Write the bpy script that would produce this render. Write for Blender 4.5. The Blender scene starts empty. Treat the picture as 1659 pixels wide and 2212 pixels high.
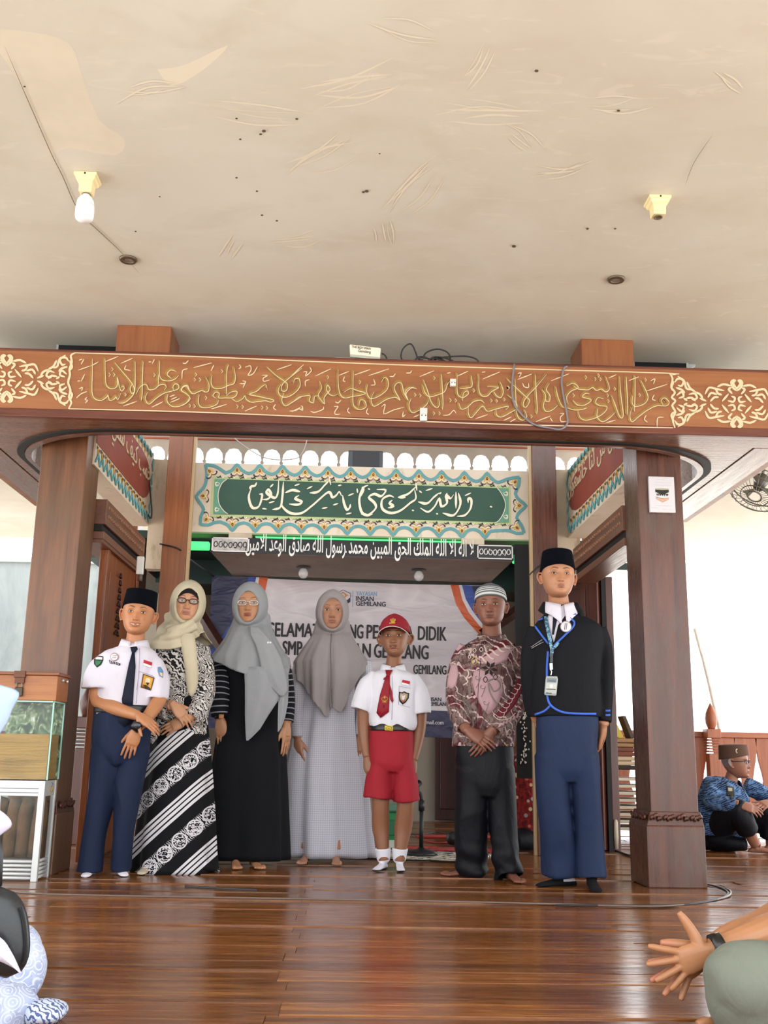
import bpy, bmesh, math, random
import numpy as np
from mathutils import Vector, Matrix
from mathutils.bvhtree import BVHTree
random.seed(7)
RNG = np.random.default_rng(11)
SC = bpy.context.scene
COL = SC.collection
PI = math.pi
# ------------------------------------------------------------------ camera
CAM_H = 0.64
CAM_F = 2202.0                      # focal length in pixels of the 1659 x 2212 frame
CAM_P, CAM_Y, CAM_R = math.radians(13.287), math.radians(1.682), math.radians(1.038)
_fw = np.array([math.sin(CAM_Y) * math.cos(CAM_P), math.cos(CAM_Y) * math.cos(CAM_P), math.sin(CAM_P)])
_rt = np.array([math.cos(CAM_Y), -math.sin(CAM_Y), 0.0])
_up = np.cross(_rt, _fw)
BAS = np.array([math.cos(CAM_R) * _rt + math.sin(CAM_R) * _up, -math.sin(CAM_R) * _rt + math.cos(CAM_R) * _up, _fw])
CAM_C = np.array([0.0, 0.0, CAM_H])
cd = bpy.data.cameras.new('camera')
cam = bpy.data.objects.new('camera', cd)
COL.objects.link(cam)
cd.sensor_fit = 'VERTICAL'
cd.sensor_height = 24.0
cd.lens = CAM_F / 2212.0 * 24.0
cd.clip_start = 0.05
cd.clip_end = 200
cam.matrix_world = Matrix(((BAS[0][0], BAS[1][0], -BAS[2][0], 0), (BAS[0][1], BAS[1][1], -BAS[2][1], 0), (BAS[0][2], BAS[1][2], -BAS[2][2], CAM_H), (0, 0, 0, 1)))
SC.camera = cam
# ------------------------------------------------------------------ daylight
w = bpy.data.worlds.new('world')
SC.world = w
w.use_nodes = True
bg = w.node_tree.nodes['Background']
bg.inputs[0].default_value = (0.93, 0.97, 1.0, 1)
bg.inputs[1].default_value = 3.0
sun = bpy.data.lights.new('sun', 'SUN')
sun.energy = 9.0
sun.angle = math.radians(2.5)
sun.color = (1.0, 0.96, 0.9)
suno = bpy.data.objects.new('sun', sun)
COL.objects.link(suno)
suno.rotation_euler = Vector((0.30, 0.42, 1.0)).to_track_quat('Z', 'Y').to_euler()
SC.view_settings.view_transform = 'Standard'
SC.view_settings.look = 'None'
SC.view_settings.exposure = 0.45
SC.view_settings.gamma = 1.0
SC.view_settings.use_curve_mapping = False
SC.cycles.max_bounces = 7
SC.cycles.diffuse_bounces = 5
SC.cycles.glossy_bounces = 3
SC.cycles.transmission_bounces = 6
SC.cycles.transparent_max_bounces = 8
SC.cycles.caustics_reflective = False
SC.cycles.caustics_refractive = False
SC.cycles.sample_clamp_indirect = 6.0
def ray(x, y):
 return BAS[0] * (x - 829.5) / CAM_F + BAS[1] * (1106 - y) / CAM_F + BAS[2]
def at(x, y, Y):
 """point of the world at depth Y seen at photo position (x, y)"""
 d = ray(x, y)
 return CAM_C + d * (Y / d[1])
def onz(x, y, z=0.0):
 d = ray(x, y)
 return CAM_C + d * ((z - CAM_H) / d[2])
def onx(x, y, X):
 d = ray(x, y)
 return CAM_C + d * (X / d[0])
# ------------------------------------------------------------------ materials
def lin(h):
 h = h.lstrip('#')
 r = []
 for i in (0, 2, 4):
  c = int(h[i:i + 2], 16) / 255
  r.append(c / 12.92 if c <= 0.04045 else ((c + 0.055) / 1.055) ** 2.4)
 return (r[0], r[1], r[2], 1.0)
class NT:
 """short hand for building node materials"""
 def __init__(s, name):
  s.m = bpy.data.materials.new(name)
  s.m.use_nodes = True
  s.t = s.m.node_tree
  s.b = s.t.nodes['Principled BSDF']
 def n(s, typ, **kw):
  o = s.t.nodes.new('ShaderNode' + typ)
  for k, v in kw.items():
   if hasattr(o, k):
    setattr(o, k, v)
   else:
    i = o.inputs[k.replace('_', ' ')] if k.replace('_', ' ') in o.inputs else o.inputs[k]
    if isinstance(v, bpy.types.NodeSocket):
     s.t.links.new(v, i)
    else:
     i.default_value = v
  return o
 def l(s, a, b):
  s.t.links.new(a, b)
 def put(s, key, v):
  i = s.b.inputs[key]
  if isinstance(v, bpy.types.NodeSocket):
   s.l(v, i)
  else:
   i.default_value = v
 def coord(s, kind='Object', scale=(1, 1, 1), rot=(0, 0, 0), loc=(0, 0, 0)):
  c = s.n('TexCoord')
  m = s.n('Mapping')
  s.l(c.outputs[kind], m.inputs[0])
  m.inputs['Scale'].default_value = scale
  m.inputs['Rotation'].default_value = rot
  m.inputs['Location'].default_value = loc
  return m.outputs[0]
 def noise(s, vec, scale=5, detail=4, rough=0.55, dist=0.0):
  o = s.n('TexNoise')
  s.l(vec, o.inputs['Vector'])
  o.inputs['Scale'].default_value = scale
  o.inputs['Detail'].default_value = detail
  o.inputs['Roughness'].default_value = rough
  o.inputs['Distortion'].default_value = dist
  return o.outputs['Fac']
 def voro(s, vec, scale=5, feature='F1', out='Distance', rnd=1.0):
  o = s.n('TexVoronoi')
  o.feature = feature
  s.l(vec, o.inputs['Vector'])
  o.inputs['Scale'].default_value = scale
  o.inputs['Randomness'].default_value = rnd
  return o.outputs[out]
 def wave(s, vec, scale=5, dist=0, detail=2, dscale=1, bands='X', typ='BANDS', prof='SIN'):
  o = s.n('TexWave')
  o.wave_type = typ
  o.bands_direction = bands
  o.wave_profile = prof
  s.l(vec, o.inputs['Vector'])
  o.inputs['Scale'].default_value = scale
  o.inputs['Distortion'].default_value = dist
  o.inputs['Detail'].default_value = detail
  o.inputs['Detail Scale'].default_value = dscale
  return o.outputs['Fac']
 def ramp(s, fac, stops, interp='LINEAR'):
  o = s.n('ValToRGB')
  s.l(fac, o.inputs[0])
  cr = o.color_ramp
  cr.interpolation = interp
  while len(cr.elements) < len(stops):
   cr.elements.new(0.5)
  for e, (p, c) in zip(cr.elements, stops):
   e.position = p
   e.color = c if not isinstance(c, (int, float)) else (c, c, c, 1)
  return o.outputs[0]
 def mix(s, fac, a, b, mode='MIX'):
  o = s.n('Mix')
  o.data_type = 'RGBA'
  o.blend_type = mode
  for k, v in ((0, fac), (6, a), (7, b)):
   if isinstance(v, bpy.types.NodeSocket):
    s.l(v, o.inputs[k])
   else:
    o.inputs[k].default_value = v
  return o.outputs[2]
 def math(s, op, a, b=0.0, c=0.0):
  o = s.n('Math')
  o.operation = op
  for k, v in ((0, a), (1, b), (2, c)):
   if isinstance(v, bpy.types.NodeSocket):
    s.l(v, o.inputs[k])
   else:
    o.inputs[k].default_value = v
  return o.outputs[0]
 def bump(s, h, strength=0.3, dist=0.01):
  o = s.n('Bump')
  s.l(h, o.inputs['Height'])
  o.inputs['Strength'].default_value = strength
  o.inputs['Distance'].default_value = dist
  s.l(o.outputs[0], s.b.inputs['Normal'])
MATS = {}
def plain(name, col, rough=0.6, metal=0.0, spec=0.5, vary=0.0, scale=8, bump=0.0, emit=0.0, sheen=0.0, coat=0.0):
 if name in MATS:
  return MATS[name]
 k = NT(name)
 c = lin(col) if isinstance(col, str) else col
 k.put('Base Color', c)
 k.put('Roughness', rough)
 k.put('Metallic', metal)
 k.put('Specular IOR Level', spec)
 if coat:
  k.put('Coat Weight', coat)
  k.put('Coat Roughness', 0.15)
 if sheen:
  k.put('Sheen Weight', sheen)
 v = None
 if vary or bump:
  v = k.noise(k.coord(), scale, 5)
 if vary:
  d = tuple(x * (1 - vary) for x in c[:3]) + (1,)
  b = tuple(min(1, x * (1 + vary)) for x in c[:3]) + (1,)
  k.put('Base Color', k.ramp(v, [(0.3, d), (0.7, b)]))
 if bump:
  k.bump(v, bump, 0.01)
 if emit:
  k.put('Emission Color', c)
  k.put('Emission Strength', emit)
 MATS[name] = k.m
 return k.m
def wood(name, c1, c2, axis='Z', scale=1.0, rough=0.4, coat=0.0, stain=None, rnd=False, grain=1.0, rot=(0, 0, 0)):
 """planed timber with its grain along axis"""
 if name in MATS:
  return MATS[name]
 k = NT(name)
 sc = {'X': (0.6, 9, 9), 'Y': (9, 0.6, 9), 'Z': (9, 9, 0.6)}[axis]
 v = k.coord(scale=tuple(x * scale for x in sc), rot=rot)
 if rnd:
  oi = k.n('ObjectInfo')
  add = k.n('VectorMath')
  add.operation = 'ADD'
  k.l(v, add.inputs[0])
  cx = k.n('CombineXYZ')
  r37 = k.math('MULTIPLY', oi.outputs['Random'], 37.0)
  for i in range(3):
   k.l(r37, cx.inputs[i])
  k.l(cx.outputs[0], add.inputs[1])
  v = add.outputs[0]
 n1 = k.noise(v, 1.6, 6, 0.6, 0.6)
 n2 = k.noise(v, 7.0, 5, 0.6, 0.2)
 f = k.math('ADD', k.math('MULTIPLY', n1, 0.65), k.math('MULTIPLY', n2, 0.35 * grain))
 col = k.ramp(f, [(0.32, lin(c1)), (0.68, lin(c2))])
 if rnd:
  hv = k.n('HueSaturation')
  k.l(col, hv.inputs['Color'])
  k.l(k.math('ADD', k.math('MULTIPLY', oi.outputs['Random'], 0.45), 0.78), hv.inputs['Value'])
  k.l(k.math('ADD', k.math('MULTIPLY', oi.outputs['Random'], 0.02), 0.49), hv.inputs['Hue'])
  col = hv.outputs[0]
 if stain:
  big = k.noise(k.coord(scale=(2.2, 2.2, 1.2)), 1.5, 5, 0.65)
  col = k.mix(k.ramp(big, [(0.5, 0.0), (0.72, 1.0)]), col, lin(stain))
 k.put('Base Color', col)
 k.put('Roughness', k.ramp(n2, [(0.2, max(0.05, rough - 0.08)), (0.8, rough + 0.1)]))
 if coat:
  k.put('Coat Weight', coat)
  k.put('Coat Roughness', 0.12)
 k.bump(n2, 0.12, 0.004)
 MATS[name] = k.m
 return k.m
# ------------------------------------------------------------------ mesh helpers
class MB:
 """collects faces, then links them as one mesh object"""
 def __init__(s):
  s.v, s.f, s.mi, s.uv = [], [], [], {}
  s.has_uv = False
 def add(s, V, F, mi=0, uv=None):
  o = len(s.v)
  s.v.extend([tuple(map(float, p)) for p in V])
  for f in F:
   if uv is not None:
    s.uv[len(s.f)] = [tuple(uv[i]) for i in f]
    s.has_uv = True
   s.f.append(tuple(i + o for i in f))
   s.mi.append(mi)
  return s
 def box(s, x0, y0, z0, x1, y1, z1, mi=0):
  x0, x1 = min(x0, x1), max(x0, x1)
  y0, y1 = min(y0, y1), max(y0, y1)
  z0, z1 = min(z0, z1), max(z0, z1)
  V = [(x0, y0, z0), (x1, y0, z0), (x1, y1, z0), (x0, y1, z0), (x0, y0, z1), (x1, y0, z1), (x1, y1, z1), (x0, y1, z1)]
  return s.add(V, [(0, 3, 2, 1), (4, 5, 6, 7), (0, 1, 5, 4), (1, 2, 6, 5), (2, 3, 7, 6), (3, 0, 4, 7)], mi)
 def hexa(s, P, mi=0):
  """eight corners, bottom ring then top ring"""
  return s.add(P, [(0, 3, 2, 1), (4, 5, 6, 7), (0, 1, 5, 4), (1, 2, 6, 5), (2, 3, 7, 6), (3, 0, 4, 7)], mi)
 def prism(s, poly, vec, mi=0):
  """a flat polygon pushed along vec"""
  n = len(poly)
  P = [np.array(p, float) for p in poly]
  v = np.array(vec, float)
  V = P + [p + v for p in P]
  F = [tuple(range(n))[::-1], tuple(range(n, 2 * n))]
  F += [(i, (i + 1) % n, n + (i + 1) % n, n + i) for i in range(n)]
  return s.add(V, F, mi)
 def rings(s, R, mi=0, cap0=True, cap1=True, uv=None, closed=True):
  n = len(R[0])
  V = [p for r in R for p in r]
  F = []
  m = n if closed else n - 1
  for i in range(len(R) - 1):
   for j in range(m):
    a, b = i * n + j, i * n + (j + 1) % n
    F.append((a, b, b + n, a + n))
  if uv is not None:
   o = len(s.v)
   s.v.extend([tuple(map(float, p)) for p in V])
   k = 0
   for i in range(len(R) - 1):
    for j in range(m):
     f = F[k]
     k += 1
     us, vs = uv[0], uv[1]
     s.uv[len(s.f)] = [(us[j], vs[i]), (us[j + 1], vs[i]), (us[j + 1], vs[i + 1]), (us[j], vs[i + 1])]
     s.f.append(tuple(q + o for q in f))
     s.mi.append(mi)
   s.has_uv = True
  else:
   o = len(s.v)
   s.add(V, F, mi)
  if cap0 and closed:
   s.f.append(tuple(o + j for j in range(n))[::-1])
   s.mi.append(mi)
  if cap1 and closed:
   s.f.append(tuple(o + (len(R) - 1) * n + j for j in range(n)))
   s.mi.append(mi)
  return s
 def lathe(s, prof, c=(0, 0, 0), n=20, mi=0, axis='Z', cap=True):
  R = []
  for r, h in prof:
   ring = []
   for j in range(n):
    a = 2 * PI * j / n
    x, y = r * math.cos(a), r * math.sin(a)
    p = {'Z': (x, y, h), 'Y': (x, h, -y), 'X': (h, x, y)}[axis]
    ring.append((c[0] + p[0], c[1] + p[1], c[2] + p[2]))
   R.append(ring)
  return s.rings(R, mi, cap, cap)
 def tube(s, pts, r, n=8, mi=0, smooth=4, rx=None, up=None, cap=True):
  R, _ = sweep(pts, r, n, smooth, rx, up)
  return s.rings(R, mi, cap, cap)
 def build(s, name, mats, parent=None, smooth=False, bevel=0.0, seg=2, recalc=True, loc=None):
  me = bpy.data.meshes.new(name)
  off = np.zeros(3)
  if parent is not None:
   off = WLOC[parent.name]
  elif loc is not None:
   off = np.array(loc, float)
  V = [(p[0] - off[0], p[1] - off[1], p[2] - off[2]) for p in s.v]
  me.from_pydata(V, [], s.f)
  if not isinstance(mats, (list, tuple)):
   mats = [mats]
  for m in mats:
   me.materials.append(m)
  me.polygons.foreach_set('material_index', s.mi)
  if smooth:
   me.polygons.foreach_set('use_smooth', [True] * len(s.f))
  if s.has_uv:
   ul = me.uv_layers.new(name='UVMap')
   for p in me.polygons:
    if p.index in s.uv:
     for li, c in zip(p.loop_indices, s.uv[p.index]):
      ul.data[li].uv = c
  me.update()
  if recalc:
   bm = bmesh.new()
   bm.from_mesh(me)
   bmesh.ops.recalc_face_normals(bm, faces=bm.faces)
   bm.to_mesh(me)
   bm.free()
  ob = bpy.data.objects.new(name, me)
  COL.objects.link(ob)
  if parent is not None:
   ob.parent = parent
   WLOC[ob.name] = off
  else:
   ob.location = off
   WLOC[ob.name] = off
  if bevel:
   b = ob.modifiers.new('bevel', 'BEVEL')
   b.width = bevel
   b.segments = seg
   b.limit_method = 'ANGLE'
   b.angle_limit = math.radians(40)
  return ob
WLOC = {}
STK = [0]
def cr(pts, k=4):
 """Catmull-Rom through pts, k steps per span"""
 P = np.array(pts, float)
 if len(P) < 3 or k <= 1:
  return P
 Q = np.vstack([2 * P[0] - P[1], P, 2 * P[-1] - P[-2]])
 out = []
 for i in range(1, len(Q) - 2):
  p0, p1, p2, p3 = Q[i - 1], Q[i], Q[i + 1], Q[i + 2]
  for j in range(k):
   t = j / k
   out.append(0.5 * ((2 * p1) + (p2 - p0) * t + (2 * p0 - 5 * p1 + 4 * p2 - p3) * t * t + (3 * p1 - p0 - 3 * p2 + p3) * t ** 3))
 out.append(P[-1])
 return np.array(out)
def sweep(pts, r, n=8, smooth=4, rx=None, up=None, power=2.0):
 """rings of an ellipse carried along a path; r (and rx) may be lists; up fixes the ry direction"""
 P0 = np.array(pts, float)
 m = len(P0)
 ra = np.full(m, r, float) if np.isscalar(r) else np.array(r, float)
 rb = ra.copy() if rx is None else (np.full(m, rx, float) if np.isscalar(rx) else np.array(rx, float))
 if smooth > 1 and m > 2:
  A = cr(np.column_stack([P0, ra, rb]), smooth)
  P, ra, rb = A[:, :3], np.maximum(A[:, 3], 1e-4), np.maximum(A[:, 4], 1e-4)
 else:
  P = P0
 T = np.gradient(P, axis=0)
 T /= np.maximum(np.linalg.norm(T, axis=1, keepdims=True), 1e-9)
 u = np.array(up if up is not None else ((0, 0, 1) if abs(T[0][2]) < 0.8 else (0, 1, 0)), float)
 R = []
 a = np.linspace(0, 2 * PI, n, endpoint=False)
 ca, sa = np.cos(a), np.sin(a)
 if power != 2.0:
  ca = np.sign(ca) * np.abs(ca) ** (2 / power)
  sa = np.sign(sa) * np.abs(sa) ** (2 / power)
 for i in range(len(P)):
  t = T[i]
  uu = u - t * np.dot(u, t)
  L = np.linalg.norm(uu)
  if L < 1e-4:
   uu = np.array((1.0, 0, 0)) - t * t[0]
   L = np.linalg.norm(uu)
  uu /= L
  if up is None:
   u = uu
  w_ = np.cross(t, uu)
  R.append([P[i] + w_ * rb[i] * ca[j] + uu * ra[i] * sa[j] for j in range(n)])
 return R, P
def thing(name, label, cat, loc=(0, 0, 0), group=None):
 o = bpy.data.objects.new(name, None)
 COL.objects.link(o)
 o.empty_display_size = 0.1
 o.location = loc
 o['label'] = label
 o['category'] = cat
 if group:
  o['group'] = group
 WLOC[o.name] = np.array(loc, float)
 return o
def tag(o, label, cat, group=None):
 o['label'] = label
 o['category'] = cat
 if group:
  o['group'] = group
 return o
def struct(o):
 o['kind'] = 'structure'
 return o
def copyto(o, parent, delta=(0, 0, 0)):
 c = o.copy()
 COL.objects.link(c)
 c.parent = parent
 c.location = Vector(o.location) + Vector(delta)
 WLOC[c.name] = WLOC[o.name]
 return c
def ribbon(mb, pts, width, Y, thick=0.006, mi=0, k=4, taper=0.35, nib=None, shift=(0, 0)):
 """a brush stroke on a wall that faces the viewer: pts are photo positions, carried to depth Y"""
 P = cr([(p[0] + shift[0], p[1] + shift[1]) for p in pts], k) if len(pts) > 2 else np.array([(p[0] + shift[0], p[1] + shift[1]) for p in pts], float)
 if len(P) == 2:
  P = np.array([P[0] + (P[1] - P[0]) * t for t in (0, 0.33, 0.66, 1)])
 T = np.gradient(P, axis=0)
 T /= np.maximum(np.linalg.norm(T, axis=1, keepdims=True), 1e-6)
 N = np.column_stack([-T[:, 1], T[:, 0]])
 s_ = np.linspace(0, 1, len(P))
 w_ = width * (taper + (1 - taper) * np.minimum(1, np.minimum(s_, 1 - s_) * 6))
 if nib is not None:
  ang = np.arctan2(T[:, 1], T[:, 0])
  w_ = w_ * (0.5 + 0.5 * np.abs(np.sin(ang - nib)))
 A = P + N * w_[:, None] / 2
 B = P - N * w_[:, None] / 2
 V, F = [], []
 STK[0] = (STK[0] + 1) % 29
 for a, b, q in zip(A, B, s_):
  Yq = Y - .00004 * STK[0] - .0007 * q
  pa, pb = at(a[0], a[1], Yq), at(b[0], b[1], Yq)
  V += [pa, pb, pa + np.array((0, thick, 0)), pb + np.array((0, thick, 0))]
 n = len(A)
 for i in range(n - 1):
  o = i * 4
  F += [(o, o + 1, o + 5, o + 4), (o, o + 4, o + 6, o + 2), (o + 1, o + 3, o + 7, o + 5)]
 F += [(0, 2, 3, 1), (n * 4 - 4, n * 4 - 3, n * 4 - 1, n * 4 - 2)]
 mb.add(V, F, mi)
def text_obj(name, s, size, mat, parent, M, sx=1.0, align='LEFT', ext=0.0008, bold=0.0):
 c = bpy.data.curves.new(name, 'FONT')
 c.body = s
 c.size = size
 c.align_x = align
 c.extrude = ext
 c.offset = bold
 c.resolution_u = 3
 tmp = bpy.data.objects.new(name, c)
 COL.objects.link(tmp)
 dg = bpy.context.evaluated_depsgraph_get()
 me = bpy.data.meshes.new_from_object(tmp.evaluated_get(dg))
 bpy.data.objects.remove(tmp)
 me.name = name
 me.materials.clear()
 me.materials.append(mat)
 ob = bpy.data.objects.new(name, me)
 COL.objects.link(ob)
 off = WLOC[parent.name] if parent else np.zeros(3)
 MM = Matrix.Translation(Vector(-off)) @ M @ Matrix.Diagonal((sx, 1, 1, 1))
 me.transform(MM)
 if parent:
  ob.parent = parent
  WLOC[ob.name] = off
 return ob
def facing(p, rot=0.0):
 """matrix: text plane upright, readable from -Y, at p, turned in its plane"""
 return Matrix.Translation(Vector(p)) @ Matrix.Rotation(PI / 2, 4, 'X') @ Matrix.Rotation(rot, 4, 'Z')
# ------------------------------------------------------------------ the setting
M_PLANK = wood('plank_wood', '#4f2410', '#97572a', 'X', 1.0, 0.2, rnd=True, grain=1.2)
M_PILLAR = wood('pillar_wood', '#4f3120', '#7f5336', 'Z', 1.0, 0.33, stain='#5b4832')
M_PILLAR_R = wood('pillar_wood_dark', '#40231b', '#6a3f2f', 'Z', 1.0, 0.28, stain='#584840')
M_INNER = wood('inner_column_wood', '#713f22', '#985a30', 'Z', 1.0, 0.34)
M_BEAM = wood('beam_wood', '#7b4829', '#9b643a', 'X', 0.8, 0.42, rot=(0, .62, 0))
M_BEAMEDGE = wood('beam_edge_wood', '#4b2318', '#6e3a26', 'X', 1.0, 0.34)
M_SOFFIT = wood('soffit_wood', '#5a3626', '#86583f', 'X', 0.7, 0.24)
M_LINTEL = wood('lintel_wood', '#55362a', '#7c4f3a', 'Y', 1.0, 0.35)
M_DOOR = wood('door_wood', '#5d2e18', '#96542b', 'Z', 1.2, 0.33)
M_DARKWOOD = wood('dark_door_wood', '#2a1210', '#4b2219', 'Z', 1.2, 0.35)
M_BLACK = plain('black_gap', '#0b0a0b', 0.7)
M_CREAMPAINT = plain('cream_inlay_paint', '#cdbd9c', 0.5)
M_GOLD = plain('gold_inlay_paint', '#8d6d2c', 0.42, vary=0.25, scale=30)
# floor planks
k = NT('floor_joint')
k.put('Base Color', lin('#140a06'))
k.put('Roughness', 0.8)
M_JOINT = k.m
k = NT('varnished_plank')
oi = k.n('ObjectInfo')
cx = k.n('CombineXYZ')
r37 = k.math('MULTIPLY', oi.outputs['Random'], 53.0)
for i in range(3):
 k.l(r37, cx.inputs[i])
add = k.n('VectorMath')
add.operation = 'ADD'
k.l(k.coord(scale=(1.4, 22, 10)), add.inputs[0])
k.l(cx.outputs[0], add.inputs[1])
n1 = k.noise(add.outputs[0], 1.1, 6, 0.62, 0.5)
n2 = k.noise(add.outputs[0], 5.0, 5, 0.6, 0.3)
f = k.math('ADD', k.math('MULTIPLY', n1, 0.6), k.math('MULTIPLY', n2, 0.4))
c = k.ramp(f, [(0.3, lin('#4f2c15')), (0.5, lin('#865126')), (0.7, lin('#b37d45'))])
hv = k.n('HueSaturation')
k.l(c, hv.inputs['Color'])
k.l(k.math('ADD', k.math('MULTIPLY', oi.outputs['Random'], 0.35), 0.62), hv.inputs['Value'])
k.put('Base Color', hv.outputs[0])
wv = k.coord(kind='Object', scale=(1.0, 5.0, 1.0))
n3 = k.noise(wv, 9, 3, 0.5)
k.put('Roughness', k.ramp(n3, [(0.3, 0.15), (0.75, 0.27)]))
k.put('Specular IOR Level', 0.62)
k.bump(k.math('ADD', k.math('MULTIPLY', k.noise(wv, 3.5, 2), 0.8), k.math('MULTIPLY', n2, 0.12)), 0.16, 0.012)
M_FLOOR = k.m
fl = MB().box(-4.4, -1.0, -0.06, 5.6, 12.5, -0.012).build('floor', M_JOINT)
struct(fl)
rows = []
y = 2.35
while y < 11.2:
 wd = random.choice((0.132, 0.136, 0.142, 0.128))
 rows.append((y, wd))
 y += wd
cnt = 0
far = MB()
for ri, (y, wd) in enumerate(rows):
 half = min(0.62 * y + 1.2, 3.8)
 # joints gather along one line near x = -0.05 in alternate rows
 xs = [-half - random.uniform(0, 0.8)]
 cuts = [-2.35 + random.uniform(-.3, .3), -0.17 + (0.012 if ri % 2 else -0.02), 2.15 + random.uniform(-.3, .3)] if ri % 3 != 1 else [-1.4 + random.uniform(-.3, .3), 1.3 + random.uniform(-.4, .4)]
 if y > 7.6:
  cuts = cuts[:2] if random.random() < 0.5 else cuts[1:]
 xs += [c_ for c_ in cuts if -half < c_ < half] + [min(half + (1.2 if y > 4 else .5), 5.5)]
 for a, b in zip(xs[:-1], xs[1:]):
  dz = random.uniform(-0.0012, 0.0045)
  if cnt < 285 and y < 10.6:
   m = MB().box(a + .0007, y + .0008, -0.03, b - .0007, y + wd - .0008, dz)
   p = m.build('floor_plank', M_FLOOR, fl)
   cnt += 1
  else:
   far.box(a + .0012, y + .0015, -0.03, b - .0012, y + wd - .0015, dz)
if far.v:
 p = far.build('distant_floor_planks', M_FLOOR, fl)
 p['kind'] = 'stuff'
rest = MB()
rest.box(-4.35, -.95, -0.03, 5.55, 2.34, 0.0)
p = rest.build('floor_behind_viewer', M_FLOOR, fl)
p['kind'] = 'stuff'
# ceiling
ZC = 2.83
k = NT('ceiling_plaster')
v = k.coord()
big = k.noise(v, 0.55, 4, 0.6, 0.4)
mid = k.noise(k.coord(scale=(1, 1.6, 1)), 2.2, 5, 0.6, 0.5)
c = k.ramp(big, [(0.35, lin('#cac5b8')), (0.55, lin('#d3cfc4')), (0.72, lin('#dbdad2'))])
c = k.mix(k.ramp(mid, [(0.5, 0.0), (0.75, 0.5)]), c, lin('#c3bbab'))
st = k.noise(k.coord(scale=(2.5, 8, 1), rot=(0, 0, 0.35)), 2.0, 4, 0.55, 1.2)
c = k.mix(k.ramp(st, [(0.60, 0.0), (0.67, 0.5)]), c, lin('#dad6ca'))
k.put('Base Color', c)
k.put('Roughness', 0.9)
k.bump(k.math('ADD', k.noise(v, 35, 4), k.math('MULTIPLY', st, 0.8)), 0.12, 0.004)
M_CEIL = k.m
cl = MB()
cl.box(-4.6, 0.3, ZC, 5.8, 5.75, ZC + 0.12)
cl.box(-4.6, 5.75, ZC, -1.75, 10.9, ZC + 0.12)
cl.box(1.85, 5.75, ZC, 5.8, 11.25, ZC + 0.12)
ceil = struct(cl.build('ceiling', M_CEIL))
M_PLASTER2 = plain('fresh_plaster', '#e2dccb', 0.9)
M_PLASTER3 = plain('worn_plaster', '#dcd5c4', 0.9, vary=0.08, scale=3)
M_CRACK = plain('crack_shadow', '#8d7f69', 0.9)
def zribbon(mb, pts, wpx, z=ZC - 0.0005, k_=4):
 P = cr(pts, k_)
 T = np.gradient(P, axis=0)
 T /= np.maximum(np.linalg.norm(T, axis=1, keepdims=True), 1e-6)
 N = np.column_stack([-T[:, 1], T[:, 0]])
 s_ = np.linspace(0, 1, len(P))
 w_ = wpx * np.minimum(1, np.minimum(s_, 1 - s_) * 4 + 0.15)
 V, F = [], []
 for a, b in zip(P + N * w_[:, None] / 2, P - N * w_[:, None] / 2):
  V += [onz(a[0], a[1], z), onz(b[0], b[1], z)]
 for i in range(len(P) - 1):
  F.append((2 * i, 2 * i + 1, 2 * i + 3, 2 * i + 2))
 mb.add(V, F)
sk = MB()
zk = ZC - .0004
rr = random.Random(3)
for cx_, cy_, ln, an, nn, sp in [(1045, 145, 130, -60, 4, 14), (760, 190, 220, -12, 7, 9), (1050, 245, 230, 3, 6, 8), (560, 250, 220, 6, 4, 10), (900, 410, 170, -42, 6, 10), (700, 340, 170, -25, 5, 9), (1330, 230, 140, -4, 4, 9), (830, 505, 60, 75, 4, 11), (1120, 305, 90, 40, 4, 10), (640, 520, 120, -8, 4, 7), (330, 200, 160, -10, 4, 9), (1210, 370, 150, -10, 4, 8), (880, 70, 180, 15, 3, 10), (500, 540, 60, -60, 3, 9), (1570, 180, 80, 40, 3, 10)]:
 for j in range(nn):
  o = (j - nn / 2) * sp + rr.uniform(-3, 3)
  a = math.radians(an + rr.uniform(-7, 7))
  L = ln * rr.uniform(0.5, 1)
  px, py = cx_ + rr.uniform(-18, 18) - math.sin(a) * o, cy_ + math.cos(a) * o
  b = rr.uniform(-0.12, 0.12) * L
  zk -= .00002
  zribbon(sk, [(px - math.cos(a) * L / 2, py - math.sin(a) * L / 2), (px - math.sin(a) * b, py + math.cos(a) * b), (px + math.cos(a) * L / 2, py + math.sin(a) * L / 2)], rr.uniform(2.0, 4.5), zk)
o = sk.build('trowel_strokes', M_PLASTER2, ceil)
o['kind'] = 'stuff'
def zpoly(name, pts, mat, z=ZC - 0.0002):
 m = MB()
 m.add([onz(a, b, z) for a, b in cr(list(pts) + [pts[0]], 3)[:-1]], [tuple(range((len(pts)) * 3))])
 return m.build(name, mat, ceil)
zpoly('patched_plaster', [(-40, 60), (70, 70), (150, 95), (180, 170), (215, 260), (268, 300), (250, 335), (150, 320), (105, 330), (80, 260), (30, 160)], M_PLASTER3)
zpoly('patched_plaster', [(340, 150), (400, 140), (492, 98), (440, 150), (372, 186)], M_PLASTER2)
ck = MB()
zribbon(ck, [(10, 100), (40, 170), (75, 250), (110, 330), (135, 380), (170, 455), (220, 505), (262, 545), (300, 590)], 2.2, ZC - 0.0045)
zribbon(ck, [(1540, 290), (1500, 350), (1480, 400)], 1.2, ZC - 0.0045)
ck.build('ceiling_crack', M_CRACK, ceil)
sp = MB()
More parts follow.
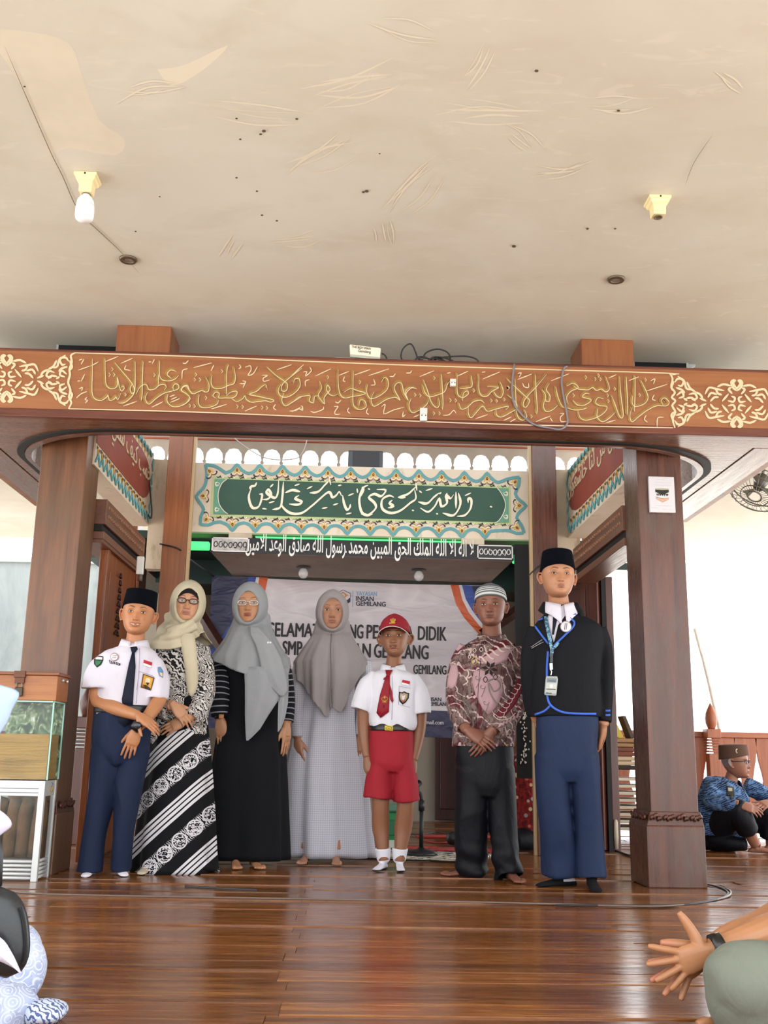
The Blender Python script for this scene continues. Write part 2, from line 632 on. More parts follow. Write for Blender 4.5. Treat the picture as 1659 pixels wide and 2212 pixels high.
for x, y, r in [(570, 283, 4), (563, 290, 3), (641, 257, 3), (511, 256, 2.5), (519, 301, 2.5), (511, 384, 2.5), (555, 413, 2.5), (566, 465, 2.5), (598, 477, 2.5), (785, 415, 3), (792, 413, 4), (1159, 153, 4), (1336, 239, 3.5), (1269, 494, 3), (1329, 494, 2.5), (53, 187, 2.5), (820, 332, 2), (345, 425, 2), (293, 500, 2), (1110, 532, 4)]:
 sp.add([onz(x + r * math.cos(a) * 1.2, y + r * 0.8 * math.sin(a), ZC - 0.0045) for a in np.linspace(0, 2 * PI, 7)[:-1]], [tuple(range(6))])
o = sp.build('ceiling_pits', plain('pit_dirt', '#5d4d3c', 0.9), ceil)
o['kind'] = 'stuff'
# ------------------------------------------------------------------ ring of beams
BY0, BY1 = 5.0, 5.055
RX0, RX1 = -2.2, 2.33
ZB0, ZB1 = 2.285, 2.637
beam = thing('carved_beam', 'wide orange brown timber beam with gold carved calligraphy across the front pillars', 'beam', (0.06, 5.0, ZB0))
MB().box(RX0 - .1, BY0, ZB0 + 0.032, RX1 + .1, BY1, ZB1).build('front_board', M_BEAM, beam, bevel=0.004)
MB().box(RX0 - .1, BY0 - 0.004, ZB0 - 0.012, RX1 + .1, BY0 + 0.035, ZB0 + 0.034).build('lower_edge_strip', M_BEAMEDGE, beam, bevel=0.006)
MB().box(RX0 - .1, BY0 - 0.003, ZB1 - 0.008, RX1 + .1, BY1 + 0.25, ZB1 + 0.006).build('top_cap', M_BEAMEDGE, beam, bevel=0.003)
MB().box(RX0 - .1, BY0 + 0.035, ZB0 - 0.004, RX1 + .1, BY0 + 0.225, ZB0 + 0.02).build('soffit_plank', M_SOFFIT, beam, bevel=0.003)
def inner_curve(off=0.0, n=18):
 """the rounded front corners of the opening in the ring of beams"""
 P = []
 xl, xr, yf = -1.92 + off, 2.05 - off, 5.225 + off
 ax, ay = 0.70, 0.60
 P.append((xl, 7.05))
 for j in range(n + 1):
  a = PI - (PI / 2) * j / n
  P.append((xl + ax + ax * math.cos(a), yf + ay - ay * math.sin(a)))
 for j in range(n + 1):
  a = PI / 2 - (PI / 2) * j / n
  P.append((xr - ax + ax * math.cos(a), yf + ay - ay * math.sin(a)))
 P.append((xr, 7.05))
 return P
IC = inner_curve()
sof = MB()
half = len(IC) // 2
for side_, pts, xo in (('l', IC[:half], RX0), ('r', IC[half:], RX1)):
 n = len(pts)
 yf = 5.223
 outer = []
 for (x, y) in pts:
  outer.append((x, yf) if False else (x, y))
 V, F = [], []
 # strip between the curve and the seam on the outer side
 xs = -2.02 if side_ == 'l' else 2.15
 for (x, y) in pts:
  t = min(1.0, max(0.0, (y - yf) / 0.6))
  # outer boundary: along the front plank, then down the seam
  V.append((x, y, ZB0))
 poly = [(x, y, ZB0) for x, y in pts]
 if side_ == 'l':
  poly = poly + [(xs, yf, ZB0), (xs, 7.05, ZB0)]
 else:
  poly = [(xs, yf, ZB0)] + poly + [(xs, 7.05, ZB0)]
 sof.prism(poly, (0, 0, 0.02))
sof.build('corner_soffit', M_SOFFIT, beam, recalc=True)
M_SOFFITY = wood('soffit_wood_side', '#5a3626', '#86583f', 'Y', 0.7, 0.24)
MB().box(RX0, 5.228, ZB0 - .004, -2.026, 7.05, ZB0 + 0.02).build('side_soffit', M_SOFFITY, beam, bevel=0.003)
MB().box(2.156, 5.228, ZB0 - .004, RX1, 7.05, ZB0 + 0.02).build('side_soffit', M_SOFFITY, beam, bevel=0.003)
MB().box(RX0 - 0.05, 5.06, ZB0 + 0.0, RX0 + 0.0, 7.05, ZB1).build('side_board', M_BEAM, beam, bevel=0.004)
MB().box(RX1, 5.06, ZB0 + 0.0, RX1 + .05, 7.05, ZB1).build('side_board', M_BEAM, beam, bevel=0.004)
def rim(off0, off1, z0, z1, name, mat):
 A, B = inner_curve(off0), inner_curve(off1)
 R = []
 for (a, b) in zip(A, B):
  R.append([(a[0], a[1], z0), (b[0], b[1], z0), (b[0], b[1], z1), (a[0], a[1], z1)])
 MB().rings(R, 0, True, True).build(name, mat, beam, smooth=False)
rim(0.0, 0.028, ZB0 - 0.016, ZB0 + 0.22, 'inner_rim', wood('rim_wood', '#4a2c20', '#7a5040', 'X', 0.8, 0.22))
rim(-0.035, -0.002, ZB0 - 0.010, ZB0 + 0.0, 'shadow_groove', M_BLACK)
# stubs of the posts between beam and ceiling
for x0, x1, lb in ((-1.286, -1.0, 'short square timber post on the beam under the ceiling, near the bulb'), (1.194, 1.477, 'short square timber post on the beam under the ceiling, near the empty lamp socket')):
 o = MB().box(x0, 5.09, ZB1 + 0.006, x1, 5.36, ZC).build('roof_post', wood('post_wood', '#754026', '#95603a', 'Z', 0.7, 0.4), None, bevel=0.006, loc=((x0 + x1) / 2, 5.2, ZB1))
 tag(o, lb, 'post', 'short posts on the beam')
# front pillars
M_CARVE = wood('carved_collar_wood', '#3a1d15', '#65392a', 'X', 1.5, 0.3)
def leaf_strokes(mb, x0, x1, Yf, zc, n, h):
 for i in range(n):
  cx_ = x0 + (x1 - x0) * (i + 0.5) / n
  sgn = 1 if i % 2 else -1
  for (dx, dz, r) in ((-.26, .0, .5), (0.0, -.1, .62), (.26, .1, .45)):
   px, pz = cx_ + dx * (x1 - x0) / n, zc + sgn * dz * h
   pts = [(px + r * h * 0.5 * (1 - t) * math.cos(4.6 * t * sgn), Yf - 0.006 - 0.004 * t, pz + r * h * 0.8 * (1 - t) * math.sin(4.6 * t)) for t in np.linspace(0, 0.85, 6)]
   mb.tube(pts, [0.004, 0.009, 0.010, 0.009, 0.007, 0.004], 6, 0, 2)
def pillar(name, x0, x1, y0, y1, top, mat, label, loc):
 t = thing(name, label, 'pillar', loc, 'front pillars')
 MB().box(x0, y0, 0.325, x1, y1, top).build('shaft', mat, t, bevel=0.006)
 MB().box(x0 - .035, y0 - .03, 0.0, x1 + .018, y1 + .03, 0.305).build('plinth', mat, t, bevel=0.008)
 b = MB().hexa([(x0 - .033, y0 - .028, .302), (x1 + .016, y0 - .028, .302), (x1 + .016, y1 + .028, .302), (x0 - .033, y1 + .028, .302),
                   (x0 - .008, y0 - .010, .372), (x1 + .006, y0 - .010, .372), (x1 + .006, y1 + .01, .372), (x0 - .008, y1 + .01, .372)]).build('collar', M_CARVE, t, bevel=0.004)
 lv = MB()
 leaf_strokes(lv, x0 - .02, x1 + .01, y0 - .022, .335, 4, .05)
 # the carving on the inner side face
 lv.build('carved_leaves', M_CARVE, b, smooth=True)
 lv2 = MB()
 leaf_strokes(lv2, y0, y1, 0, .335, 4, .05)
 xs = x1 + .012 if x0 < 0 else x0 - .022
 lv2.v = [(xs + (p[1] if x0 > 0 else -p[1]), p[0], p[2]) for p in lv2.v]
 lv2.build('carved_leaves', M_CARVE, b, smooth=True)
 return t
PL = pillar('square_pillar', -1.765, -1.512, 5.55, 5.84, 2.5, M_PILLAR, 'thick worn brown pillar behind the wooden donation box', (-1.64, 5.69, 0))
PR = pillar('square_pillar', 1.558, 1.806, 5.4, 5.68, 2.5, M_PILLAR_R, 'thick dark pillar with the white picture of a black cube on it', (1.68, 5.53, 0))
# inner columns
for x0, x1, lb in ((-1.335, -1.165, 'inner column behind the woman in the cream headscarf'), (1.262, 1.435, 'inner column behind the tall boy in the blazer')):
 t = thing('inner_column', 'tall square orange brown ' + lb if x0 < 0 else 'tall square red brown ' + lb, 'pillar', ((x0 + x1) / 2, 7.1, 0), 'inner columns')
 MB().box(x0, 7.0, 0, x1, 7.18, 3.5).build('shaft', M_INNER if x0 < 0 else M_PILLAR_R, t, bevel=0.005)
 MB().box(x1 + .001 if x0 < 0 else x0 - .022, 7.02, 0, x1 + .022 if x0 < 0 else x0 - .001, 7.06, 3.4).build('edge_strip', plain('pale_strip', '#b79a72', 0.4), t)
# carved side lintels with a lower rail
def lintel(xf, sgn, label, y0, y1):
 t = thing('carved_lintel', label, 'beam', (xf, (y0 + y1) / 2, 1.9), 'carved side lintels')
 xb = xf + sgn * 0.10
 MB().box(xf, y0, 1.908, xb, y1, 2.058).build('board', M_LINTEL, t, bevel=0.004)
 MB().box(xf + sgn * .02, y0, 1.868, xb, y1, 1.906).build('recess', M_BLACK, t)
 MB().box(xf + sgn * .005, y0, 1.82, xb + sgn * .06, y1, 1.866).build('lower_rail', M_LINTEL, t, bevel=0.003)
 cv = MB()
 r_ = random.Random(5)
 y = y0 + .05
 while y < y1 - .05:
  for zc_ in (1.955, 2.01):
   sg = r_.choice((-1, 1))
   cv.tube([(xf - sgn * 0.002, y + .022 * (1 - t_) * math.cos(5 * t_) * sg, zc_ + .022 * (1 - t_) * math.sin(5 * t_)) for t_ in np.linspace(0, .9, 6)], .0035, 5, 0, 2)
  y += .052
 o = cv.build('carved_scrolls', plain('worn_scroll_paint', '#a07258', 0.5), t, smooth=True)
 o['kind'] = 'stuff'
 return t
lintel(-1.45, -1, 'carved brown lintel running back from the pillar with the wooden box', 5.85, 7.0)
lintel(1.54, 1, 'carved brown lintel running back above the tall boy with the lanyard', 5.68, 7.0)
# ------------------------------------------------------------------ gold calligraphy carved on the beam
def seg(o, s, pts):
 return [(o[0] + p[0] / s, o[1] + p[1] / s) for p in pts]
G = 6.381
BEAM_M = {
 (150, 755): [[(300,115),(300,300),(295,560),(330,660),(420,690),(500,640),(515,620),(540,690),(600,670),(625,640),(650,680),(690,590)],[(475,110),(480,380),(500,490),(570,530),(640,490),(645,370),(670,490),(700,560),(740,520),(720,490),(690,510)],[(610,170),(720,300),(850,460),(880,560),(840,590),(820,520),(850,460)],[(890,150),(890,400),(880,570),(820,660),(740,720),(660,725)],[(1000,150),(990,400),(985,620),(970,695)],[(1230,140),(1225,330),(1260,400),(1340,420),(1430,400),(1490,340)],[(1460,290),(1380,270),(1330,330),(1390,385)],[(900,600),(960,500),(1040,470),(1080,540),(1160,530),(1220,480),(1290,470),(1320,500),(1290,540)],[(1060,570),(1030,660),(1080,740),(1180,660),(1290,590),(1400,560),(1480,530),(1490,480),(1440,460),(1410,510),(1430,570)],[(1210,330),(1210,480)],[(1340,600),(1330,700),(1400,770),(1500,770),(1600,720),(1640,640)],[(1640,560),(1590,490),(1520,540),(1580,590)]],
 (390, 765): [[(0,690),(80,650),(115,590),(60,530),(0,490),(20,430),(80,420),(110,490),(160,535),(220,510),(280,490),(330,510),(370,490),(375,400),(330,300)],[(420,270),(405,380),(440,450),(540,460),(640,420),(720,390),(740,300),(720,170)],[(650,130),(625,200),(620,400),(615,540)],[(610,560),(680,510),(760,500),(750,560),(690,590),(600,590),(510,590),(520,530),(470,510),(430,560),(480,600)],[(510,620),(480,680),(380,720),(280,720),(230,660),(240,540)],[(690,600),(760,640),(840,600),(870,560),(890,610),(960,650),(1060,640),(1160,630),(1230,650),(1270,620),(1150,590),(1060,570),(930,540),(1030,500),(1110,430),(1160,410),(1180,470)],[(1180,170),(1300,280),(1430,370),(1460,420),(1440,490),(1380,490),(1380,420),(1430,360),(1540,270),(1659,180)],[(1540,390),(1560,330),(1620,330),(1630,430),(1560,520),(1450,580),(1360,560),(1330,480),(1370,400)],[(1410,520),(1380,620),(1430,700),(1540,640),(1659,570)]],
 (630, 770): [[(0,620),(80,550),(180,530),(240,530),(230,600),(285,625),(300,540),(350,530)],[(370,330),(400,420),(350,520),(400,600),(440,640),(430,560),(480,490),(515,440),(480,380),(465,440),(500,500),(560,530),(620,500)],[(625,160),(630,400),(660,520),(720,560),(820,540),(940,520),(1000,490),(900,460),(800,430),(700,480)],[(835,180),(830,420),(830,620),(860,690),(930,720),(1010,680),(990,600),(930,590),(910,680)],[(1220,340),(1260,280),(1310,310),(1310,420),(1240,500),(1130,560),(1060,560),(1020,480),(1030,370)],[(1120,470),(1080,570),(1110,670),(1180,650),(1290,580),(1420,550),(1480,590),(1400,440),(1430,360),(1500,360),(1530,480),(1590,590),(1550,480),(1600,420),(1659,410)]],
 (870, 775): [[(100,530),(70,640),(120,730),(220,690),(310,620),(340,560)],[(60,560),(30,470),(100,390),(180,400)],[(270,280),(330,440),(380,590),(450,660),(490,620),(480,530)],[(260,350),(290,450),(350,510),(450,490),(560,440),(600,340),(640,290)],[(520,200),(530,400),(540,600),(530,690)],[(735,190),(735,430),(760,500),(820,520),(890,470),(870,430),(820,470),(810,570)],[(770,400),(870,390),(940,360),(930,220)],[(1110,600),(1060,560),(960,580),(870,660),(790,680),(760,600)],[(1035,200),(1035,420),(1080,500),(1150,500),(1210,440),(1280,400),(1300,380),(1150,370)],[(1330,310),(1370,430),(1340,520),(1280,500),(1240,440)],[(890,650),(890,740),(930,800),(1020,700),(1090,640),(1150,710),(1270,680),(1440,640),(1400,690)],[(1270,680),(1280,760),(1340,790),(1450,740),(1560,660),(1520,560),(1430,490)]],
 (1090, 785): [[(20,200),(140,320),(270,440),(330,500),(280,590),(240,560),(280,460),(420,310),(560,140)],[(130,200),(140,450),(150,650),(180,740),(240,770),(290,720),(260,630)],[(410,140),(420,380),(435,600),(425,690)],[(600,260),(560,350),(610,430),(600,510),(550,500),(550,420),(500,350)],[(690,310),(720,450),(780,580),(850,600)],[(540,480),(520,580),(560,650),(640,630),(720,560)],[(860,550),(840,450),(900,370),(1000,320),(930,260),(840,300)],[(850,600),(950,630),(1060,620),(1120,600)],[(930,500),(990,560),(1090,560),(1180,490),(1060,450),(1100,400),(1160,410)],[(940,300),(1000,340),(1080,350),(1140,350),(1200,320),(1250,360),(1320,340),(1380,380),(1430,330),(1380,170)],[(1350,480),(1270,460),(1240,530),(1300,570),(1390,580),(1380,640),(1280,720),(1120,770),(1030,740),(1000,650)],[(1460,430),(1510,560),(1560,700),(1600,740),(1620,680),(1590,450),(1570,170)],[(1270,610),(1260,720),(1330,790),(1430,740),(1510,660)]],
 (1280, 790): [[(450,140),(460,350),(470,560),(460,670)],[(650,190),(720,330),(750,430),(700,510),(580,550),(530,500),(540,400)],[(570,130),(570,380),(560,620)],[(530,560),(500,680),(530,760),(620,690),(740,600),(870,540),(1000,540),(1040,490),(980,430),(930,470),(960,530)]],
}
BEAM_S = {
 (150, 755): [[(120,285),(290,225)],[(300,225),(400,170)],[(495,165),(675,95)],[(710,190),(870,120)],[(130,150),(175,130)],[(200,130),(160,200)],[(110,435),(150,430)],[(160,440),(210,340)],[(95,670),(160,610),(240,580)],[(130,540),(190,520)],[(240,655),(215,690),(250,700),(215,740)],[(740,780),(930,715)],[(1135,795),(1290,720)],[(780,215),(760,270),(800,280),(840,290)],[(1090,170),(1130,170)],[(1170,135),(1140,195)],[(1560,185),(1600,190),(1640,150)],[(1630,265),(1560,290),(1550,410)],[(1380,650),(1450,625)],[(1400,690),(1480,655)],[(1390,730),(1520,675)]],
 (390, 765): [[(180,185),(430,120)],[(420,230),(440,190),(460,150)],[(425,755),(640,690)],[(885,785),(1050,715)],[(1325,215),(1530,145)],[(800,200),(830,180),(810,140)],[(890,180),(960,160),(970,220),(930,290),(1000,270),(1060,170)],[(1120,290),(1200,295),(1140,330),(1150,375),(1230,355)],[(1310,690),(1280,740),(1320,770)],[(1500,785),(1590,775),(1650,730)],[(815,405),(870,405),(900,380),(850,365)],[(900,380),(860,460)]],
 (630, 770): [[(0,265),(165,110)],[(325,270),(540,170)],[(650,260),(790,205)],[(865,255),(1080,180)],[(1060,265),(1340,170)],[(730,275),(710,330),(740,345)],[(160,215),(210,210),(190,270),(270,200),(250,145)],[(190,410),(190,340),(245,320)],[(1090,395),(1150,385),(1130,310)],[(1350,275),(1400,275),(1430,235)],[(1580,230),(1640,225)],[(0,765),(90,720),(150,740),(150,680)],[(260,755),(320,770),(430,730),(440,690)],[(585,690),(640,690),(600,750),(600,795),(670,795)],[(790,705),(770,750),(810,790)],[(1050,715),(1030,770),(1065,800)],[(1240,690),(1290,660),(1270,790),(1400,740),(1550,700)],[(1540,760),(1530,830),(1570,800)],[(600,625),(640,640),(680,600)]],
 (870, 775): [[(235,245),(430,165)],[(750,240),(900,170)],[(1100,280),(1340,180)],[(50,195),(100,195),(125,160)],[(610,200),(660,190)],[(1090,185),(1140,180)],[(555,780),(640,770),(700,710),(735,750)],[(145,805),(230,770)],[(1005,825),(1170,770)],[(1390,850),(1500,800)],[(1480,870),(1560,825)]],
 (1090, 785): [[(180,220),(380,145)],[(640,240),(890,140)],[(435,800),(630,725)],[(1395,820),(1530,780)],[(250,270),(270,320),(330,330),(330,270)],[(180,140),(230,130),(200,190)],[(760,690),(820,690),(770,740),(780,800),(850,800)],[(630,750),(660,800)],[(1435,200),(1540,155)]],
 (1280, 790): [[(740,350),(1030,255)],[(800,210),(860,180),(840,250)],[(850,400),(825,460),(870,480)],[(740,680),(715,740),(760,780)],[(980,710),(900,720),(890,840)],[(500,205),(640,150)]],
}
BEAM_D = {(150, 755): [(580,270),(540,345),(605,345),(760,620),(1160,350),(160,540)], (390, 765): [(560,235),(200,280),(185,350),(255,350),(340,600),(115,710),(180,715),(770,720),(845,725),(1115,735),(1180,740)],
 (630, 770): [(490,285),(930,350),(130,700)], (870, 775): [(425,265),(160,495),(230,505),(645,570),(720,575),(970,435),(420,750),(495,750),(1210,575),(1285,580),(1390,560),(1450,400)],
 (1090, 785): [(40,340),(360,730),(940,440),(1110,190),(1240,215),(1310,215),(1285,165),(1510,350),(1410,440),(1420,520)], (1280, 790): [(720,195),(640,405)]}
YF = BY0 - 0.0035
for o, L in BEAM_M.items():
 for pts in L:
  m = MB()
  P = seg(o, G, pts)
  ribbon(m, P, 8.0, YF, 0.004, 0, 4, 0.5, nib=2.3)
  ribbon(m, P, 1.5, YF - 0.0032, 0.006, 1, 4, 0.5, shift=(2.5, 2.0))
  m.build('calligraphy_letter', [M_GOLD, M_CREAMPAINT], beam)
for o, L in BEAM_S.items():
 for pts in L:
  m = MB()
  P = seg(o, G, pts)
  ribbon(m, P, 2.0, YF - 0.001, 0.005, 1, 3, 0.5)
  m.build('vowel_mark', [M_GOLD, M_CREAMPAINT], beam)
for o, L in BEAM_D.items():
 for (x, y) in L:
  m = MB()
  cx_, cy_ = o[0] + x / G, o[1] + y / G
  m.prism([at(cx_ + a * 3.6, cy_ + b * 4.2, YF) for a, b in ((-1, 0), (0, -1), (1, 0), (0, 1))], (0, .004, 0), 0)
  ribbon(m, [(cx_, cy_ - 4.2), (cx_ + 3.8, cy_ + .2), (cx_ + .3, cy_ + 4.4)], 1.4, YF - 0.002, .005, 1, 1, 0.7)
  m.build('letter_dot', [M_GOLD, M_CREAMPAINT], beam)
# border lines of the writing field
m = MB()
for pts in ([(160, 762), (420, 770), (780, 785), (1100, 796), (1440, 806), (1449, 810)], [(148, 883), (420, 890), (780, 905), (1100, 917), (1454, 924)]):
 ribbon(m, pts, 2.2, YF - .001, .005, 0, 3, 0.9)
m.build('border_line', M_CREAMPAINT, beam)
m = MB()
L_EDGE = [(162, 762), (153, 768), (155, 782), (150, 797), (151, 810), (147, 826), (152, 842), (149, 858), (154, 870), (148, 883)]
R_EDGE = [(1446, 806), (1453, 818), (1450, 836), (1458, 848), (1451, 858), (1459, 866), (1452, 876), (1459, 890), (1453, 905), (1458, 924)]
for pts in (L_EDGE, R_EDGE):
 ribbon(m, pts, 4.5, YF - .001, .005, 0, 3, 0.6)
m.build('border_scroll', M_CREAMPAINT, beam)
# arabesques at both ends: strokes of one upper half, mirrored
S3 = 3.614
TRI = [[(930,600),(955,570),(1000,580),(985,625),(955,620)],[(955,550),(1005,590),(1020,640),(1055,655)],[(1025,592),(1050,640),(1092,668)],[(940,640),(985,655),(1010,680)],[(945,700),(985,672),(1000,705),(960,722)],[(1040,690),(1085,680),(1105,715),(1075,728),(1062,708)],[(1020,720),(1065,716),(1092,740)],[(1090,668),(1130,688),(1150,720)],[(1125,715),(1178,738)],[(925,590),(905,640),(928,668)],[(1000,720),(1030,738)]]
MED = [[(1415,668),(1385,640),(1372,600),(1392,582),(1400,600)],[(1405,660),(1440,615),(1436,585),(1420,590)],[(1262,640),(1310,618),(1370,628)],[(1168,700),(1198,648),(1252,655),(1318,668)],[(1190,725),(1215,688),(1262,700)],[(1208,755),(1240,722),(1275,720)],[(1300,752),(1352,690)],[(1345,745),(1388,752),(1400,722),(1372,708)],[(1380,690),(1352,655),(1375,640)],[(1250,650),(1268,690),(1300,700)]]
def mirror_set(L, org, sc, cx_, cy_, both, slope):
 out = []
 for pts in L:
  for sx in ((1, -1) if both else (1,)):
   for sy in (1, -1):
    q = []
    for (x, y) in pts:
     dx, dy = (x - cx_) * sx, (y - cy_) * sy
     q.append((org[0] + (cx_ + dx) / sc, org[1] + (cy_ + dy + slope * dx) / sc))
    out.append(q)
 return out
orn = mirror_set(TRI, (1200, 660), S3, 905, 748, False, 0.03) + mirror_set(MED, (1200, 660), S3, 1415, 765, True, 0.03)
orn = [(q, 1) for q in orn]
for q, _ in list(orn):
 orn.append(([(1606 - x - (0.0), y - 50 + (x - 1530) * -0.066) for x, y in q], 1))
for q, _ in orn:
 m = MB()
 ribbon(m, q, 4.6, YF - .001, .005, 0, 3, 0.35)
 m.build('scroll_leaf', M_CREAMPAINT, beam)
# ------------------------------------------------------------------ painted walls behind
def paint_plaster(name, c1, c2, dirt):
 k = NT(name)
 v = k.coord()
 c = k.ramp(k.noise(v, 2.0, 5, 0.6), [(0.35, lin(c1)), (0.65, lin(c2))])
 c = k.mix(k.ramp(k.noise(k.coord(scale=(3, 3, 1)), 2.5, 5, 0.7), [(0.58, 0.0), (0.75, 0.8)]), c, lin(dirt))
 k.put('Base Color', c)
 k.put('Roughness', 0.85)
 k.bump(k.noise(v, 40, 3), 0.1, 0.003)
 return k.m
M_WALL = paint_plaster('aged_cream_plaster', '#d9c8b2', '#e4d8c8', '#a8927a')
M_WALLGREY = paint_plaster('stained_plaster', '#b5a38c', '#cfc1ab', '#7d6a55')
M_TEAL = plain('teal_paint', '#5f9ba0', 0.6, vary=0.1, scale=12)
M_GREEN = plain('dark_green_paint', '#1f4a3a', 0.5, vary=0.12, scale=6)
M_GREENMID = plain('mid_green_paint', '#5f9a84', 0.5)
M_YELLOW = plain('yellow_ochre_paint', '#d9b45e', 0.6)
M_MAROON = plain('maroon_paint', '#5c1512', 0.5)
M_LIME = plain('pale_lime_paint', '#b8c68f', 0.6)
M_INK = plain('ink_black_paint', '#15130f', 0.6)
M_WHITEP = plain('cream_white_paint', '#eee6d0', 0.6)
M_REDP = plain('brick_red_paint', '#8f4236', 0.6, vary=0.12, scale=5)
YG = 7.3
wall = struct(MB().box(-1.5, YG, 2.18, 1.6, YG + 0.14, 2.705).build('wall_back', M_WALL))
MB().box(-1.42, YG - .004, 2.17, 1.5, YG + .2, 2.181).build('wall_underside', plain('green_lit_underside', '#7f9c74', 0.6), wall)  # green glow of the light strip put into the underside's colour
MB().box(-1.5, YG - .01, 1.9, -1.25, YG + .1, 2.72).build('corner_pier', M_WALLGREY, wall)
MB().box(1.40, YG - .01, 1.9, 1.66, YG + .1, 2.72).build('corner_pier', M_WALLGREY, wall)
def crest(cx_, cy_, up, w_, h_, lean=0.0):
 """outline of one ogee arch of the teal border, photo pixels"""
 s = -1 if up else 1
 return [(cx_ - w_ / 2, cy_), (cx_ - w_ * .36, cy_ + s * h_ * .08), (cx_ - w_ * .26, cy_ + s * h_ * .30), (cx_ - w_ * .14, cy_ + s * h_ * .62), (cx_ - w_ * .05, cy_ + s * h_ * .84), (cx_ + lean, cy_ + s * h_), (cx_ + w_ * .05, cy_ + s * h_ * .84), (cx_ + w_ * .14, cy_ + s * h_ * .62), (cx_ + w_ * .26, cy_ + s * h_ * .30), (cx_ + w_ * .36, cy_ + s * h_ * .08), (cx_ + w_ / 2, cy_)]
def bud(x, y, ang, sz, name='flower_bud'):
 """yellow crown with a maroon drop, black and white curls below"""
 ca, sa = math.cos(ang), math.sin(ang)
 def T(a, b):
  return (x + (a * ca - b * sa) * sz, y + (a * sa + b * ca) * sz)
 m = MB()
 Y_ = YG - .006
 pet = [(0, -1.35), (.3, -.95), (.75, -.85), (.62, -.45), (1.05, -.25), (.75, .1), (.95, .5), (.45, .45), (.3, .85), (0, .6), (-.3, .85), (-.45, .45), (-.95, .5), (-.75, .1), (-1.05, -.25), (-.62, -.45), (-.75, -.85), (-.3, -.95)]
 m.prism([at(*T(a, b), Y_) for a, b in pet], (0, .004, 0), 0)
 m.prism([at(*T(a, b), Y_ - .002) for a, b in [(0, -1.0), (.3, -.6), (.36, -.3), (.22, -.02), (0, .08), (-.22, -.02), (-.36, -.3), (-.3, -.6)]], (0, .003, 0), 1)
 m.prism([at(*T(a, b), Y_ - .003) for a, b in [(.02, -.65), (.12, -.4), (0, -.2), (-.1, -.4)]], (0, .002, 0), 0)
 for s in (-1, 1):
  ribbon(m, [T(s * .1, .3), T(s * .5, .75), T(s * 1.0, .95), T(s * 1.5, .8)], sz * .3, Y_ - .001, .004, 2, 3, .4)
  ribbon(m, [T(s * .2, 1.05), T(s * .9, 1.35), T(s * 1.5, 1.3), T(s * 1.9, .9), T(s * 1.6, .7)], sz * .26, Y_ - .001, .004, 3, 3, .4)
  ribbon(m, [T(s * .15, .8), T(s * .6, 1.2), T(s * 1.1, 1.25)], sz * .2, Y_ - .002, .004, 4, 3, .4)
 m.build(name, [M_YELLOW, M_MAROON, M_WHITEP, M_INK, plain('salmon_paint', '#c98a6a', .6)], wall)
topY = lambda x: 1003 + (x - 512) * 0.0345
botY = lambda x: 1146 + (x - 502) * 0.028
bm_ = MB()
top = [(444, 1004), (462, 1006), (474, 1012), (487, 1021)]
TT = []
for k_ in range(12):
 cx_ = 512 + 49.1 * k_
 TT.append((cx_, topY(cx_)))
 top += [(cx_ - 24, topY(cx_) + 18), (cx_ - 13, topY(cx_) + 14), (cx_ - 6, topY(cx_) + 7), (cx_, topY(cx_)), (cx_ + 6, topY(cx_) + 7), (cx_ + 13, topY(cx_) + 14)]
top += [(1076, 1042), (1092, 1036), (1108, 1032), (1122, 1031)]
ribbon(bm_, top, 6.5, YG - .004, .004, 0, 2, 1.0)
BT = []
bot = [(433, 1133), (450, 1134), (462, 1129), (478, 1127)]
for k_ in range(12):
 cx_ = 502 + 49.6 * k_
 BT.append((cx_, botY(cx_)))
 bot += [(cx_ - 24, botY(cx_) - 18), (cx_ - 13, botY(cx_) - 14), (cx_ - 6, botY(cx_) - 7), (cx_, botY(cx_)), (cx_ + 6, botY(cx_) - 7), (cx_ + 13, botY(cx_) - 14)]
bot += [(1080, 1146), (1100, 1146), (1116, 1152), (1131, 1151)]
ribbon(bm_, bot, 6.5, YG - .004, .004, 0, 2, 1.0)
ribbon(bm_, [(444, 1003), (447, 1022), (444, 1045), (436, 1058), (424, 1072), (432, 1086), (440, 1100), (434, 1115), (433, 1134)], 6.5, YG - .004, .004, 0, 2, 1.0)
ribbon(bm_, [(1122, 1031), (1120, 1048), (1113, 1066), (1122, 1080), (1136, 1092), (1124, 1104), (1116, 1118), (1126, 1134), (1132, 1151)], 6.5, YG - .004, .004, 0, 2, 1.0)
bm_.build('teal_border', M_TEAL, wall)
for x, y in TT:
 bud(x, y + 15, 0.02, 7.0)
for x, y in BT:
 bud(x, y - 16, PI + 0.02, 7.0)
for x, y, a in ((454, 1020, -.6), (441, 1071, -1.55), (447, 1120, -2.4), (1111, 1043, .7), (1119, 1092, 1.57), (1115, 1138, 2.4)):
 bud(x, y, a, 7.0)
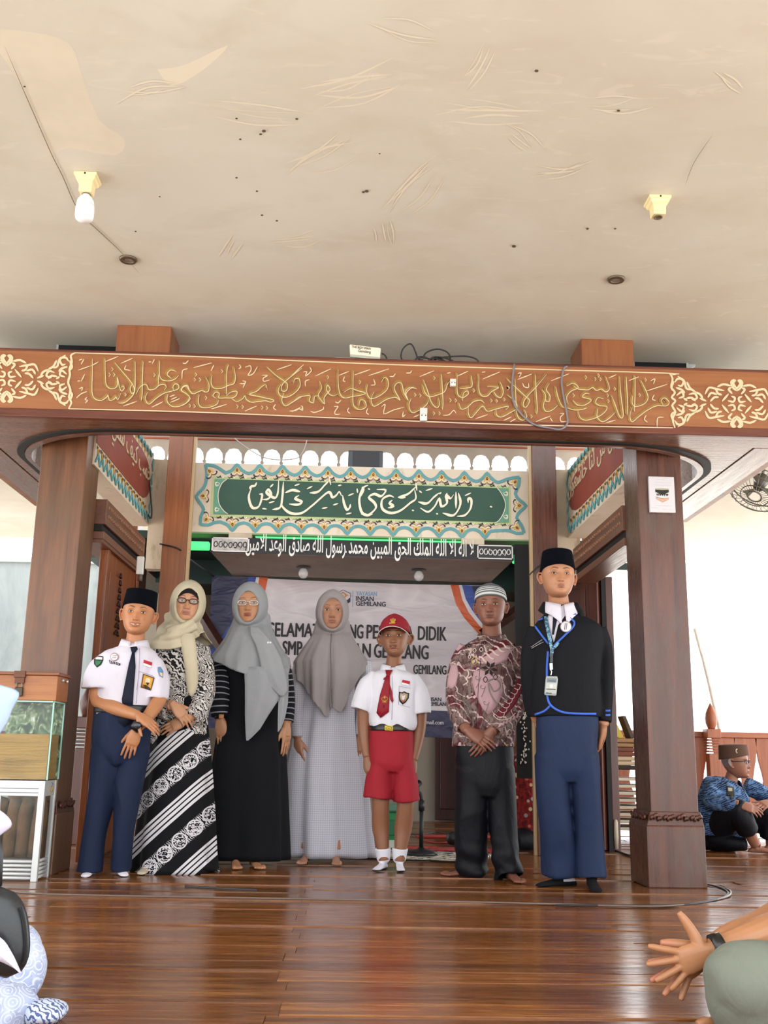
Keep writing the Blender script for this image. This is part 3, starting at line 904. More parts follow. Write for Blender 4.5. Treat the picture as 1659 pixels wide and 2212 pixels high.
# lime band with black spades
m = MB()
QO = [(459, 1029), (1102, 1050), (1104, 1134), (455, 1117)]
QI = [(464, 1034), (1098, 1055), (1099, 1128), (461, 1110)]
m.prism([at(x, y, YG - .004) for x, y in QO], (0, .003, 0), 0)
m.build('lime_band', M_LIME, wall)
sp_ = MB()
for k_ in range(26):
 for (y0_, sl, yy) in ((1029.5, .0327, 0), (1114, .026, 3)):
  x = 476 + k_ * 24.6
  yv = y0_ + (x - 459) * sl + yy
  sp_.prism([at(a, b, YG - .007) for a, b in ((x - 3, yv + 2), (x, yv - 4), (x + 3, yv + 2), (x, yv + .5))], (0, .003, 0), 0)
  ribbon(sp_, [(x - 8, yv - 2), (x - 5, yv + 2), (x - 2.5, yv - 2)], 1.6, YG - .007, .003, 0, 2)
  ribbon(sp_, [(x + 8, yv - 2), (x + 5, yv + 2), (x + 2.5, yv - 2)], 1.6, YG - .007, .003, 1, 2)
o = sp_.build('spade_motifs', [M_INK, M_WHITEP], wall)
o['kind'] = 'stuff'
m = MB().prism([at(x, y, YG - .008) for x, y in QI], (0, .004, 0), 0)
m.build('green_field', M_GREEN, wall)
m = MB()
for lo in ([(464, 1034), (490, 1035), (480, 1043), (473, 1058), (471, 1073), (474, 1090), (484, 1104), (492, 1110), (461, 1110)],
           [(1098, 1055), (1074, 1054), (1082, 1064), (1090, 1080), (1092, 1094), (1086, 1112), (1076, 1126), (1070, 1128), (1099, 1128)]):
 m.prism([at(x, y, YG - .010) for x, y in lo], (0, .003, 0), 0)
 ribbon(m, lo[1:-1], 1.5, YG - .0115, .002, 1, 2, 1)
for cx_, cy_, s in ((468, 1045, 1), (467, 1100, 1), (1094, 1066, -1), (1094, 1116, -1)):
 for q in range(3):
  ribbon(m, [(cx_ + s * (2 + 5 * math.cos(t * 4 + q)), cy_ + 5 * math.sin(t * 4 + q) + q * 2 - 2) for t in (0, .3, .6, .9)], 1.2, YG - .0115, .002, 1, 2)
m.build('green_spandrel', [M_GREENMID, M_WHITEP], wall)
G2 = 4.1475
GREEN_M = {(400, 920): [[(590,560),(570,640),(600,730),(660,720),(690,620),(662,612)],[(640,505),(625,535),(585,545),(590,575)],[(690,660),(740,655),(770,615),(745,570),(730,600),(800,645),(830,600),(838,480)],[(880,500),(870,640),(850,730),(780,750)],[(862,660),(870,720),(940,780),(1040,782),(1130,720),(1210,650),(1270,600),(1300,600),(1320,640),(1355,620),(1380,590),(1402,628)],[(1115,600),(1190,590),(1250,530),(1290,490)],[(895,600),(960,575),(1030,590)],[(1020,620),(985,650),(1045,680),(1010,705),(930,700)],[(1410,620),(1425,700),(1450,750),(1475,730),(1480,700)],[(1640,530),(1590,560),(1560,660),(1580,770),(1630,800),(1680,790)]],
 (780, 920): [[(140,570),(220,575),(180,630),(120,610),(70,640),(120,690),(130,740),(60,800),(0,790)],[(10,545),(20,580),(-10,640)],[(490,545),(420,610),(330,640)],[(330,640),(400,640)],[(480,570),(490,650),(440,690),(350,760),(260,780),(190,740),(190,660),(250,625),(295,640)],[(280,665),(255,690),(290,720),(240,735)],[(510,680),(590,695),(650,640),(700,600)],[(530,735),(600,770),(660,720),(700,650),(720,720),(770,690),(760,620),(800,650),(830,615)],[(770,600),(760,640)],[(850,590),(850,740)],[(872,600),(890,700),(830,800),(730,780)],[(960,690),(960,650),(988,665),(980,740),(930,800),(860,810)]]}
GREEN_S = {(400, 920): [[(690,740),(730,745)],[(750,690),(800,675)],[(980,535),(1025,520)],[(1090,565),(1140,540)],[(1225,740),(1275,730)],[(1325,710),(1370,695)],[(1370,535),(1400,530)],[(1440,790),(1490,780)],[(1460,625),(1510,605)],[(1540,560),(1545,600)],[(1290,460),(1305,530)],[(760,550),(790,520)]],
 (780, 920): [[(930,625),(985,600)],[(455,755),(475,760)],[(672,785),(690,790)],[(580,580),(640,560)],[(520,580),(545,600)],[(700,610),(720,595)],[(490,510),(500,580)],[(62,560),(80,570)],[(1155,720),(1175,728)]]}
for o, L in GREEN_M.items():
 for pts in L:
  m = MB()
  ribbon(m, seg(o, G2, pts), 6.2, YG - .014, .006, 0, 4, .25, nib=2.2)
  m.build('calligraphy_letter', M_WHITEP, wall)
for o, L in GREEN_S.items():
 for pts in L:
  m = MB()
  ribbon(m, seg(o, G2, pts), 3.2, YG - .014, .006, 0, 3, .4)
  m.build('vowel_mark', M_WHITEP, wall)
# side walls with red panels
def side_wall(name, X, sgn, y0, y1, z0, z1, txt):
 o = struct(MB().box(X, y0, z0, X + sgn * .14, y1, z1).build(name, M_WALL))
 e = -sgn * .004
 MB().box(X + e, y0, z0 + .13, X, y1 - .42, z1 - .09).build('red_field', M_REDP, o)
 m = MB()
 m.prism([(X + e, y1 - .42 + .34 * math.sin(t), z0 + .13 + (z1 - z0 - .22) * (0.5 - 0.5 * math.cos(t))) for t in np.linspace(0, PI, 9)], (sgn * .004, 0, 0))
 m.build('red_field_end', M_REDP, o)
 # teal zigzag border and buds
 b = MB()
 step = 0.105
 y = y0
 e2 = -sgn * .006
 zz = [(y0 + i * step / 2, (z0 + .075) if i % 2 else (z0 + .015)) for i in range(int((y1 - .04 - y0) / (step / 2)) + 1)]
 for (a, b_) in zip(zz[:-1], zz[1:]):
  b.tube([(X + e2, a[0], a[1]), (X + e2, b_[0], b_[1])], .006, 4, 0, 1)
 zz = [(y0 + i * step / 2, (z1 - .055) if i % 2 else (z1 - .012)) for i in range(int((y1 - .04 - y0) / (step / 2)) + 1)]
 for (a, b_) in zip(zz[:-1], zz[1:]):
  b.tube([(X + e2, a[0], a[1]), (X + e2, b_[0], b_[1])], .006, 4, 0, 1)
 zz = [((y1 - .03) if i % 2 else (y1 - .075), z0 + .03 + i * step / 2) for i in range(int((z1 - z0 - .05) / (step / 2)) + 1)]
 for (a, b_) in zip(zz[:-1], zz[1:]):
  b.tube([(X + e2, a[0], a[1]), (X + e2, b_[0], b_[1])], .006, 4, 0, 1)
 n_ = int((y1 - .1 - y0) / step)
 for i in range(n_):
  yc = y0 + (i + .5) * step
  for zc_, d in ((z0 + .095, 1), (z1 - .06, -1)):
   b.prism([(X + e2, yc - .022, zc_), (X + e2, yc, zc_ - .035 * d), (X + e2, yc + .022, zc_), (X + e2, yc, zc_ + .028 * d)], (sgn * .003, 0, 0), 1)
   b.prism([(X + e2 * 1.4, yc - .008, zc_), (X + e2 * 1.4, yc, zc_ - .02 * d), (X + e2 * 1.4, yc + .008, zc_), (X + e2 * 1.4, yc, zc_ + .012 * d)], (sgn * .002, 0, 0), 2)
   for q in (-1, 1):
    b.prism([(X + e2 * 1.2, yc + q * .03, zc_ + .01), (X + e2 * 1.2, yc + q * .044, zc_ + .022), (X + e2 * 1.2, yc + q * .048, zc_)], (sgn * .002, 0, 0), 3)
 ob = b.build('painted_border', [M_TEAL, M_YELLOW, M_MAROON, M_INK], o)
 ob['kind'] = 'stuff'
 # calligraphy
 c = txt
 M = Matrix.Translation((X + e * 1.6, (y0 + y1) / 2 - .18, z0 + .30))
 if sgn < 0:
  M = M @ Matrix.Rotation(PI / 2, 4, 'Z') @ Matrix.Rotation(PI / 2, 4, 'X')
 else:
  M = M @ Matrix.Rotation(-PI / 2, 4, 'Z') @ Matrix.Rotation(PI / 2, 4, 'X')
 t = text_obj('calligraphy', c, .19, M_CREAMPAINT, o, M, sx=1.0, align='CENTER', ext=.002)
 return o
def shape_ar(words):
 """place ready-shaped arabic letters for a left-to-right typesetter"""
 return ''.join(reversed(words))
AR1 = shape_ar('\ufed3\ufef0 \ufed7\ufede \ufee3\ufea6\ufe8e\ufedf\ufed4\ufe98\ufeea \ufedb\ufef4\ufec0\ufe8e')
side_wall('wall_left', -1.5, -1, 5.68, 7.33, 2.22, 2.765, shape_ar('\ufed7\ufede \ufea7\ufee4\ufe90 \ufedb\ufef4\ufed2 \ufeb3\ufe98\ufef2\ufeae \ufed7\ufede \ufea7\ufee4\ufe90'))
side_wall('wall_right', 1.57, 1, 5.7, 7.29, 2.20, 2.70, shape_ar('\ufea7\ufe8e\ufeb7\ufecc\ufeee\ufee5 \ufee3\ufee6 \ufedf\ufee8\ufe8e \ufea7\ufe8e\ufeb7\ufecc\ufeee\ufee5'))
# ------------------------------------------------------------------ valance with pointed arches and the open sky behind
M_VAL = plain('valance_board', '#a3968a', 0.6, vary=0.08)
YV = 9.0
v = thing('scalloped_valance', 'long pale board cut into a row of pointed arches under the roof edge', 'valance', (.1, YV, 3.3))
xs0, pitch = -2.3, 41.0 * 0.00399
pitch = float(at(871, 970, YV)[0] - at(830, 970, YV)[0])
xa = float(at(463, 980, YV)[0]) - pitch * 4
zt = 3.40
for i in range(30):
 cx_ = xa + i * pitch
 zp = 3.335
 zl = 3.20
 h = pitch / 2
 arch = [(cx_ - h, zl - .015), (cx_ - h + .012, zl + .05), (cx_ - h * .8, zl + .085), (cx_ - h * .45, zl + .125), (cx_, zp), (cx_ + h * .45, zl + .125), (cx_ + h * .8, zl + .085), (cx_ + h - .012, zl + .05), (cx_ + h, zl - .015)]
 poly = [(cx_ - h, YV, zt)] + [(x, YV, z) for x, z in arch] + [(cx_ + h, YV, zt)]
 m = MB().prism(poly, (0, .025, 0))
 m.prism([(cx_ - h - .018, YV - .003, zl + .005), (cx_ - h, YV - .003, zl - .045), (cx_ - h + .018, YV - .003, zl + .005), (cx_ - h, YV - .003, zl + .03)], (0, .03, 0))
 m.build('arch_cutout', M_VAL, v)
MB().box(-2.6, YV - .03, zt, 2.8, YV + .03, zt + .012).build('red_batten', plain('red_brown_batten', '#a0523c', .5), v)
MB().box(-2.6, YV, zt + .012, 2.8, YV + .1, 4.0).build('fascia', plain('grey_fascia', '#aaa196', .7), v)
MB().box(-2.2, 5.75, 3.62, 2.3, YV + .05, 3.7).build('high_soffit', plain('grey_fascia', '#aaa196', .7), v)
# loudspeaker on the wall
t = thing('speaker_box', 'dark flat loudspeaker box on top of the painted green panel wall', 'speaker', (float(at(790, 1000, 7.4)[0]), 7.35, 2.705))
MB().box(at(752, 990, 7.4)[0], 7.33, 2.706, at(827, 990, 7.4)[0], 7.43, 2.842).build('cabinet', plain('speaker_grey', '#3b3d44', .4), t, bevel=.008)
MB().box(at(762, 990, 7.4)[0], 7.326, 2.715, at(819, 990, 7.4)[0], 7.332, 2.832).build('grille', plain('speaker_grille', '#292a30', .5, bump=.3, scale=120), t)
# ------------------------------------------------------------------ canopy of the prayer niche with the black inscription
can = thing('niche_canopy', 'grey concrete slab with a black and white arabic inscription along its edge', 'canopy', (.06, 7.3, 2.02))
MB().hexa([(-1.035, 7.30, 2.03), (1.165, 7.30, 2.02), (1.13, 8.28, 2.02), (-.99, 8.28, 2.03), (-1.035, 7.30, 2.145), (1.165, 7.30, 2.133), (1.13, 8.28, 2.14), (-.99, 8.28, 2.14)]).build('slab', paint_plaster('stained_concrete', '#8d8079', '#a3968d', '#5d534d'), can, bevel=.004)
fr = MB().hexa([(-1.038, 7.285, 2.032), (1.168, 7.285, 2.022), (1.168, 7.30, 2.022), (-1.038, 7.30, 2.032), (-1.038, 7.285, 2.143), (1.168, 7.285, 2.131), (1.168, 7.30, 2.131), (-1.038, 7.30, 2.143)]).build('black_board', plain('inscription_black', '#17171b', .35, vary=.3, scale=12), can)
AR = shape_ar('\ufefb \ufe8d\ufedf\ufeea \ufe8d\ufefb \ufe8d\ufedf\ufee0\ufeea \ufe8d\ufedf\ufee4\ufee0\ufeda \ufe8d\ufedf\ufea4\ufed6 \ufe8d\ufedf\ufee4\ufe92\ufef4\ufee6 \ufee3\ufea4\ufee4\ufeaa \ufeae\ufeb3\ufeee\ufedd \ufe8d\ufedf\ufee0\ufeea \ufebb\ufe8e\ufea9\ufed5 \ufe8d\ufedf\ufeee\ufecb\ufeaa \ufe8d\ufefb\ufee3\ufef4\ufee6')
tx = text_obj('inscription', AR, .118, plain('inscription_white', '#e6e3e0', .6), can, facing((0.0, 7.281, 2.057)), sx=1.0, align='CENTER', ext=.002, bold=.0015)
bx = [v_.co.x for v_ in tx.data.vertices]
wd_ = max(bx) - min(bx)
mid = (max(bx) + min(bx)) / 2
want = 1.66
for v_ in tx.data.vertices:
 v_.co.x = (v_.co.x - mid) * want / wd_ + 0.045 - WLOC[can.name][0]
 v_.co.z = (v_.co.z + WLOC[can.name][2] - 2.083) * 1.45 + 2.084 - WLOC[can.name][2] - (v_.co.x) * .0045
for x0, x1, q in ((-1.03, -.76, 0), (.90, 1.16, 1)):
 m = MB()
 zc0 = 2.036 - (x0 + 1.03) * .0045
 m.box(x0, 7.279, zc0 + .002, x1, 7.286, zc0 + .104, 0 if q == 0 else 1)
 for (a, b, c, d) in ((x0, zc0, x1, zc0 + .008), (x0, zc0 + .096, x1, zc0 + .104), (x0, zc0, x0 + .008, zc0 + .104), (x1 - .008, zc0, x1, zc0 + .104)):
  m.box(a, 7.276, b, c, 7.28, d, 2)
 for i in range(7):
  xx = x0 + .03 + i * (x1 - x0 - .06) / 6
  m.tube([(xx + .014 * math.cos(t * 6 + i), 7.278, zc0 + .052 + .026 * math.sin(t * 6 + i) * (1 - t * .4)) for t in np.linspace(0, 1, 6)], .0035, 5, 2 if q else 1, 2)
 m.build('inscription_cartouche', [plain('flaked_white', '#bfbab6', .7, vary=.35, scale=25), plain('cartouche_black', '#2b2b2f', .5), plain('inscription_white', '#e6e3e0', .6)], can)
for x in (-.83, .87):
 MB().box(x - .085, 7.292, 2.135, x + .085, 7.36, 2.182).build('bracket', M_WALLGREY, can, bevel=.005)
for px, py in ((656, 1216), (905, 1222)):
 p = at(px, py, 7.75)
 b = thing('niche_bulb', 'small white round bulb under the canopy, ' + ('left of the two' if px < 800 else 'right of the two'), 'light bulb', (p[0], 7.75, 2.03), 'bulbs under the canopy')
 MB().lathe([(.001, 2.0195), (.055, 2.0195), (.058, 2.014), (.001, 2.008)], (p[0], 7.75, 0), 18).build('rose', plain('dark_rose', '#3b3430', .5), b)
 MB().lathe([(.001, 1.93), (.02, 1.935), (.036, 1.955), (.038, 1.975), (.028, 1.998), (.02, 2.009)], (p[0], 7.75, 0), 18).build('globe', plain('unlit_bulb', '#d8d4d6', .2, vary=.02), b, smooth=True)
# green light tubes
M_LED = NT('green_led')
M_LED.put('Base Color', lin('#4fdc7c'))
M_LED.put('Emission Color', lin('#52f08a'))
M_LED.put('Emission Strength', .75)
M_LED = M_LED.m
for x0, x1, z0, z1, lb in ((-1.235, -1.06, 2.065, 2.125, 'bright green light box left of the black inscription'), (1.175, 1.262, 2.02, 2.082, 'bright green light box right of the black inscription')):
 o = MB().box(x0, 7.36, z0, x1, 7.42, z1).build('green_light', M_LED, None, bevel=.01, loc=((x0 + x1) / 2, 7.39, z0))
 tag(o, lb, 'light', 'green lights beside the canopy')
o = MB().box(-.72, 7.302, 2.1515, .80, 7.33, 2.159).build('green_light_strip', M_LED, None, loc=(0, 7.34, 2.147))
tag(o, 'thin green light strip between canopy slab and painted wall', 'light')
# ------------------------------------------------------------------ niche behind: side walls, back wall, door
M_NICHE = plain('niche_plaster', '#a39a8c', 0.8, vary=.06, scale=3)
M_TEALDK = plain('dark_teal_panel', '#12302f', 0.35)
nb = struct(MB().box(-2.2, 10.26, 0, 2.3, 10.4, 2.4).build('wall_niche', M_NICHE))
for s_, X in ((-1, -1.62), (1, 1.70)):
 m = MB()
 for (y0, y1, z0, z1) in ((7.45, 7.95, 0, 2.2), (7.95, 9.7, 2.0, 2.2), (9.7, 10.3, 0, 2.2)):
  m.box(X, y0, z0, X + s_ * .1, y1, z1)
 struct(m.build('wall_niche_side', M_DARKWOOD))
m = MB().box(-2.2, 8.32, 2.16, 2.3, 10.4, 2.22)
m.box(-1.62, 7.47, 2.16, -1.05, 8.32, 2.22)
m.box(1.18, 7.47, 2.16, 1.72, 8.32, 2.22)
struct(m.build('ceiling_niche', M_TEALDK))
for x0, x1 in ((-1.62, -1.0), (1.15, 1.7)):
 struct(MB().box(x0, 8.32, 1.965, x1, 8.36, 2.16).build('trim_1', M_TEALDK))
d = struct(MB().box(at(940, 1700, 10.2)[0], 10.2, 0.02, at(1065, 1700, 10.2)[0], 10.25, 1.7).build('door_1', M_DARKWOOD, bevel=.004))
d2 = MB().box(at(950, 1700, 10.2)[0], 10.185, .12, at(1055, 1700, 10.2)[0], 10.2, 1.6).build('door_panel', M_DARKWOOD, d, bevel=.01)
# struts seen beside the banner
for pts in ([(-1.5, 8.25, 2.1), (-.95, 8.25, 1.3)], [(1.55, 8.25, 1.62), (1.0, 8.25, 1.25)], [(1.62, 8.2, 1.98), (1.05, 8.2, 1.58)]):
 m = MB()
 a, b = np.array(pts[0]), np.array(pts[1])
 m.tube([a, b], .045, 4, 0, 1)
 o = m.build('timber_brace', M_DARKWOOD, None, loc=tuple((a + b) / 2))
 tag(o, 'slanting dark timber brace beside the banner, ' + ('left of it' if a[0] < 0 else ('right of it, lower one' if a[2] < 1.8 else 'right of it, upper one')), 'brace', 'braces beside the banner')
# ------------------------------------------------------------------ lamps on the ceiling
M_IVORY = plain('ivory_plastic', '#e6d7a6', .4)
M_IVORYDK = plain('ivory_shade', '#6b5f45', .5)
M_BULB = plain('frosted_bulb', '#eef0f4', .25)
def socket(px, py, bulb, label):
 p = onz(px, py, ZC)
 x, y = p[0], p[1]
 t = thing('ceiling_lamp_holder', label, 'lamp', (x, y, ZC), 'lamp holders on the ceiling')
 hw = .044
 R = []
 for h, z in ((hw, ZC - .0005), (hw, ZC - .012), (hw * .86, ZC - .016), (hw * .82, ZC - .026), (hw * .6, ZC - .034), (hw * .56, ZC - .075)):
  R.append([(x - h, y - h, z), (x + h, y - h, z), (x + h, y + h, z), (x - h, y + h, z)])
 MB().rings(R).build('housing', M_IVORY, t, bevel=.002)
 MB().lathe([(.001, ZC - .0755), (.017, ZC - .0755), (.018, ZC - .079), (.013, ZC - .079), (.012, ZC - .062)], (x, y, 0), 18, cap=False).build('socket_ring', M_IVORYDK, t, smooth=True)
 MB().lathe([(.004, -.0005), (.004, .001)], (x, y - hw - .001, ZC - .008), 8, axis='Y').build('screw_hole', M_BLACK, t)
 if bulb:
  b = thing('led_bulb', 'white cylindrical bulb screwed into the lamp holder', 'light bulb', (x, y, ZC - .08))
  MB().lathe([(.001, ZC - .066), (.014, ZC - .068), (.016, ZC - .082), (.024, ZC - .09), (.032, ZC - .105), (.034, ZC - .12)], (x, y, 0), 22).build('collar', M_BULB, b, smooth=True)
  MB().lathe([(.034, ZC - .12), (.036, ZC - .135), (.036, ZC - .168), (.033, ZC - .182), (.024, ZC - .19), (.001, ZC - .192)], (x, y, 0), 22).build('diffuser', plain('bulb_diffuser', '#f4f4f8', .3), b, smooth=True)
 return t
socket(190, 383, True, 'ivory square lamp holder on the ceiling with a white bulb')
socket(1420, 432, False, 'ivory square lamp holder on the ceiling with an empty socket')
for px, py, lb in ((277, 559, 'round brown recessed downlight near the bulb'), (1331, 602, 'round brown recessed downlight near the empty lamp holder')):
 p = onz(px, py, ZC)
 t = thing('downlight', lb, 'lamp', (p[0], p[1], ZC), 'downlights in the ceiling')
 MB().lathe([(.024, ZC - .001), (.022, ZC - .011), (.036, ZC - .012), (.041, ZC - .006), (.041, ZC - .0005)], (p[0], p[1], 0), 24, cap=False).build('ring', plain('bronze_ring', '#5e4f40', .35, metal=.4), t, smooth=True)
 MB().lathe([(.001, ZC - .004), (.024, ZC - .004)], (p[0], p[1], 0), 24, cap=False).build('lens', plain('dull_lens', '#9d958a', .3), t)
# ------------------------------------------------------------------ things lying on the beam
M_ALU = plain('aluminium', '#c3c7c9', .3, metal=.6)
M_SCREEN = plain('dark_screen', '#14171c', .25)
for xl, xr, yt, yb, lb in ((124, 262, 735, 768, 'dark screen in a silver frame standing behind the beam left of the left post'), (1365, 1487, 772, 806, 'dark screen in a silver frame standing behind the beam right of the right post')):
 a, b = at(xl, yt, 5.4), at(xr, yb, 5.4)
 t = thing('framed_screen', lb, 'screen', ((a[0] + b[0]) / 2, 5.4, ZB1), 'screens on the beam')
 x0, x1, z1 = a[0], b[0], a[2]
 MB().box(x0 + .008, 5.4, ZB1 - .05, x1 - .008, 5.43, z1 - .012).build('panel', M_SCREEN, t)
 f = MB().box(x0, 5.392, z1 - .012, x1, 5.435, z1)
 f.box(x0, 5.392, ZB1 - .05, x0 + .012, 5.435, z1)
 f.box(x1 - .012, 5.392, ZB1 - .05, x1, 5.435, z1)
 f.build('frame', M_ALU, t, bevel=.002)
 MB().box(x0, 5.30, ZB1 - .058, x1, 5.435, ZB1 - .05).build('foot', M_ALU, t)
 if xl > 800:
  MB().prism([(x1, 5.41, z1 - .02), (x1 + .05, 5.41, z1 - .022), (x1 + .045, 5.41, z1 - .04), (x1 + .02, 5.41, z1 - .05), (x1, 5.41, z1 - .05)], (0, .01, 0)).build('hinge_plate', M_ALU, t)
# support ledge so that things can lie on the beam
MB().box(RX0, BY1 + .001, ZB1 - .07, RX1, 5.46, ZB1 - .06).build('top_board', M_BEAMEDGE, beam)
# white box with handwriting
p0, p1 = at(754, 778, 5.03), at(823, 748, 5.03)
t = thing('junction_box', 'small white plastic box with handwriting lying on the beam', 'box', ((p0[0] + p1[0]) / 2, 5.06, ZB1))
zb = ZB1 + .0065
dz = .014
A = [(p0[0] + .006, 5.02, zb + .018), (p1[0] - .004, 5.02, zb + .006), (p1[0], 5.11, zb + .006), (p0[0] + .006, 5.11, zb + .018)]
B = [(p0[0], 5.025, zb + .088), (p1[0], 5.025, zb + .072), (p1[0], 5.11, zb + .072), (p0[0], 5.11, zb + .088)]
MB().hexa(A + B).build('case', plain('box_white', '#e9e2cf', .4), t, bevel=.006)
MB().hexa([(a[0], a[1] - .003, a[2] - .004) if i < 2 else (a[0], a[1], a[2] - .004) for i, a in enumerate(A)] + [(a[0], a[1], a[2] + .012) for a in A]).build('base', plain('box_grey', '#aeb2a8', .4), t, bevel=.003)
M_PEN = plain('pen_ink', '#2a2a2e', .6)
ang = math.atan2(-.016, p1[0] - p0[0])
for s_, size, dx, dzz in (('THE BOY IMAN', .018, .012, .066), ('Gemilang', .022, .045, .043)):
 text_obj('handwriting', s_, size, M_PEN, t, facing((p0[0] + dx, 5.0205, zb + dzz), ang), sx=.82, ext=.0006)
# foot under the tilted end
MB().box(p0[0] + .01, 5.03, ZB1 + .006, p0[0] + .03, 5.1, zb + .02).build('mount', plain('box_grey', '#aeb2a8', .4), t)
o = MB().tube([at(x, y, 5.05) for x, y in ((700, 778), (720, 774), (742, 774), (760, 775), (772, 780), (776, 783))], .004, 6).build('white_cable', plain('white_cable', '#d8d8d2', .5), None, smooth=True, loc=at(730, 778, 5.05))
tag(o, 'short white cable lying on the beam left of the white box', 'cable')
M_CABLE = plain('black_cable', '#17181b', .45)
def cable(name, pts, r, label, mat=None, k=6, group=None):
 P = cr(pts, k)
 o = MB().tube(P, r, 6, 0, 1).build(name, mat or M_CABLE, None, smooth=True, loc=tuple(np.mean(P, 0)))
 return tag(o, label, 'cable', group)
S = 4.608
def bp(pts, Y=5.03, org=(700, 720)):
 return [at(org[0] + x / S, org[1] + y / S, Y) for x, y in pts]
coil = thing('cable_coil', 'tangled coil of black cable lying on top of the beam', 'cable', (float(at(935, 780, 5.03)[0]), 5.05, ZB1))
for j, pts in enumerate([[(880, 290), (800, 285), (765, 230), (790, 150), (850, 105), (885, 130), (910, 190), (935, 250), (985, 270)], [(985, 250), (1010, 200), (1080, 165), (1150, 160), (1220, 185), (1255, 235), (1250, 280)], [(870, 290), (960, 240), (1080, 260), (1180, 240), (1300, 230), (1420, 230), (1510, 255), (1565, 318)], [(1020, 300), (1080, 240), (1180, 240), (1270, 270), (1315, 305), (1290, 340), (1200, 350), (1120, 330), (1060, 290)], [(1040, 290), (1110, 250), (1190, 290), (1240, 300), (1160, 250)], [(1060, 310), (1100, 330), (1130, 300), (1160, 260), (1190, 300)], [(900, 285), (930, 240), (1000, 235), (1060, 270), (1110, 300)], [(1000, 270), (1050, 290), (1100, 310), (1150, 290), (1100, 270)]]):
 MB().tube(cr(bp(pts, 4.993 + .006 * j if j > 2 else 5.03), 5), .0042, 6, 0, 1).build('cable_loop', M_CABLE, coil, smooth=True)
cable('black_cable', bp([(575, 200), (605, 220), (625, 260), (632, 290)]), .004, 'short black cable hanging from the white box on the beam')
cable('black_cable', bp([(200, 268), (260, 255), (310, 260), (345, 280)], 5.02), .0045, 'short black cable bending under the white box on the beam')
cable('grey_cable', [at(x, y, 4.985) for x, y in ((1111, 786), (1106, 830), (1108, 862), (1118, 885), (1150, 915), (1190, 925), (1212, 927), (1225, 915), (1224, 890), (1216, 850), (1213, 820), (1218, 797), (1225, 791))], .0055, 'grey cable looping down over the beam front', plain('grey_cable', '#78757c', .4))
for px0, py0, px1, py1, ar in ((972, 820, 984, 836, 0), (907, 883, 922, 911, 1)):
 a, b = at(px0, py0, 4.99), at(px1, py1, 4.99)
 t = thing('power_socket', 'small white socket on the beam ' + ('among the letters' if not ar else 'on its lower border line'), 'socket', ((a[0] + b[0]) / 2, 4.99, b[2]), 'sockets on the beam')
 MB().box(a[0], 4.972, b[2], b[0], 4.9975, a[2]).build('plate', plain('socket_white', '#e4e2da', .35), t, bevel=.003)
 MB().box(a[0] - .001, 4.968, b[2] + (a[2] - b[2]) * .52, b[0] + .001, 4.974, a[2] - .002).build('cover', plain('socket_grey', '#c8cac6', .35), t, bevel=.002)
 w_ = b[0] - a[0]
 for q in (.2, .72):
  MB().box(a[0] + w_ * q, 4.9695, b[2] + (a[2] - b[2]) * .36, a[0] + w_ * q + .005, 4.9735, b[2] + (a[2] - b[2]) * .46).build('slot', M_BLACK, t)
# ------------------------------------------------------------------ picture on the right pillar
a, b = at(1398, 1031, 5.4), at(1457, 1110, 5.4)
t = thing('picture_plaque', 'white plaque with a black cube building printed on it', 'picture', ((a[0] + b[0]) / 2, 5.4, b[2]))
x0, x1, z0, z1 = a[0], b[0], b[2], a[2]
MB().box(x0, 5.375, z0, x1, 5.397, z1).build('board', plain('plaque_white', '#cfccd2', .25), t, bevel=.004)
W_, H_ = x1 - x0, z1 - z0
P_ = lambda u, v: (x0 + u * W_, 5.3735, z0 + v * H_)
art = MB()
art.prism([P_(*q) for q in ((.24, .56), (.51, .48), (.51, .62), (.24, .63))], (0, .002, 0), 0)
art.prism([P_(*q) for q in ((.51, .48), (.76, .56), (.76, .63), (.51, .62))], (0, .002, 0), 0)
art.build('cube_curtain', M_INK, t)
art = MB().prism([P_(*q) for q in ((.24, .63), (.51, .615), (.76, .63), (.76, .66), (.51, .67), (.24, .66))], (0, .002, 0), 1)
art.prism([P_(*q) for q in ((.26, .37), (.51, .27), (.75, .36), (.75, .42), (.51, .39), (.26, .43))], (0, .002, 0), 2)
art.prism([P_(*q) for q in ((.25, .42), (.51, .38), (.75, .42), (.75, .56), (.51, .48), (.25, .56))], (0, .0015, 0), 3)
for u in (.3, .37, .44, .51, .58, .65, .71):
 art.prism([(q[0], q[1] - .001, q[2]) for q in [P_(u - .03, .5), P_(u, .44), P_(u + .03, .5), P_(u, .53)]], (0, .001, 0), 0)
art.build('cube_print', [M_INK, plain('print_olive', '#a5a287', .5), plain('print_sand', '#c69f86', .5), plain('print_white', '#d8d6da', .5)], t)
for u, v_, w2 in ((.3, .90, .34), (.55, .93, .2), (.25, .82, .6), (.22, .75, .66), (.22, .18, .62), (.1, .12, .2), (.5, .08, .35)):
 MB().box(x0 + u * W_, 5.3735, z0 + v_ * H_, x0 + (u + w2) * W_, 5.3755, z0 + (v_ + .014) * H_).build('printed_line', plain('print_grey', '#c2bfc4', .5), t)
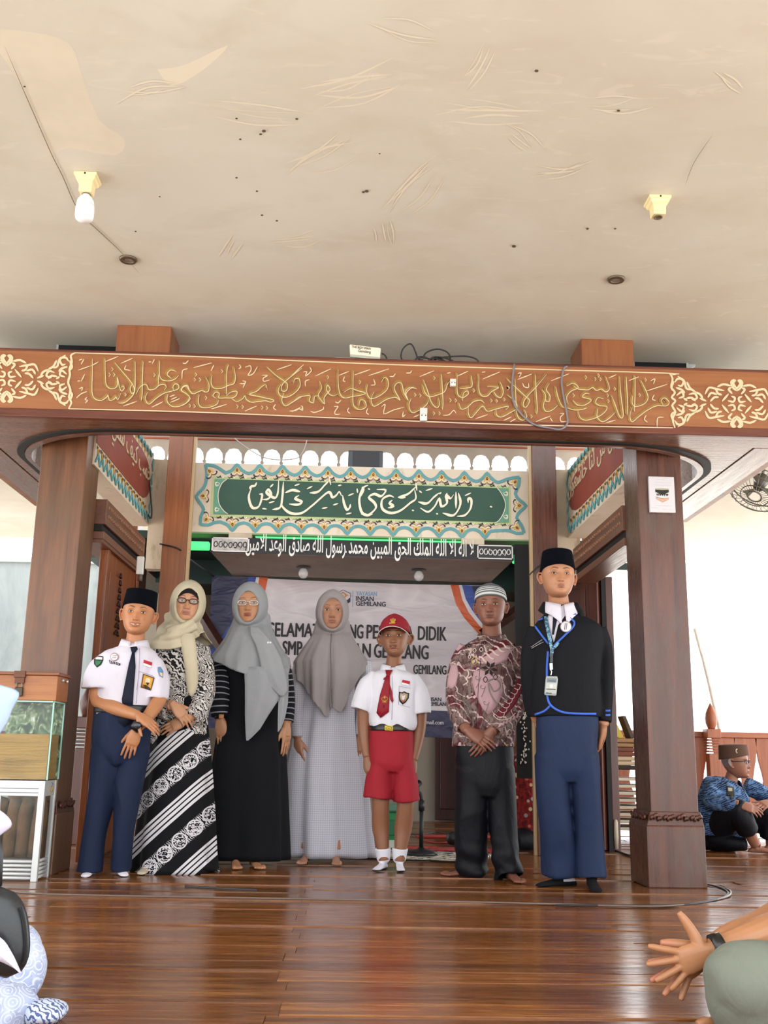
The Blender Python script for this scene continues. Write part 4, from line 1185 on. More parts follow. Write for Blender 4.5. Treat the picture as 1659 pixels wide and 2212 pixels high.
# ------------------------------------------------------------------ banner
k = NT('banner_white')
v = k.coord()
c = k.ramp(k.noise(k.coord(scale=(.8, 1, 2.4), rot=(0, .5, 0)), 1.6, 2, .4, .6), [(.42, lin('#ddd3da')), (.5, lin('#efe7ec')), (.58, lin('#e6dce3'))])
k.put('Base Color', c)
k.put('Roughness', .45)
k.bump(k.noise(k.coord(scale=(1, 1, 3.0), rot=(0, .7, 0)), 2.2, 3, .5, 1.0), .6, .05)
M_BAN = k.m
def ban_ink(n, c):
 k = NT(n)
 k.put('Base Color', lin(c))
 k.put('Roughness', .42)
 k.bump(k.noise(k.coord(scale=(1, 1, 2.0), rot=(0, .9, 0)), 3.5, 3, .5, 1.0), .7, .05)
 return k.m
M_NAVY, M_BBLUE, M_ORANGE, M_BWHITE = ban_ink('banner_navy', '#414160'), ban_ink('banner_blue', '#3a57b0'), ban_ink('banner_orange', '#e2683a'), ban_ink('banner_pure_white', '#efe9ef')
YB = 8.3
ban = thing('banner', 'wide white welcome banner with navy corners and blue and orange stripes', 'banner', (0, YB, .8))
def bpoly(name, px, dy, mat):
 P = [at(x, y, YB - dy) for x, y in px]
 return MB().prism(P, (0, .0012, 0)).build(name, mat, ban)
g = MB()
TLc, TRc, BLc, BRc = (458, 1243), (1062, 1265), (448, 1573), (1064, 1598)
NX, NY = 40, 20
V, F = [], []
for j in range(NY + 1):
 for i in range(NX + 1):
  u, v_ = i / NX, j / NY
  x = (TLc[0] * (1 - u) + TRc[0] * u) * (1 - v_) + (BLc[0] * (1 - u) + BRc[0] * u) * v_
  y = (TLc[1] * (1 - u) + TRc[1] * u) * (1 - v_) + (BLc[1] * (1 - u) + BRc[1] * u) * v_ + (4 * math.sin(PI * u) if j == 0 else 0)
  p = at(x, y, YB)
  V.append((p[0], YB, p[2]))
for j in range(NY):
 for i in range(NX):
  a = j * (NX + 1) + i
  F.append((a, a + 1, a + NX + 2, a + NX + 1))
g.add(V, F)
g.build('sheet', M_BAN, ban)
bpoly('navy_field', [(458, 1243), (536, 1246), (532, 1275), (520, 1310), (500, 1345), (478, 1378), (450, 1412)], .003, M_NAVY)
bpoly('blue_stripe', [(536, 1246), (553, 1247), (548, 1280), (534, 1318), (512, 1356), (486, 1390), (449, 1432), (450, 1412), (478, 1378), (500, 1345), (520, 1310), (532, 1275)], .004, M_BBLUE)
bpoly('white_stripe', [(553, 1247), (560, 1247), (555, 1284), (541, 1322), (518, 1361), (491, 1396), (449, 1441), (449, 1432), (486, 1390), (512, 1356), (534, 1318), (548, 1280)], .0035, M_BWHITE)
bpoly('orange_stripe', [(560, 1247), (579, 1248), (570, 1290), (553, 1330), (528, 1371), (500, 1407), (449, 1462), (449, 1441), (491, 1396), (518, 1361), (541, 1322), (555, 1284)], .004, M_ORANGE)
bpoly('orange_stripe', [(973, 1263), (991, 1264), (999, 1296), (1012, 1322), (1036, 1352), (1063, 1378), (1063, 1398), (1030, 1365), (1003, 1335), (985, 1305)], .004, M_ORANGE)
bpoly('white_stripe', [(991, 1264), (998, 1264), (1006, 1294), (1019, 1317), (1040, 1345), (1063, 1368), (1063, 1378), (1036, 1352), (1012, 1322), (999, 1296)], .0035, M_BWHITE)
bpoly('blue_stripe', [(998, 1264), (1019, 1265), (1027, 1292), (1040, 1315), (1063, 1342), (1063, 1368), (1040, 1345), (1019, 1317), (1006, 1294)], .004, M_BBLUE)
bpoly('navy_field', [(1019, 1265), (1062, 1265), (1063, 1342), (1040, 1315), (1027, 1292)], .003, M_NAVY)
bpoly('navy_strip', [(449, 1515), (1063, 1540), (1064, 1598), (448, 1573)], .003, M_NAVY)
M_TXT = plain('banner_text_black', '#20181c', .5)
M_TXTN = plain('banner_text_navy', '#23263d', .5)
M_TXTB = plain('banner_text_blue', '#86aed0', .5)
M_TXTW = plain('banner_text_white', '#dcd8e0', .5)
def btext(s_, x0, y0, x1, y1, cap, mat, bold=.0):
 """a word whose baseline runs from (x0, y0) to (x1, y1) in the photo, cap = capital height in pixels"""
 a, b = at(x0, y0, YB - .005), at(x1, y1, YB - .005)
 h = abs(at(x0, y0 - cap, YB)[2] - a[2])
 size = h / .73
 o = text_obj('lettering', s_, size, mat, ban, Matrix.Identity(4), 1.0, ext=.0006)
 xs = [v_.co.x for v_ in o.data.vertices]
 off = WLOC[ban.name]
 mn, mx = min(xs), max(xs)
 L = math.hypot(b[0] - a[0], b[2] - a[2])
 sc_ = L / (mx - mn)
 ang = math.atan2(b[2] - a[2], b[0] - a[0])
 for v_ in o.data.vertices:
  q = Vector((v_.co.x + off[0], v_.co.y + off[1], v_.co.z + off[2]))
  xx = (v_.co.x - mn) * sc_
  yy = q.y
  v_.co = (a[0] + xx * math.cos(ang) - yy * math.sin(ang) - off[0], a[1] - q.z - off[1], a[2] + xx * math.sin(ang) + yy * math.cos(ang) - off[2])
 if bold:
  V_ = np.array([tuple(v_.co) for v_ in o.data.vertices])
  F_ = [tuple(p_.vertices) for p_ in o.data.polygons]
  m_ = MB()
  for i_, (dx_, dz_) in enumerate(((0, 0), (bold, 0), (-bold, 0), (0, bold * .7), (0, -bold * .7))):
   m_.add(V_ + np.array((dx_, -.00012 * i_, dz_)) + WLOC[ban.name], F_)
  nm_ = o.name
  bpy.data.objects.remove(o)
  o = m_.build('lettering', mat, ban, recalc=False)
 return o
btext('SELAMAT', 581, 1374, 690, 1377, 31, M_TXT, .0032)
btext('DATANG', 699, 1377, 784, 1379, 31, M_TXT, .0032)
btext('PESERTA', 792, 1379, 893, 1382, 31, M_TXT, .0032)
btext('DIDIK', 903, 1382, 964, 1384, 31, M_TXT, .0032)
btext('SMP', 610, 1414, 652, 1415, 31, M_TXT, .0032)
btext('INSAN', 725, 1418, 800, 1420, 31, M_TXT, .0032)
btext('GEMILANG', 808, 1420, 925, 1424, 31, M_TXT, .0032)
btext('GEMILANG', 893, 1455, 964, 1457, 20, M_TXT, .002)
btext('YAYASAN', 769, 1286, 814, 1287.5, 9.5, M_TXTB, .001)
btext('INSAN', 769, 1297.5, 807, 1298.5, 10, M_TXTN, .0012)
btext('GEMILANG', 769, 1308.5, 833, 1310, 10, M_TXTN, .0012)
btext('INSAN', 922, 1514, 953, 1515, 8.5, M_TXTN, .001)
btext('GEMILANG', 922, 1524, 970, 1525, 8.5, M_TXTN, .001)
btext('@gmail.com', 905, 1564, 958, 1565, 9, M_TXTW, .001)
# emblem: open hexagon with an orange diamond
hx = MB()
ribbon(hx, [(725, 1289), (726, 1284), (741, 1274), (757, 1282), (757, 1290)], 1.2, YB - .006, .001, 0, 1, 1)
hx.prism([at(x, y, YB - .006) for x, y in ((757, 1290), (757, 1300), (748, 1306), (748, 1298))], (0, .001, 0), 0)
hx.prism([at(x, y, YB - .006) for x, y in ((748, 1298), (748, 1306), (741, 1309), (730, 1303), (726, 1299), (726, 1293), (740, 1300))], (0, .001, 0), 0)
hx.prism([at(x, y, YB - .006) for x, y in ((730, 1285), (741, 1278), (752, 1286), (741, 1294))], (0, .001, 0), 1)
hx.prism([at(741 + 3.5 * math.cos(t_), 1286 + 4 * math.sin(t_), YB - .007) for t_ in np.linspace(0, 2 * PI, 11)[:-1]], (0, .001, 0), 2)
hx.prism([at(741 + 1.5 * math.cos(t_), 1286 + 2 * math.sin(t_), YB - .008) for t_ in np.linspace(0, 2 * PI, 11)[:-1]], (0, .001, 0), 1)
ribbon(hx, [(762.5, 1276), (762, 1311)], 1.0, YB - .006, .001, 3, 1, 1)
hx.build('emblem', [M_TXTN, plain('emblem_orange', '#cf9356', .5), M_BWHITE, plain('emblem_bar', '#7d9bbd', .5)], ban)
cable('long_cord', [at(345, 1175, 7.0), at(385, 1185, 6.98), at(410, 1208, 7.2), at(440, 1230, 7.9), (float(at(462, 1245, YB)[0]), YB - .01, float(at(462, 1245, YB)[2]))], .006, 'dark cord running from the lintel to the banner corner')
cable('wall_wire', [at(x, y, 6.99) for x, y in ((1140, 1245), (1165, 1222), (1195, 1205), (1215, 1190))], .005, 'dark wire crossing the right inner column behind the boy')
cable('wall_wire', [at(x, y, 7.2) for x, y in ((318, 990), (322, 1030), (326, 1080), (328, 1105), (325, 1120), (314, 1100))], .005, 'dark wire hanging on the corner pier by the left red panel')
cable('loose_wire', [at(x, y, 6.6) for x, y in ((497, 938), (520, 958), (545, 975), (570, 988), (600, 993), (640, 990), (655, 975), (662, 955), (664, 940))], .004, 'thin pale wire sagging in front of the arched valance', plain('pale_wire', '#b9b0ac', .5))
# ------------------------------------------------------------------ donation boxes by the left pillar
XR = -1.5
M_BOXWOOD = wood('donation_box_wood', '#8a4f27', '#b5763f', 'X', 1.6, .38)
t = thing('wooden_box', 'hinged wooden donation box with a padlock standing on the glass box', 'box', (-1.64, 5.38, .866))
MB().box(-1.79, 5.29, .866, XR + .012, 5.5, .992).build('body', M_BOXWOOD, t, bevel=.003)
MB().box(-1.80, 5.28, .992, XR + .02, 5.51, 1.008).build('lid', wood('donation_lid_wood', '#6d3a1e', '#93562f', 'X', 1.6, .38), t, bevel=.003)
lk = MB().box(-1.695, 5.272, .885, -1.655, 5.289, .93).build('padlock', plain('old_padlock', '#4a423a', .45, metal=.5), t, bevel=.004)
MB().tube([(-1.69, 5.28, .928), (-1.688, 5.28, .948), (-1.675, 5.28, .957), (-1.662, 5.28, .948), (-1.66, 5.28, .928)], .004, 6).build('shackle', plain('steel_worn', '#6d6a66', .4, metal=.7), lk, smooth=True)
MB().box(-1.70, 5.276, .95, -1.652, 5.2895, .988).build('hasp', plain('rusty_hasp', '#6b4636', .6, metal=.3), t, bevel=.002)
MB().box(-1.705, 5.272, .978, -1.648, 5.29, 1.012).build('hasp_hinge', plain('rusty_hasp', '#6b4636', .6, metal=.3), t, bevel=.002)
for y in (5.36, 5.44):
 MB().lathe([(.001, 0), (.008, 0), (.009, .012), (.001, .016)], (XR + .012, y, .972), 10, axis='X').build('bolt', M_ALU, t, smooth=True)
k = NT('clear_glass')
k.put('Base Color', (.06, .10, .09, 1))
k.put('Roughness', .03)
k.put('Alpha', .13)
k.put('Specular IOR Level', .9)
M_GLASS = k.m
k = NT('painted_leaf_reflection')
v = k.coord(scale=(1, 1, .7))
c = k.ramp(k.noise(v, 26, 4, .6, 1.5), [(.38, lin('#24331f')), (.5, lin('#5d7a4c')), (.6, lin('#9fb58c')), (.68, lin('#eef2ea'))])  # leaf view, reflection and white glints painted into the pane colour
k.put('Base Color', c)
k.put('Roughness', .2)
M_LEAFY = k.m
M_GLASSEDGE = plain('glass_edge', '#9fd0c2', .2)
t = thing('glass_box', 'clear glass donation box half filled by a yellow paper lining', 'box', (-1.64, 5.38, .475))
MB().box(-1.79, 5.292, .478, XR + .004, 5.297, .862).build('front_pane', M_GLASS, t)
MB().box(XR - .001, 5.297, .478, XR + .004, 5.49, .862).build('side_pane', M_GLASS, t)
MB().box(-1.79, 5.485, .478, XR - .001, 5.49, .862).build('back_pane', M_LEAFY, t)
e = MB()
e.box(XR, 5.289, .478, XR + .007, 5.296, .864)
e.box(XR + .0, 5.486, .478, XR + .007, 5.493, .864)
e.box(-1.79, 5.289, .858, XR + .006, 5.296, .865)
e.box(XR, 5.296, .858, XR + .007, 5.49, .865)
for i, q in enumerate(((XR, 5.289, .478, XR + .007, 5.296, .857), (XR, 5.486, .478, XR + .007, 5.493, .857), (-1.79, 5.289, .858, XR + .0, 5.296, .865), (XR, 5.297, .858, XR + .007, 5.485, .865))):
 MB().box(*q).build('glass_edge', M_GLASSEDGE, t)
k = NT('golden_paper')
v = k.coord(scale=(1, 1, 5))
k.put('Base Color', k.ramp(k.noise(v, 3, 4, .6, .5), [(.35, lin('#a57f2c')), (.65, lin('#cda24a'))]))
k.put('Roughness', .35)
k.bump(k.noise(k.coord(scale=(.6, .6, 9)), 4, 3, .6, .6), .5, .02)
pl = MB().box(-1.785, 5.30, .48, XR - .006, 5.47, .70)
for z in (.52, .57, .62, .665):
 pl.box(-1.786, 5.2985, z, XR - .004, 5.3, z + .002)
pl.build('paper_lining', k.m, t)
t = thing('display_case', 'low aluminium display case with brown glass and grey louvres at the floor', 'cabinet', (-1.64, 5.38, 0))
M_ALUW = plain('silver_extrusion', '#cfd2d2', .32, metal=.25)
for nm, q in (('corner_post', (XR - .03, 5.278, 0, XR, 5.305, .474)), ('corner_post', (XR - .022, 5.468, 0, XR, 5.49, .474)), ('top_rail', (-1.79, 5.28, .40, XR - .03, 5.305, .474)), ('side_rail', (XR - .02, 5.306, .40, XR - .002, 5.468, .474)), ('mullion', (-1.725, 5.281, .105, -1.712, 5.3, .40)), ('top_panel', (-1.79, 5.306, .462, XR - .02, 5.47, .474))):
 MB().box(*q).build(nm, M_ALUW, t, bevel=.002)
for z in (.415, .435):
 MB().box(-1.79, 5.277, z, XR - .031, 5.28, z + .004).build('rail_groove', plain('groove_grey', '#8d9192', .4), t)
for i in range(5):
 z = .008 + i * .019
 MB().tube([(-1.79, 5.289, z + .008), (XR - .031, 5.289, z + .008)], .0085, 8, 0, 1).build('louvre', M_ALUW, t, smooth=True)
 MB().tube([(XR - .012, 5.307, z + .008), (XR - .012, 5.467, z + .008)], .0085, 8, 0, 1).build('louvre', M_ALUW, t, smooth=True)
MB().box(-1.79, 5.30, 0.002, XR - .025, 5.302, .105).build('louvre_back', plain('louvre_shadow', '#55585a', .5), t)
MB().box(-1.79, 5.293, .105, XR - .031, 5.297, .399).build('front_glass', M_GLASS, t)
MB().box(XR - .012, 5.307, .105, XR - .008, 5.466, .399).build('side_glass', M_GLASS, t)
M_STUFFB = plain('brown_sacking', '#7a5a3e', .9, vary=.35, scale=14, bump=.6)
for i in range(4):
 x0 = -1.78 + i * .065
 MB().tube([(x0 + .03, 5.40, .11), (x0 + .035, 5.39, .2), (x0 + .03 + .01 * (i % 2), 5.4, .3), (x0 + .035, 5.42, .385)], [.045, .05, .046, .03], 10, 0, 3, rx=[.036, .034, .036, .026]).build('folded_cloth', M_STUFFB, t, smooth=True)
MB().tube([(XR - .002 + .004 * math.cos(a), 5.40 + .012 * math.cos(a), .455 + .012 * math.sin(a)) for a in np.linspace(0, 2 * PI, 9)], .003, 6, 0, 1).build('hanging_ring', M_ALU, t, smooth=True)
MB().box(XR, 5.393, .418, XR + .006, 5.407, .443).build('brass_lock', plain('brass', '#c0a040', .3, metal=.8), t, bevel=.002)
# ------------------------------------------------------------------ doors between pillars and columns
def leaf_door(name, P, z1, label):
 """door leaf standing on plan from P[0] to P[1]"""
 a, b = np.array(P[0]), np.array(P[1])
 d = b - a
 L = np.linalg.norm(d)
 d /= L
 n = np.array((d[1], -d[0]))
 if n[1] > 0:
  n = -n
 o = None
 def slab(nm, u0, u1, z0, z1_, t0, t1, mat, par):
  P4 = [a + d * u0 + n * t0, a + d * u1 + n * t0, a + d * u1 + n * t1, a + d * u0 + n * t1]
  return MB().hexa([(p[0], p[1], z0) for p in P4] + [(p[0], p[1], z1_) for p in P4]).build(nm, mat, par, bevel=.004)
 o = slab(name, 0, L, 0.012, z1, -.02, .02, M_DOOR if P[0][0] < 0 else M_DARKWOOD2, None)
 struct(o)
 for u0, u1 in ((0, .07), (L - .07, L)):
  slab('stile', u0, u1, .012, z1, .02, .03, M_DOOR if P[0][0] < 0 else M_DARKWOOD2, o)
 slab('panel', .1, L - .1, .9, z1 - .12, .02, .027, M_DOOR if P[0][0] < 0 else M_DARKWOOD2, o)
 return o, a, d, n, L
M_DARKWOOD2 = wood('dark_red_door_wood', '#3a1a14', '#63301f', 'Z', 1.2, .33)
dl, a_, d_, n_, L_ = leaf_door('door_2', ((-1.50, 6.06), (-1.50, 6.98)), 1.80, '')
# carved openwork motif on the left leaf
m = MB()
for i in range(9):
 zc_ = 1.32 + i * .045
 w_ = .055 * (1 - i / 10)
 for s_ in (-1, 1):
  m.tube([(-1.468, 6.42 + s_ * w_ * math.sin(t_ * 3), zc_ + .03 * t_ + .012 * math.cos(t_ * 5)) for t_ in np.linspace(0, 1, 5)], .007, 5, 0, 2)
o = m.build('carved_motif', plain('carved_dark', '#2c120b', .5), dl, smooth=True)
o['kind'] = 'stuff'
dr, a_, d_, n_, L_ = leaf_door('door_3', ((1.48, 7.62), (1.80, 7.34)), 1.965, '')
m = MB().tube([(1.585 + .0 * t_, 7.49, 1.25 + .6 * t_) for t_ in np.linspace(0, 1, 2)], .01, 6, 0, 1)
m.build('door_rod', M_DARKWOOD2, dr)
dq = struct(MB().box(1.815, 7.33, .0, 1.845, 7.40, 1.97).build('door_4', M_BLACK))
dq2 = struct(MB().box(1.852, 7.36, .0, 1.905, 7.44, 1.93).build('door_5', M_DARKWOOD2, bevel=.003))
for px, py0, py1, Y_, lb, hx_ in ((303, 1216, 1252, 6.35, 'white metal door closer under the left carved lintel', -1.455), (1305, 1190, 1228, 7.32, 'slim metal door closer at the top of the right door', 0)):
 a, b = at(px - 7, py0, Y_), at(px + 6, py1, Y_)
 t = thing('door_closer', lb, 'door closer', ((a[0] + b[0]) / 2, Y_, b[2]))
 MB().box(a[0], Y_ - .02, b[2] + .03, b[0] + (.012 if hx_ == 0 else 0), Y_ + (.016 if hx_ == 0 else .01), a[2] + .04).build('body', plain('closer_white', '#d7d3cc', .4), t, bevel=.006)
 MB().lathe([(.001, b[2] - .012), (.014, b[2] - .01), (.014, b[2] + .03), (.001, b[2] + .031)], ((a[0] + b[0]) / 2 + .006, Y_ - .006, 0), 12).build('cap', plain('closer_dark', '#5b4c42', .4), t, smooth=True)
o = MB().lathe([(.001, .02), (.012, .022), (.017, .1), (.015, .2), (.009, .215), (.001, .216)], (1.865, 7.33, 0), 12).build('door_bolt', plain('bolt_cream', '#b8ad98', .4), None, smooth=True, loc=(1.865, 7.33, .02))
tag(o, 'long cream floor bolt at the foot of the right door', 'bolt')
# crossbar and frame over the left window gap
struct(MB().box(-1.62, 5.86, 1.80, -1.46, 7.0, 1.825).build('trim_2', M_LINTEL))
# ------------------------------------------------------------------ outside: yard, walls, railing
yard = struct(MB().box(-40, -30, -.35, 40, 45, -.065).build('ground', plain('pale_bounce_ground', '#dedad2', .8, vary=.04, scale=1.5)))  # added pale ground, kept bright to bounce daylight up to the ceiling
k = NT('limewashed_wall')
v = k.coord(scale=(1.5, 1, .5))
c = k.ramp(k.noise(v, 1.7, 6, .65, .6), [(.35, lin('#6f7678')), (.65, lin('#8a908f'))])
k.put('Base Color', c)
k.put('Roughness', .9)
M_LIMEW = k.m
ow = struct(MB().box(-14, 13, -.1, -2.6, 13.25, 2.95).build('wall_yard', M_LIMEW))
MB().box(-14, 12.96, 2.93, -2.6, 13.3, 2.99).build('coping', plain('coping_pale', '#a5a9a8', .8), ow)
M_RAIL = wood('railing_wood', '#87452c', '#b56c46', 'X', 1.0, .4)
M_RAILV = wood('railing_board_wood', '#87452c', '#b56c46', 'Z', 1.0, .4)
YR = 9.2
def newel(x, y, h, label, par=None, mat=None):
 t = thing('newel_post', label, 'post', (x, y, 0), 'newel posts')
 mt = mat or M_RAILV
 MB().box(x - .05, y - .05, 0, x + .05, y + .05, h - .30).build('shaft', mt, t, bevel=.006)
 for i in range(5):
  z = h - .29 + i * .024
  MB().box(x - .055 + .006 * (i % 2), y - .055, z, x + .055 - .006 * (i % 2), y + .055, z + .015).build('ring', mt, t, bevel=.004)
 MB().box(x - .062, y - .062, h - .17, x + .062, y + .062, h - .09).build('head_block', mt, t, bevel=.006)
 MB().lathe([(.03, h - .09), (.034, h - .08), (.05, h - .04), (.053, h), (.045, h + .05), (.022, h + .10), (.004, h + .135)], (x, y, 0), 14).build('finial', mt, t, smooth=True)
 return t
rail_t = thing('railing', 'red brown timber railing with tapering flat boards behind the seated old man', 'railing', (3.3, YR, 0))
zr = float(at(1600, 1582, YR)[2])
MB().box(1.98, YR - .03, zr - .05, 5.2, YR + .03, zr + .0).build('top_rail', M_RAIL, rail_t, bevel=.006)
MB().box(2.0, YR - .03, .08, 5.2, YR + .03, .14).build('bottom_rail', M_RAIL, rail_t, bevel=.006)
MB().box(2.02, YR - .02, 0, 2.08, YR + .02, .08).build('foot', M_RAIL, rail_t)
MB().box(4.9, YR - .02, 0, 4.96, YR + .02, .08).build('foot', M_RAIL, rail_t)
for px in (1345, 1505, 1565, 1612, 1658, 1705, 1752):
 x = float(at(px, 1650, YR)[0])
 h0, h1 = .14, zr - .05
 prof = [(.105, 0), (.10, .12), (.085, .3), (.05, .46), (.06, .56), (.085, .72), (.10, .9), (.105, 1)]
 poly = [(x - r, YR - .012, h0 + (h1 - h0) * q) for r, q in prof] + [(x + r, YR - .012, h0 + (h1 - h0) * q) for r, q in prof[::-1]]
 MB().prism(poly, (0, .024, 0)).build('flat_baluster', M_RAILV, rail_t, bevel=.003)
newel(float(at(1530, 1600, YR)[0]), YR - .10, .985, 'carved newel post with a pointed finial, right of the right pillar')
lx = float(at(186, 1560, 7.3)[0])
newel(lx, 7.3, float(at(186, 1520, 7.3)[2]), 'dark carved newel post seen between the left pillar and the boy in blue trousers', None, M_DARKWOOD2)
m = MB()
o = MB().box(-3.4, 7.27, .68, lx - .065, 7.33, .74).build('side_railing', M_DARKWOOD2, None, bevel=.005, loc=(-2.4, 7.3, 0))
tag(o, 'dark timber rail behind the left pillar', 'railing')
for x in (-3.3, -2.9, -2.5, -2.15):
 MB().box(x - .03, 7.28, 0, x + .03, 7.32, .68).build('baluster', M_DARKWOOD2, o)
# leaning pole
a, b = at(1500, 1358, 10.5), at(1556, 1600, 10.5)
o = MB().tube([a, (a + b) / 2 + np.array((.02, 0, 0)), b + (b - a) * .72], [.016, .018, .02], 8, 0, 3).build('leaning_pole', plain('grey_pole', '#c8c2ba', .7, vary=.2), None, smooth=True, loc=tuple(b))
tag(o, 'pale leaning pole outside beyond the railing', 'pole')
# rack of low tables, books and mats behind the right door
t = thing('shelf_rack', 'low rack stacked with boards, mats and books between door and right pillar', 'rack', (2.25, 8.2, 0))
M_PALE = plain('pale_board', '#d8cbb6', .5)
xa_, xb_ = 2.02, 2.56
for i in range(8):
 z = .10 + i * .052
 MB().box(xa_, 8.0, z, xb_, 8.4, z + .022).build('shelf_board', M_PALE, t, bevel=.002)
for x in (xa_, xb_):
 MB().box(x - .015, 7.99, 0, x + .015, 8.41, .52).build('side_frame', plain('rack_dark', '#2c2622', .5), t)
M_MATS = [plain('mat_dark', '#3c2a26', .8), plain('mat_tan', '#a07a52', .7), plain('mat_red', '#7a4632', .7), plain('mat_cream', '#c9b493', .7)]
for i in range(7):
 z = .545 + i * .034
 o = MB().box(xa_ + .01 * (i % 3), 8.02, z, xb_ - .02 * (i % 2), 8.38, z + .03).build('folded_mat', M_MATS[(i * 3 + i // 2) % 4], None, bevel=.008, loc=(2.28, 8.2, z))
 tag(o, ['dark mat lowest on the rack', 'red brown mat second from below on the rack', 'tan mat third from below on the rack', 'cream mat in the middle of the stack on the rack', 'brown mat above the middle of the rack stack', 'mat just under the top of the rack stack', 'topmost mat of the stack on the rack'][i], 'mat', 'mats on the rack')
for i, (w_, hh, c_) in enumerate(((.05, .2, '#c8b23a'), (.035, .17, '#4a3526'), (.04, .13, '#e8e4da'))):
 x = 2.1 + i * .1
 o = MB().hexa([(x, 8.1, .785), (x + w_, 8.1, .785), (x + w_, 8.25, .785), (x, 8.25, .785), (x - .09 + .03 * i, 8.1, .785 + hh), (x - .09 + .03 * i + w_ * .8, 8.1, .785 + hh), (x - .09 + .03 * i + w_ * .8, 8.25, .785 + hh), (x - .09 + .03 * i, 8.25, .785 + hh)]).build('book', plain('book_' + str(i), c_, .6), None, bevel=.003, loc=(x, 8.17, .785))
 tag(o, ['yellow striped book leaning on top of the rack stack', 'dark brown book leaning on top of the rack stack', 'small white book on top of the rack stack'][i], 'book', 'books on the rack')
# hanging strand of shiny beads beside the inner column
t = thing('bead_hanging', 'dark hanging strip sewn with shiny white beads behind the man in batik', 'hanging', (1.19, 7.3, 1.5))
x = float(at(1132, 1560, 7.3)[0])
ztop = float(at(1132, 1470, 7.3)[2])
zbot = float(at(1132, 1650, 7.3)[2])
MB().box(x - .05, 7.32, zbot - .1, x + .06, 7.34, 2.15).build('cloth_strip', M_BLACK, t)
m = MB()
rr = random.Random(9)
for i in range(90):
 z = zbot + (ztop - zbot) * rr.random()
 xx = x + rr.gauss(0, .012)
 m.lathe([(.001, -.007), (.006, 0), (.001, .007)], (xx, 7.312, z), 5)
o = m.build('beads', plain('bead_white', '#efe9dd', .15), t, smooth=True)
o['kind'] = 'stuff'
# wall fan at the right edge
c0 = at(1642, 1045, 7.0)
t = thing('orbit_fan', 'grey wire caged fan hanging under the ceiling at the right edge', 'fan', (c0[0], 7.0, c0[2]))
M_WIRE = plain('fan_wire', '#7a7872', .4, metal=.4)
axis = Vector((-.5, -.35, -.8)).normalized()
e1 = axis.cross(Vector((0, 0, 1))).normalized()
e2 = axis.cross(e1)
C0 = Vector(c0)
for rr_, dp, th in ((.22, 0, .006), (.213, .065, .004), (.17, .11, .004), (.10, .13, .004), (.05, .136, .005)):
 m = MB().tube([tuple(C0 + axis * dp + (e1 * math.cos(a) + e2 * math.sin(a)) * rr_) for a in np.linspace(0, 2 * PI, 29)], th, 5, 0, 1)
 m.build('cage_ring', M_WIRE, t, smooth=True)
for i in range(28):
 a = 2 * PI * i / 28
 d = e1 * math.cos(a) + e2 * math.sin(a)
 MB().tube([tuple(C0 + d * .22), tuple(C0 + axis * .065 + d * .213), tuple(C0 + axis * .11 + d * .17), tuple(C0 + axis * .136 + d * .04)], .002, 4, 0, 2).build('cage_wire', M_WIRE, t)
MB().tube([tuple(C0 - axis * .06), tuple(C0 + axis * .04)], [.05, .04], 14, 0, 1).build('motor', plain('fan_motor', '#57544f', .4), t, smooth=True)
for i in range(3):
 a = 2 * PI * i / 3
 d = e1 * math.cos(a) + e2 * math.sin(a)
 s_ = e1 * math.cos(a + .5) + e2 * math.sin(a + .5)
 MB().prism([tuple(C0 + axis * .04 + d * .03), tuple(C0 + axis * .05 + d * .14 - s_ * .02), tuple(C0 + axis * .03 + s_ * .14), tuple(C0 + axis * .03 + s_ * .03)], tuple(axis * .003)).build('blade', plain('fan_blade', '#8f9a93', .3), t)
MB().tube([tuple(C0 - axis * .06), (c0[0] + .05, 7.03, c0[2] + .15), (c0[0] + .05, 7.03, ZC)], .012, 8, 0, 2).build('drop_rod', M_WIRE, t, smooth=True)
MB().lathe([(.001, ZC - .04), (.05, ZC - .03), (.055, ZC)], (c0[0] + .05, 7.03, 0), 16).build('ceiling_rose', M_WIRE, t, smooth=True)
# ------------------------------------------------------------------ things on the floor behind the group
k = NT('carpet_black_white')
v = k.coord(scale=(1, 1.6, 1))
k.put('Base Color', k.ramp(k.noise(v, 9, 2, .5, 2.0), [(.47, lin('#141112')), (.5, lin('#d9d2c2'))]))
k.put('Roughness', .95)
M_CARPET = k.m
pts = [(-.62, 6.74), (.74, 6.44), (.98, 7.0), (-.4, 7.35)]
t = thing('patterned_rug', 'black and cream patterned rug behind the group', 'rug', (.1, 6.9, 0))
MB().prism([(x, y, .0015) for x, y in pts], (0, 0, .008)).build('pile', M_CARPET, t)
e = MB()
for a, b in ((0, 1), (2, 3)):
 e.tube([(pts[a][0], pts[a][1], .006), (pts[b][0], pts[b][1], .006)], .007, 5, 0, 1)
 MB().tube([(pts[a][0], pts[a][1], .006), (pts[b][0], pts[b][1], .006)], .007, 5, 0, 1).build('bound_edge', M_BLACK, t)
k = NT('rug_red')
k.put('Base Color', k.ramp(k.noise(k.coord(), 14, 3, .5, 1.0), [(.45, lin('#8c1f1f')), (.55, lin('#c23a35'))]))
k.put('Roughness', .95)
o = MB().prism([(-.5, 7.38, .0015), (1.0, 7.1, .0015), (1.1, 7.35, .0015), (-.42, 7.65, .0015)], (0, 0, .008)).build('red_rug', k.m, None, loc=(.3, 7.4, 0))
tag(o, 'narrow red rug lying behind the black and cream rug', 'rug')
o = MB().box(.55, 8.28, .0015, 1.4, 8.5, .01).build('red_mat', plain('red_mat', '#b8332f', .9), None, loc=(.9, 8.4, 0))
tag(o, 'flat red mat near the niche wall', 'mat')
t = thing('microphone_stand', 'short black microphone stand behind the boy in red shorts', 'stand', (.478, 6.83, .01))
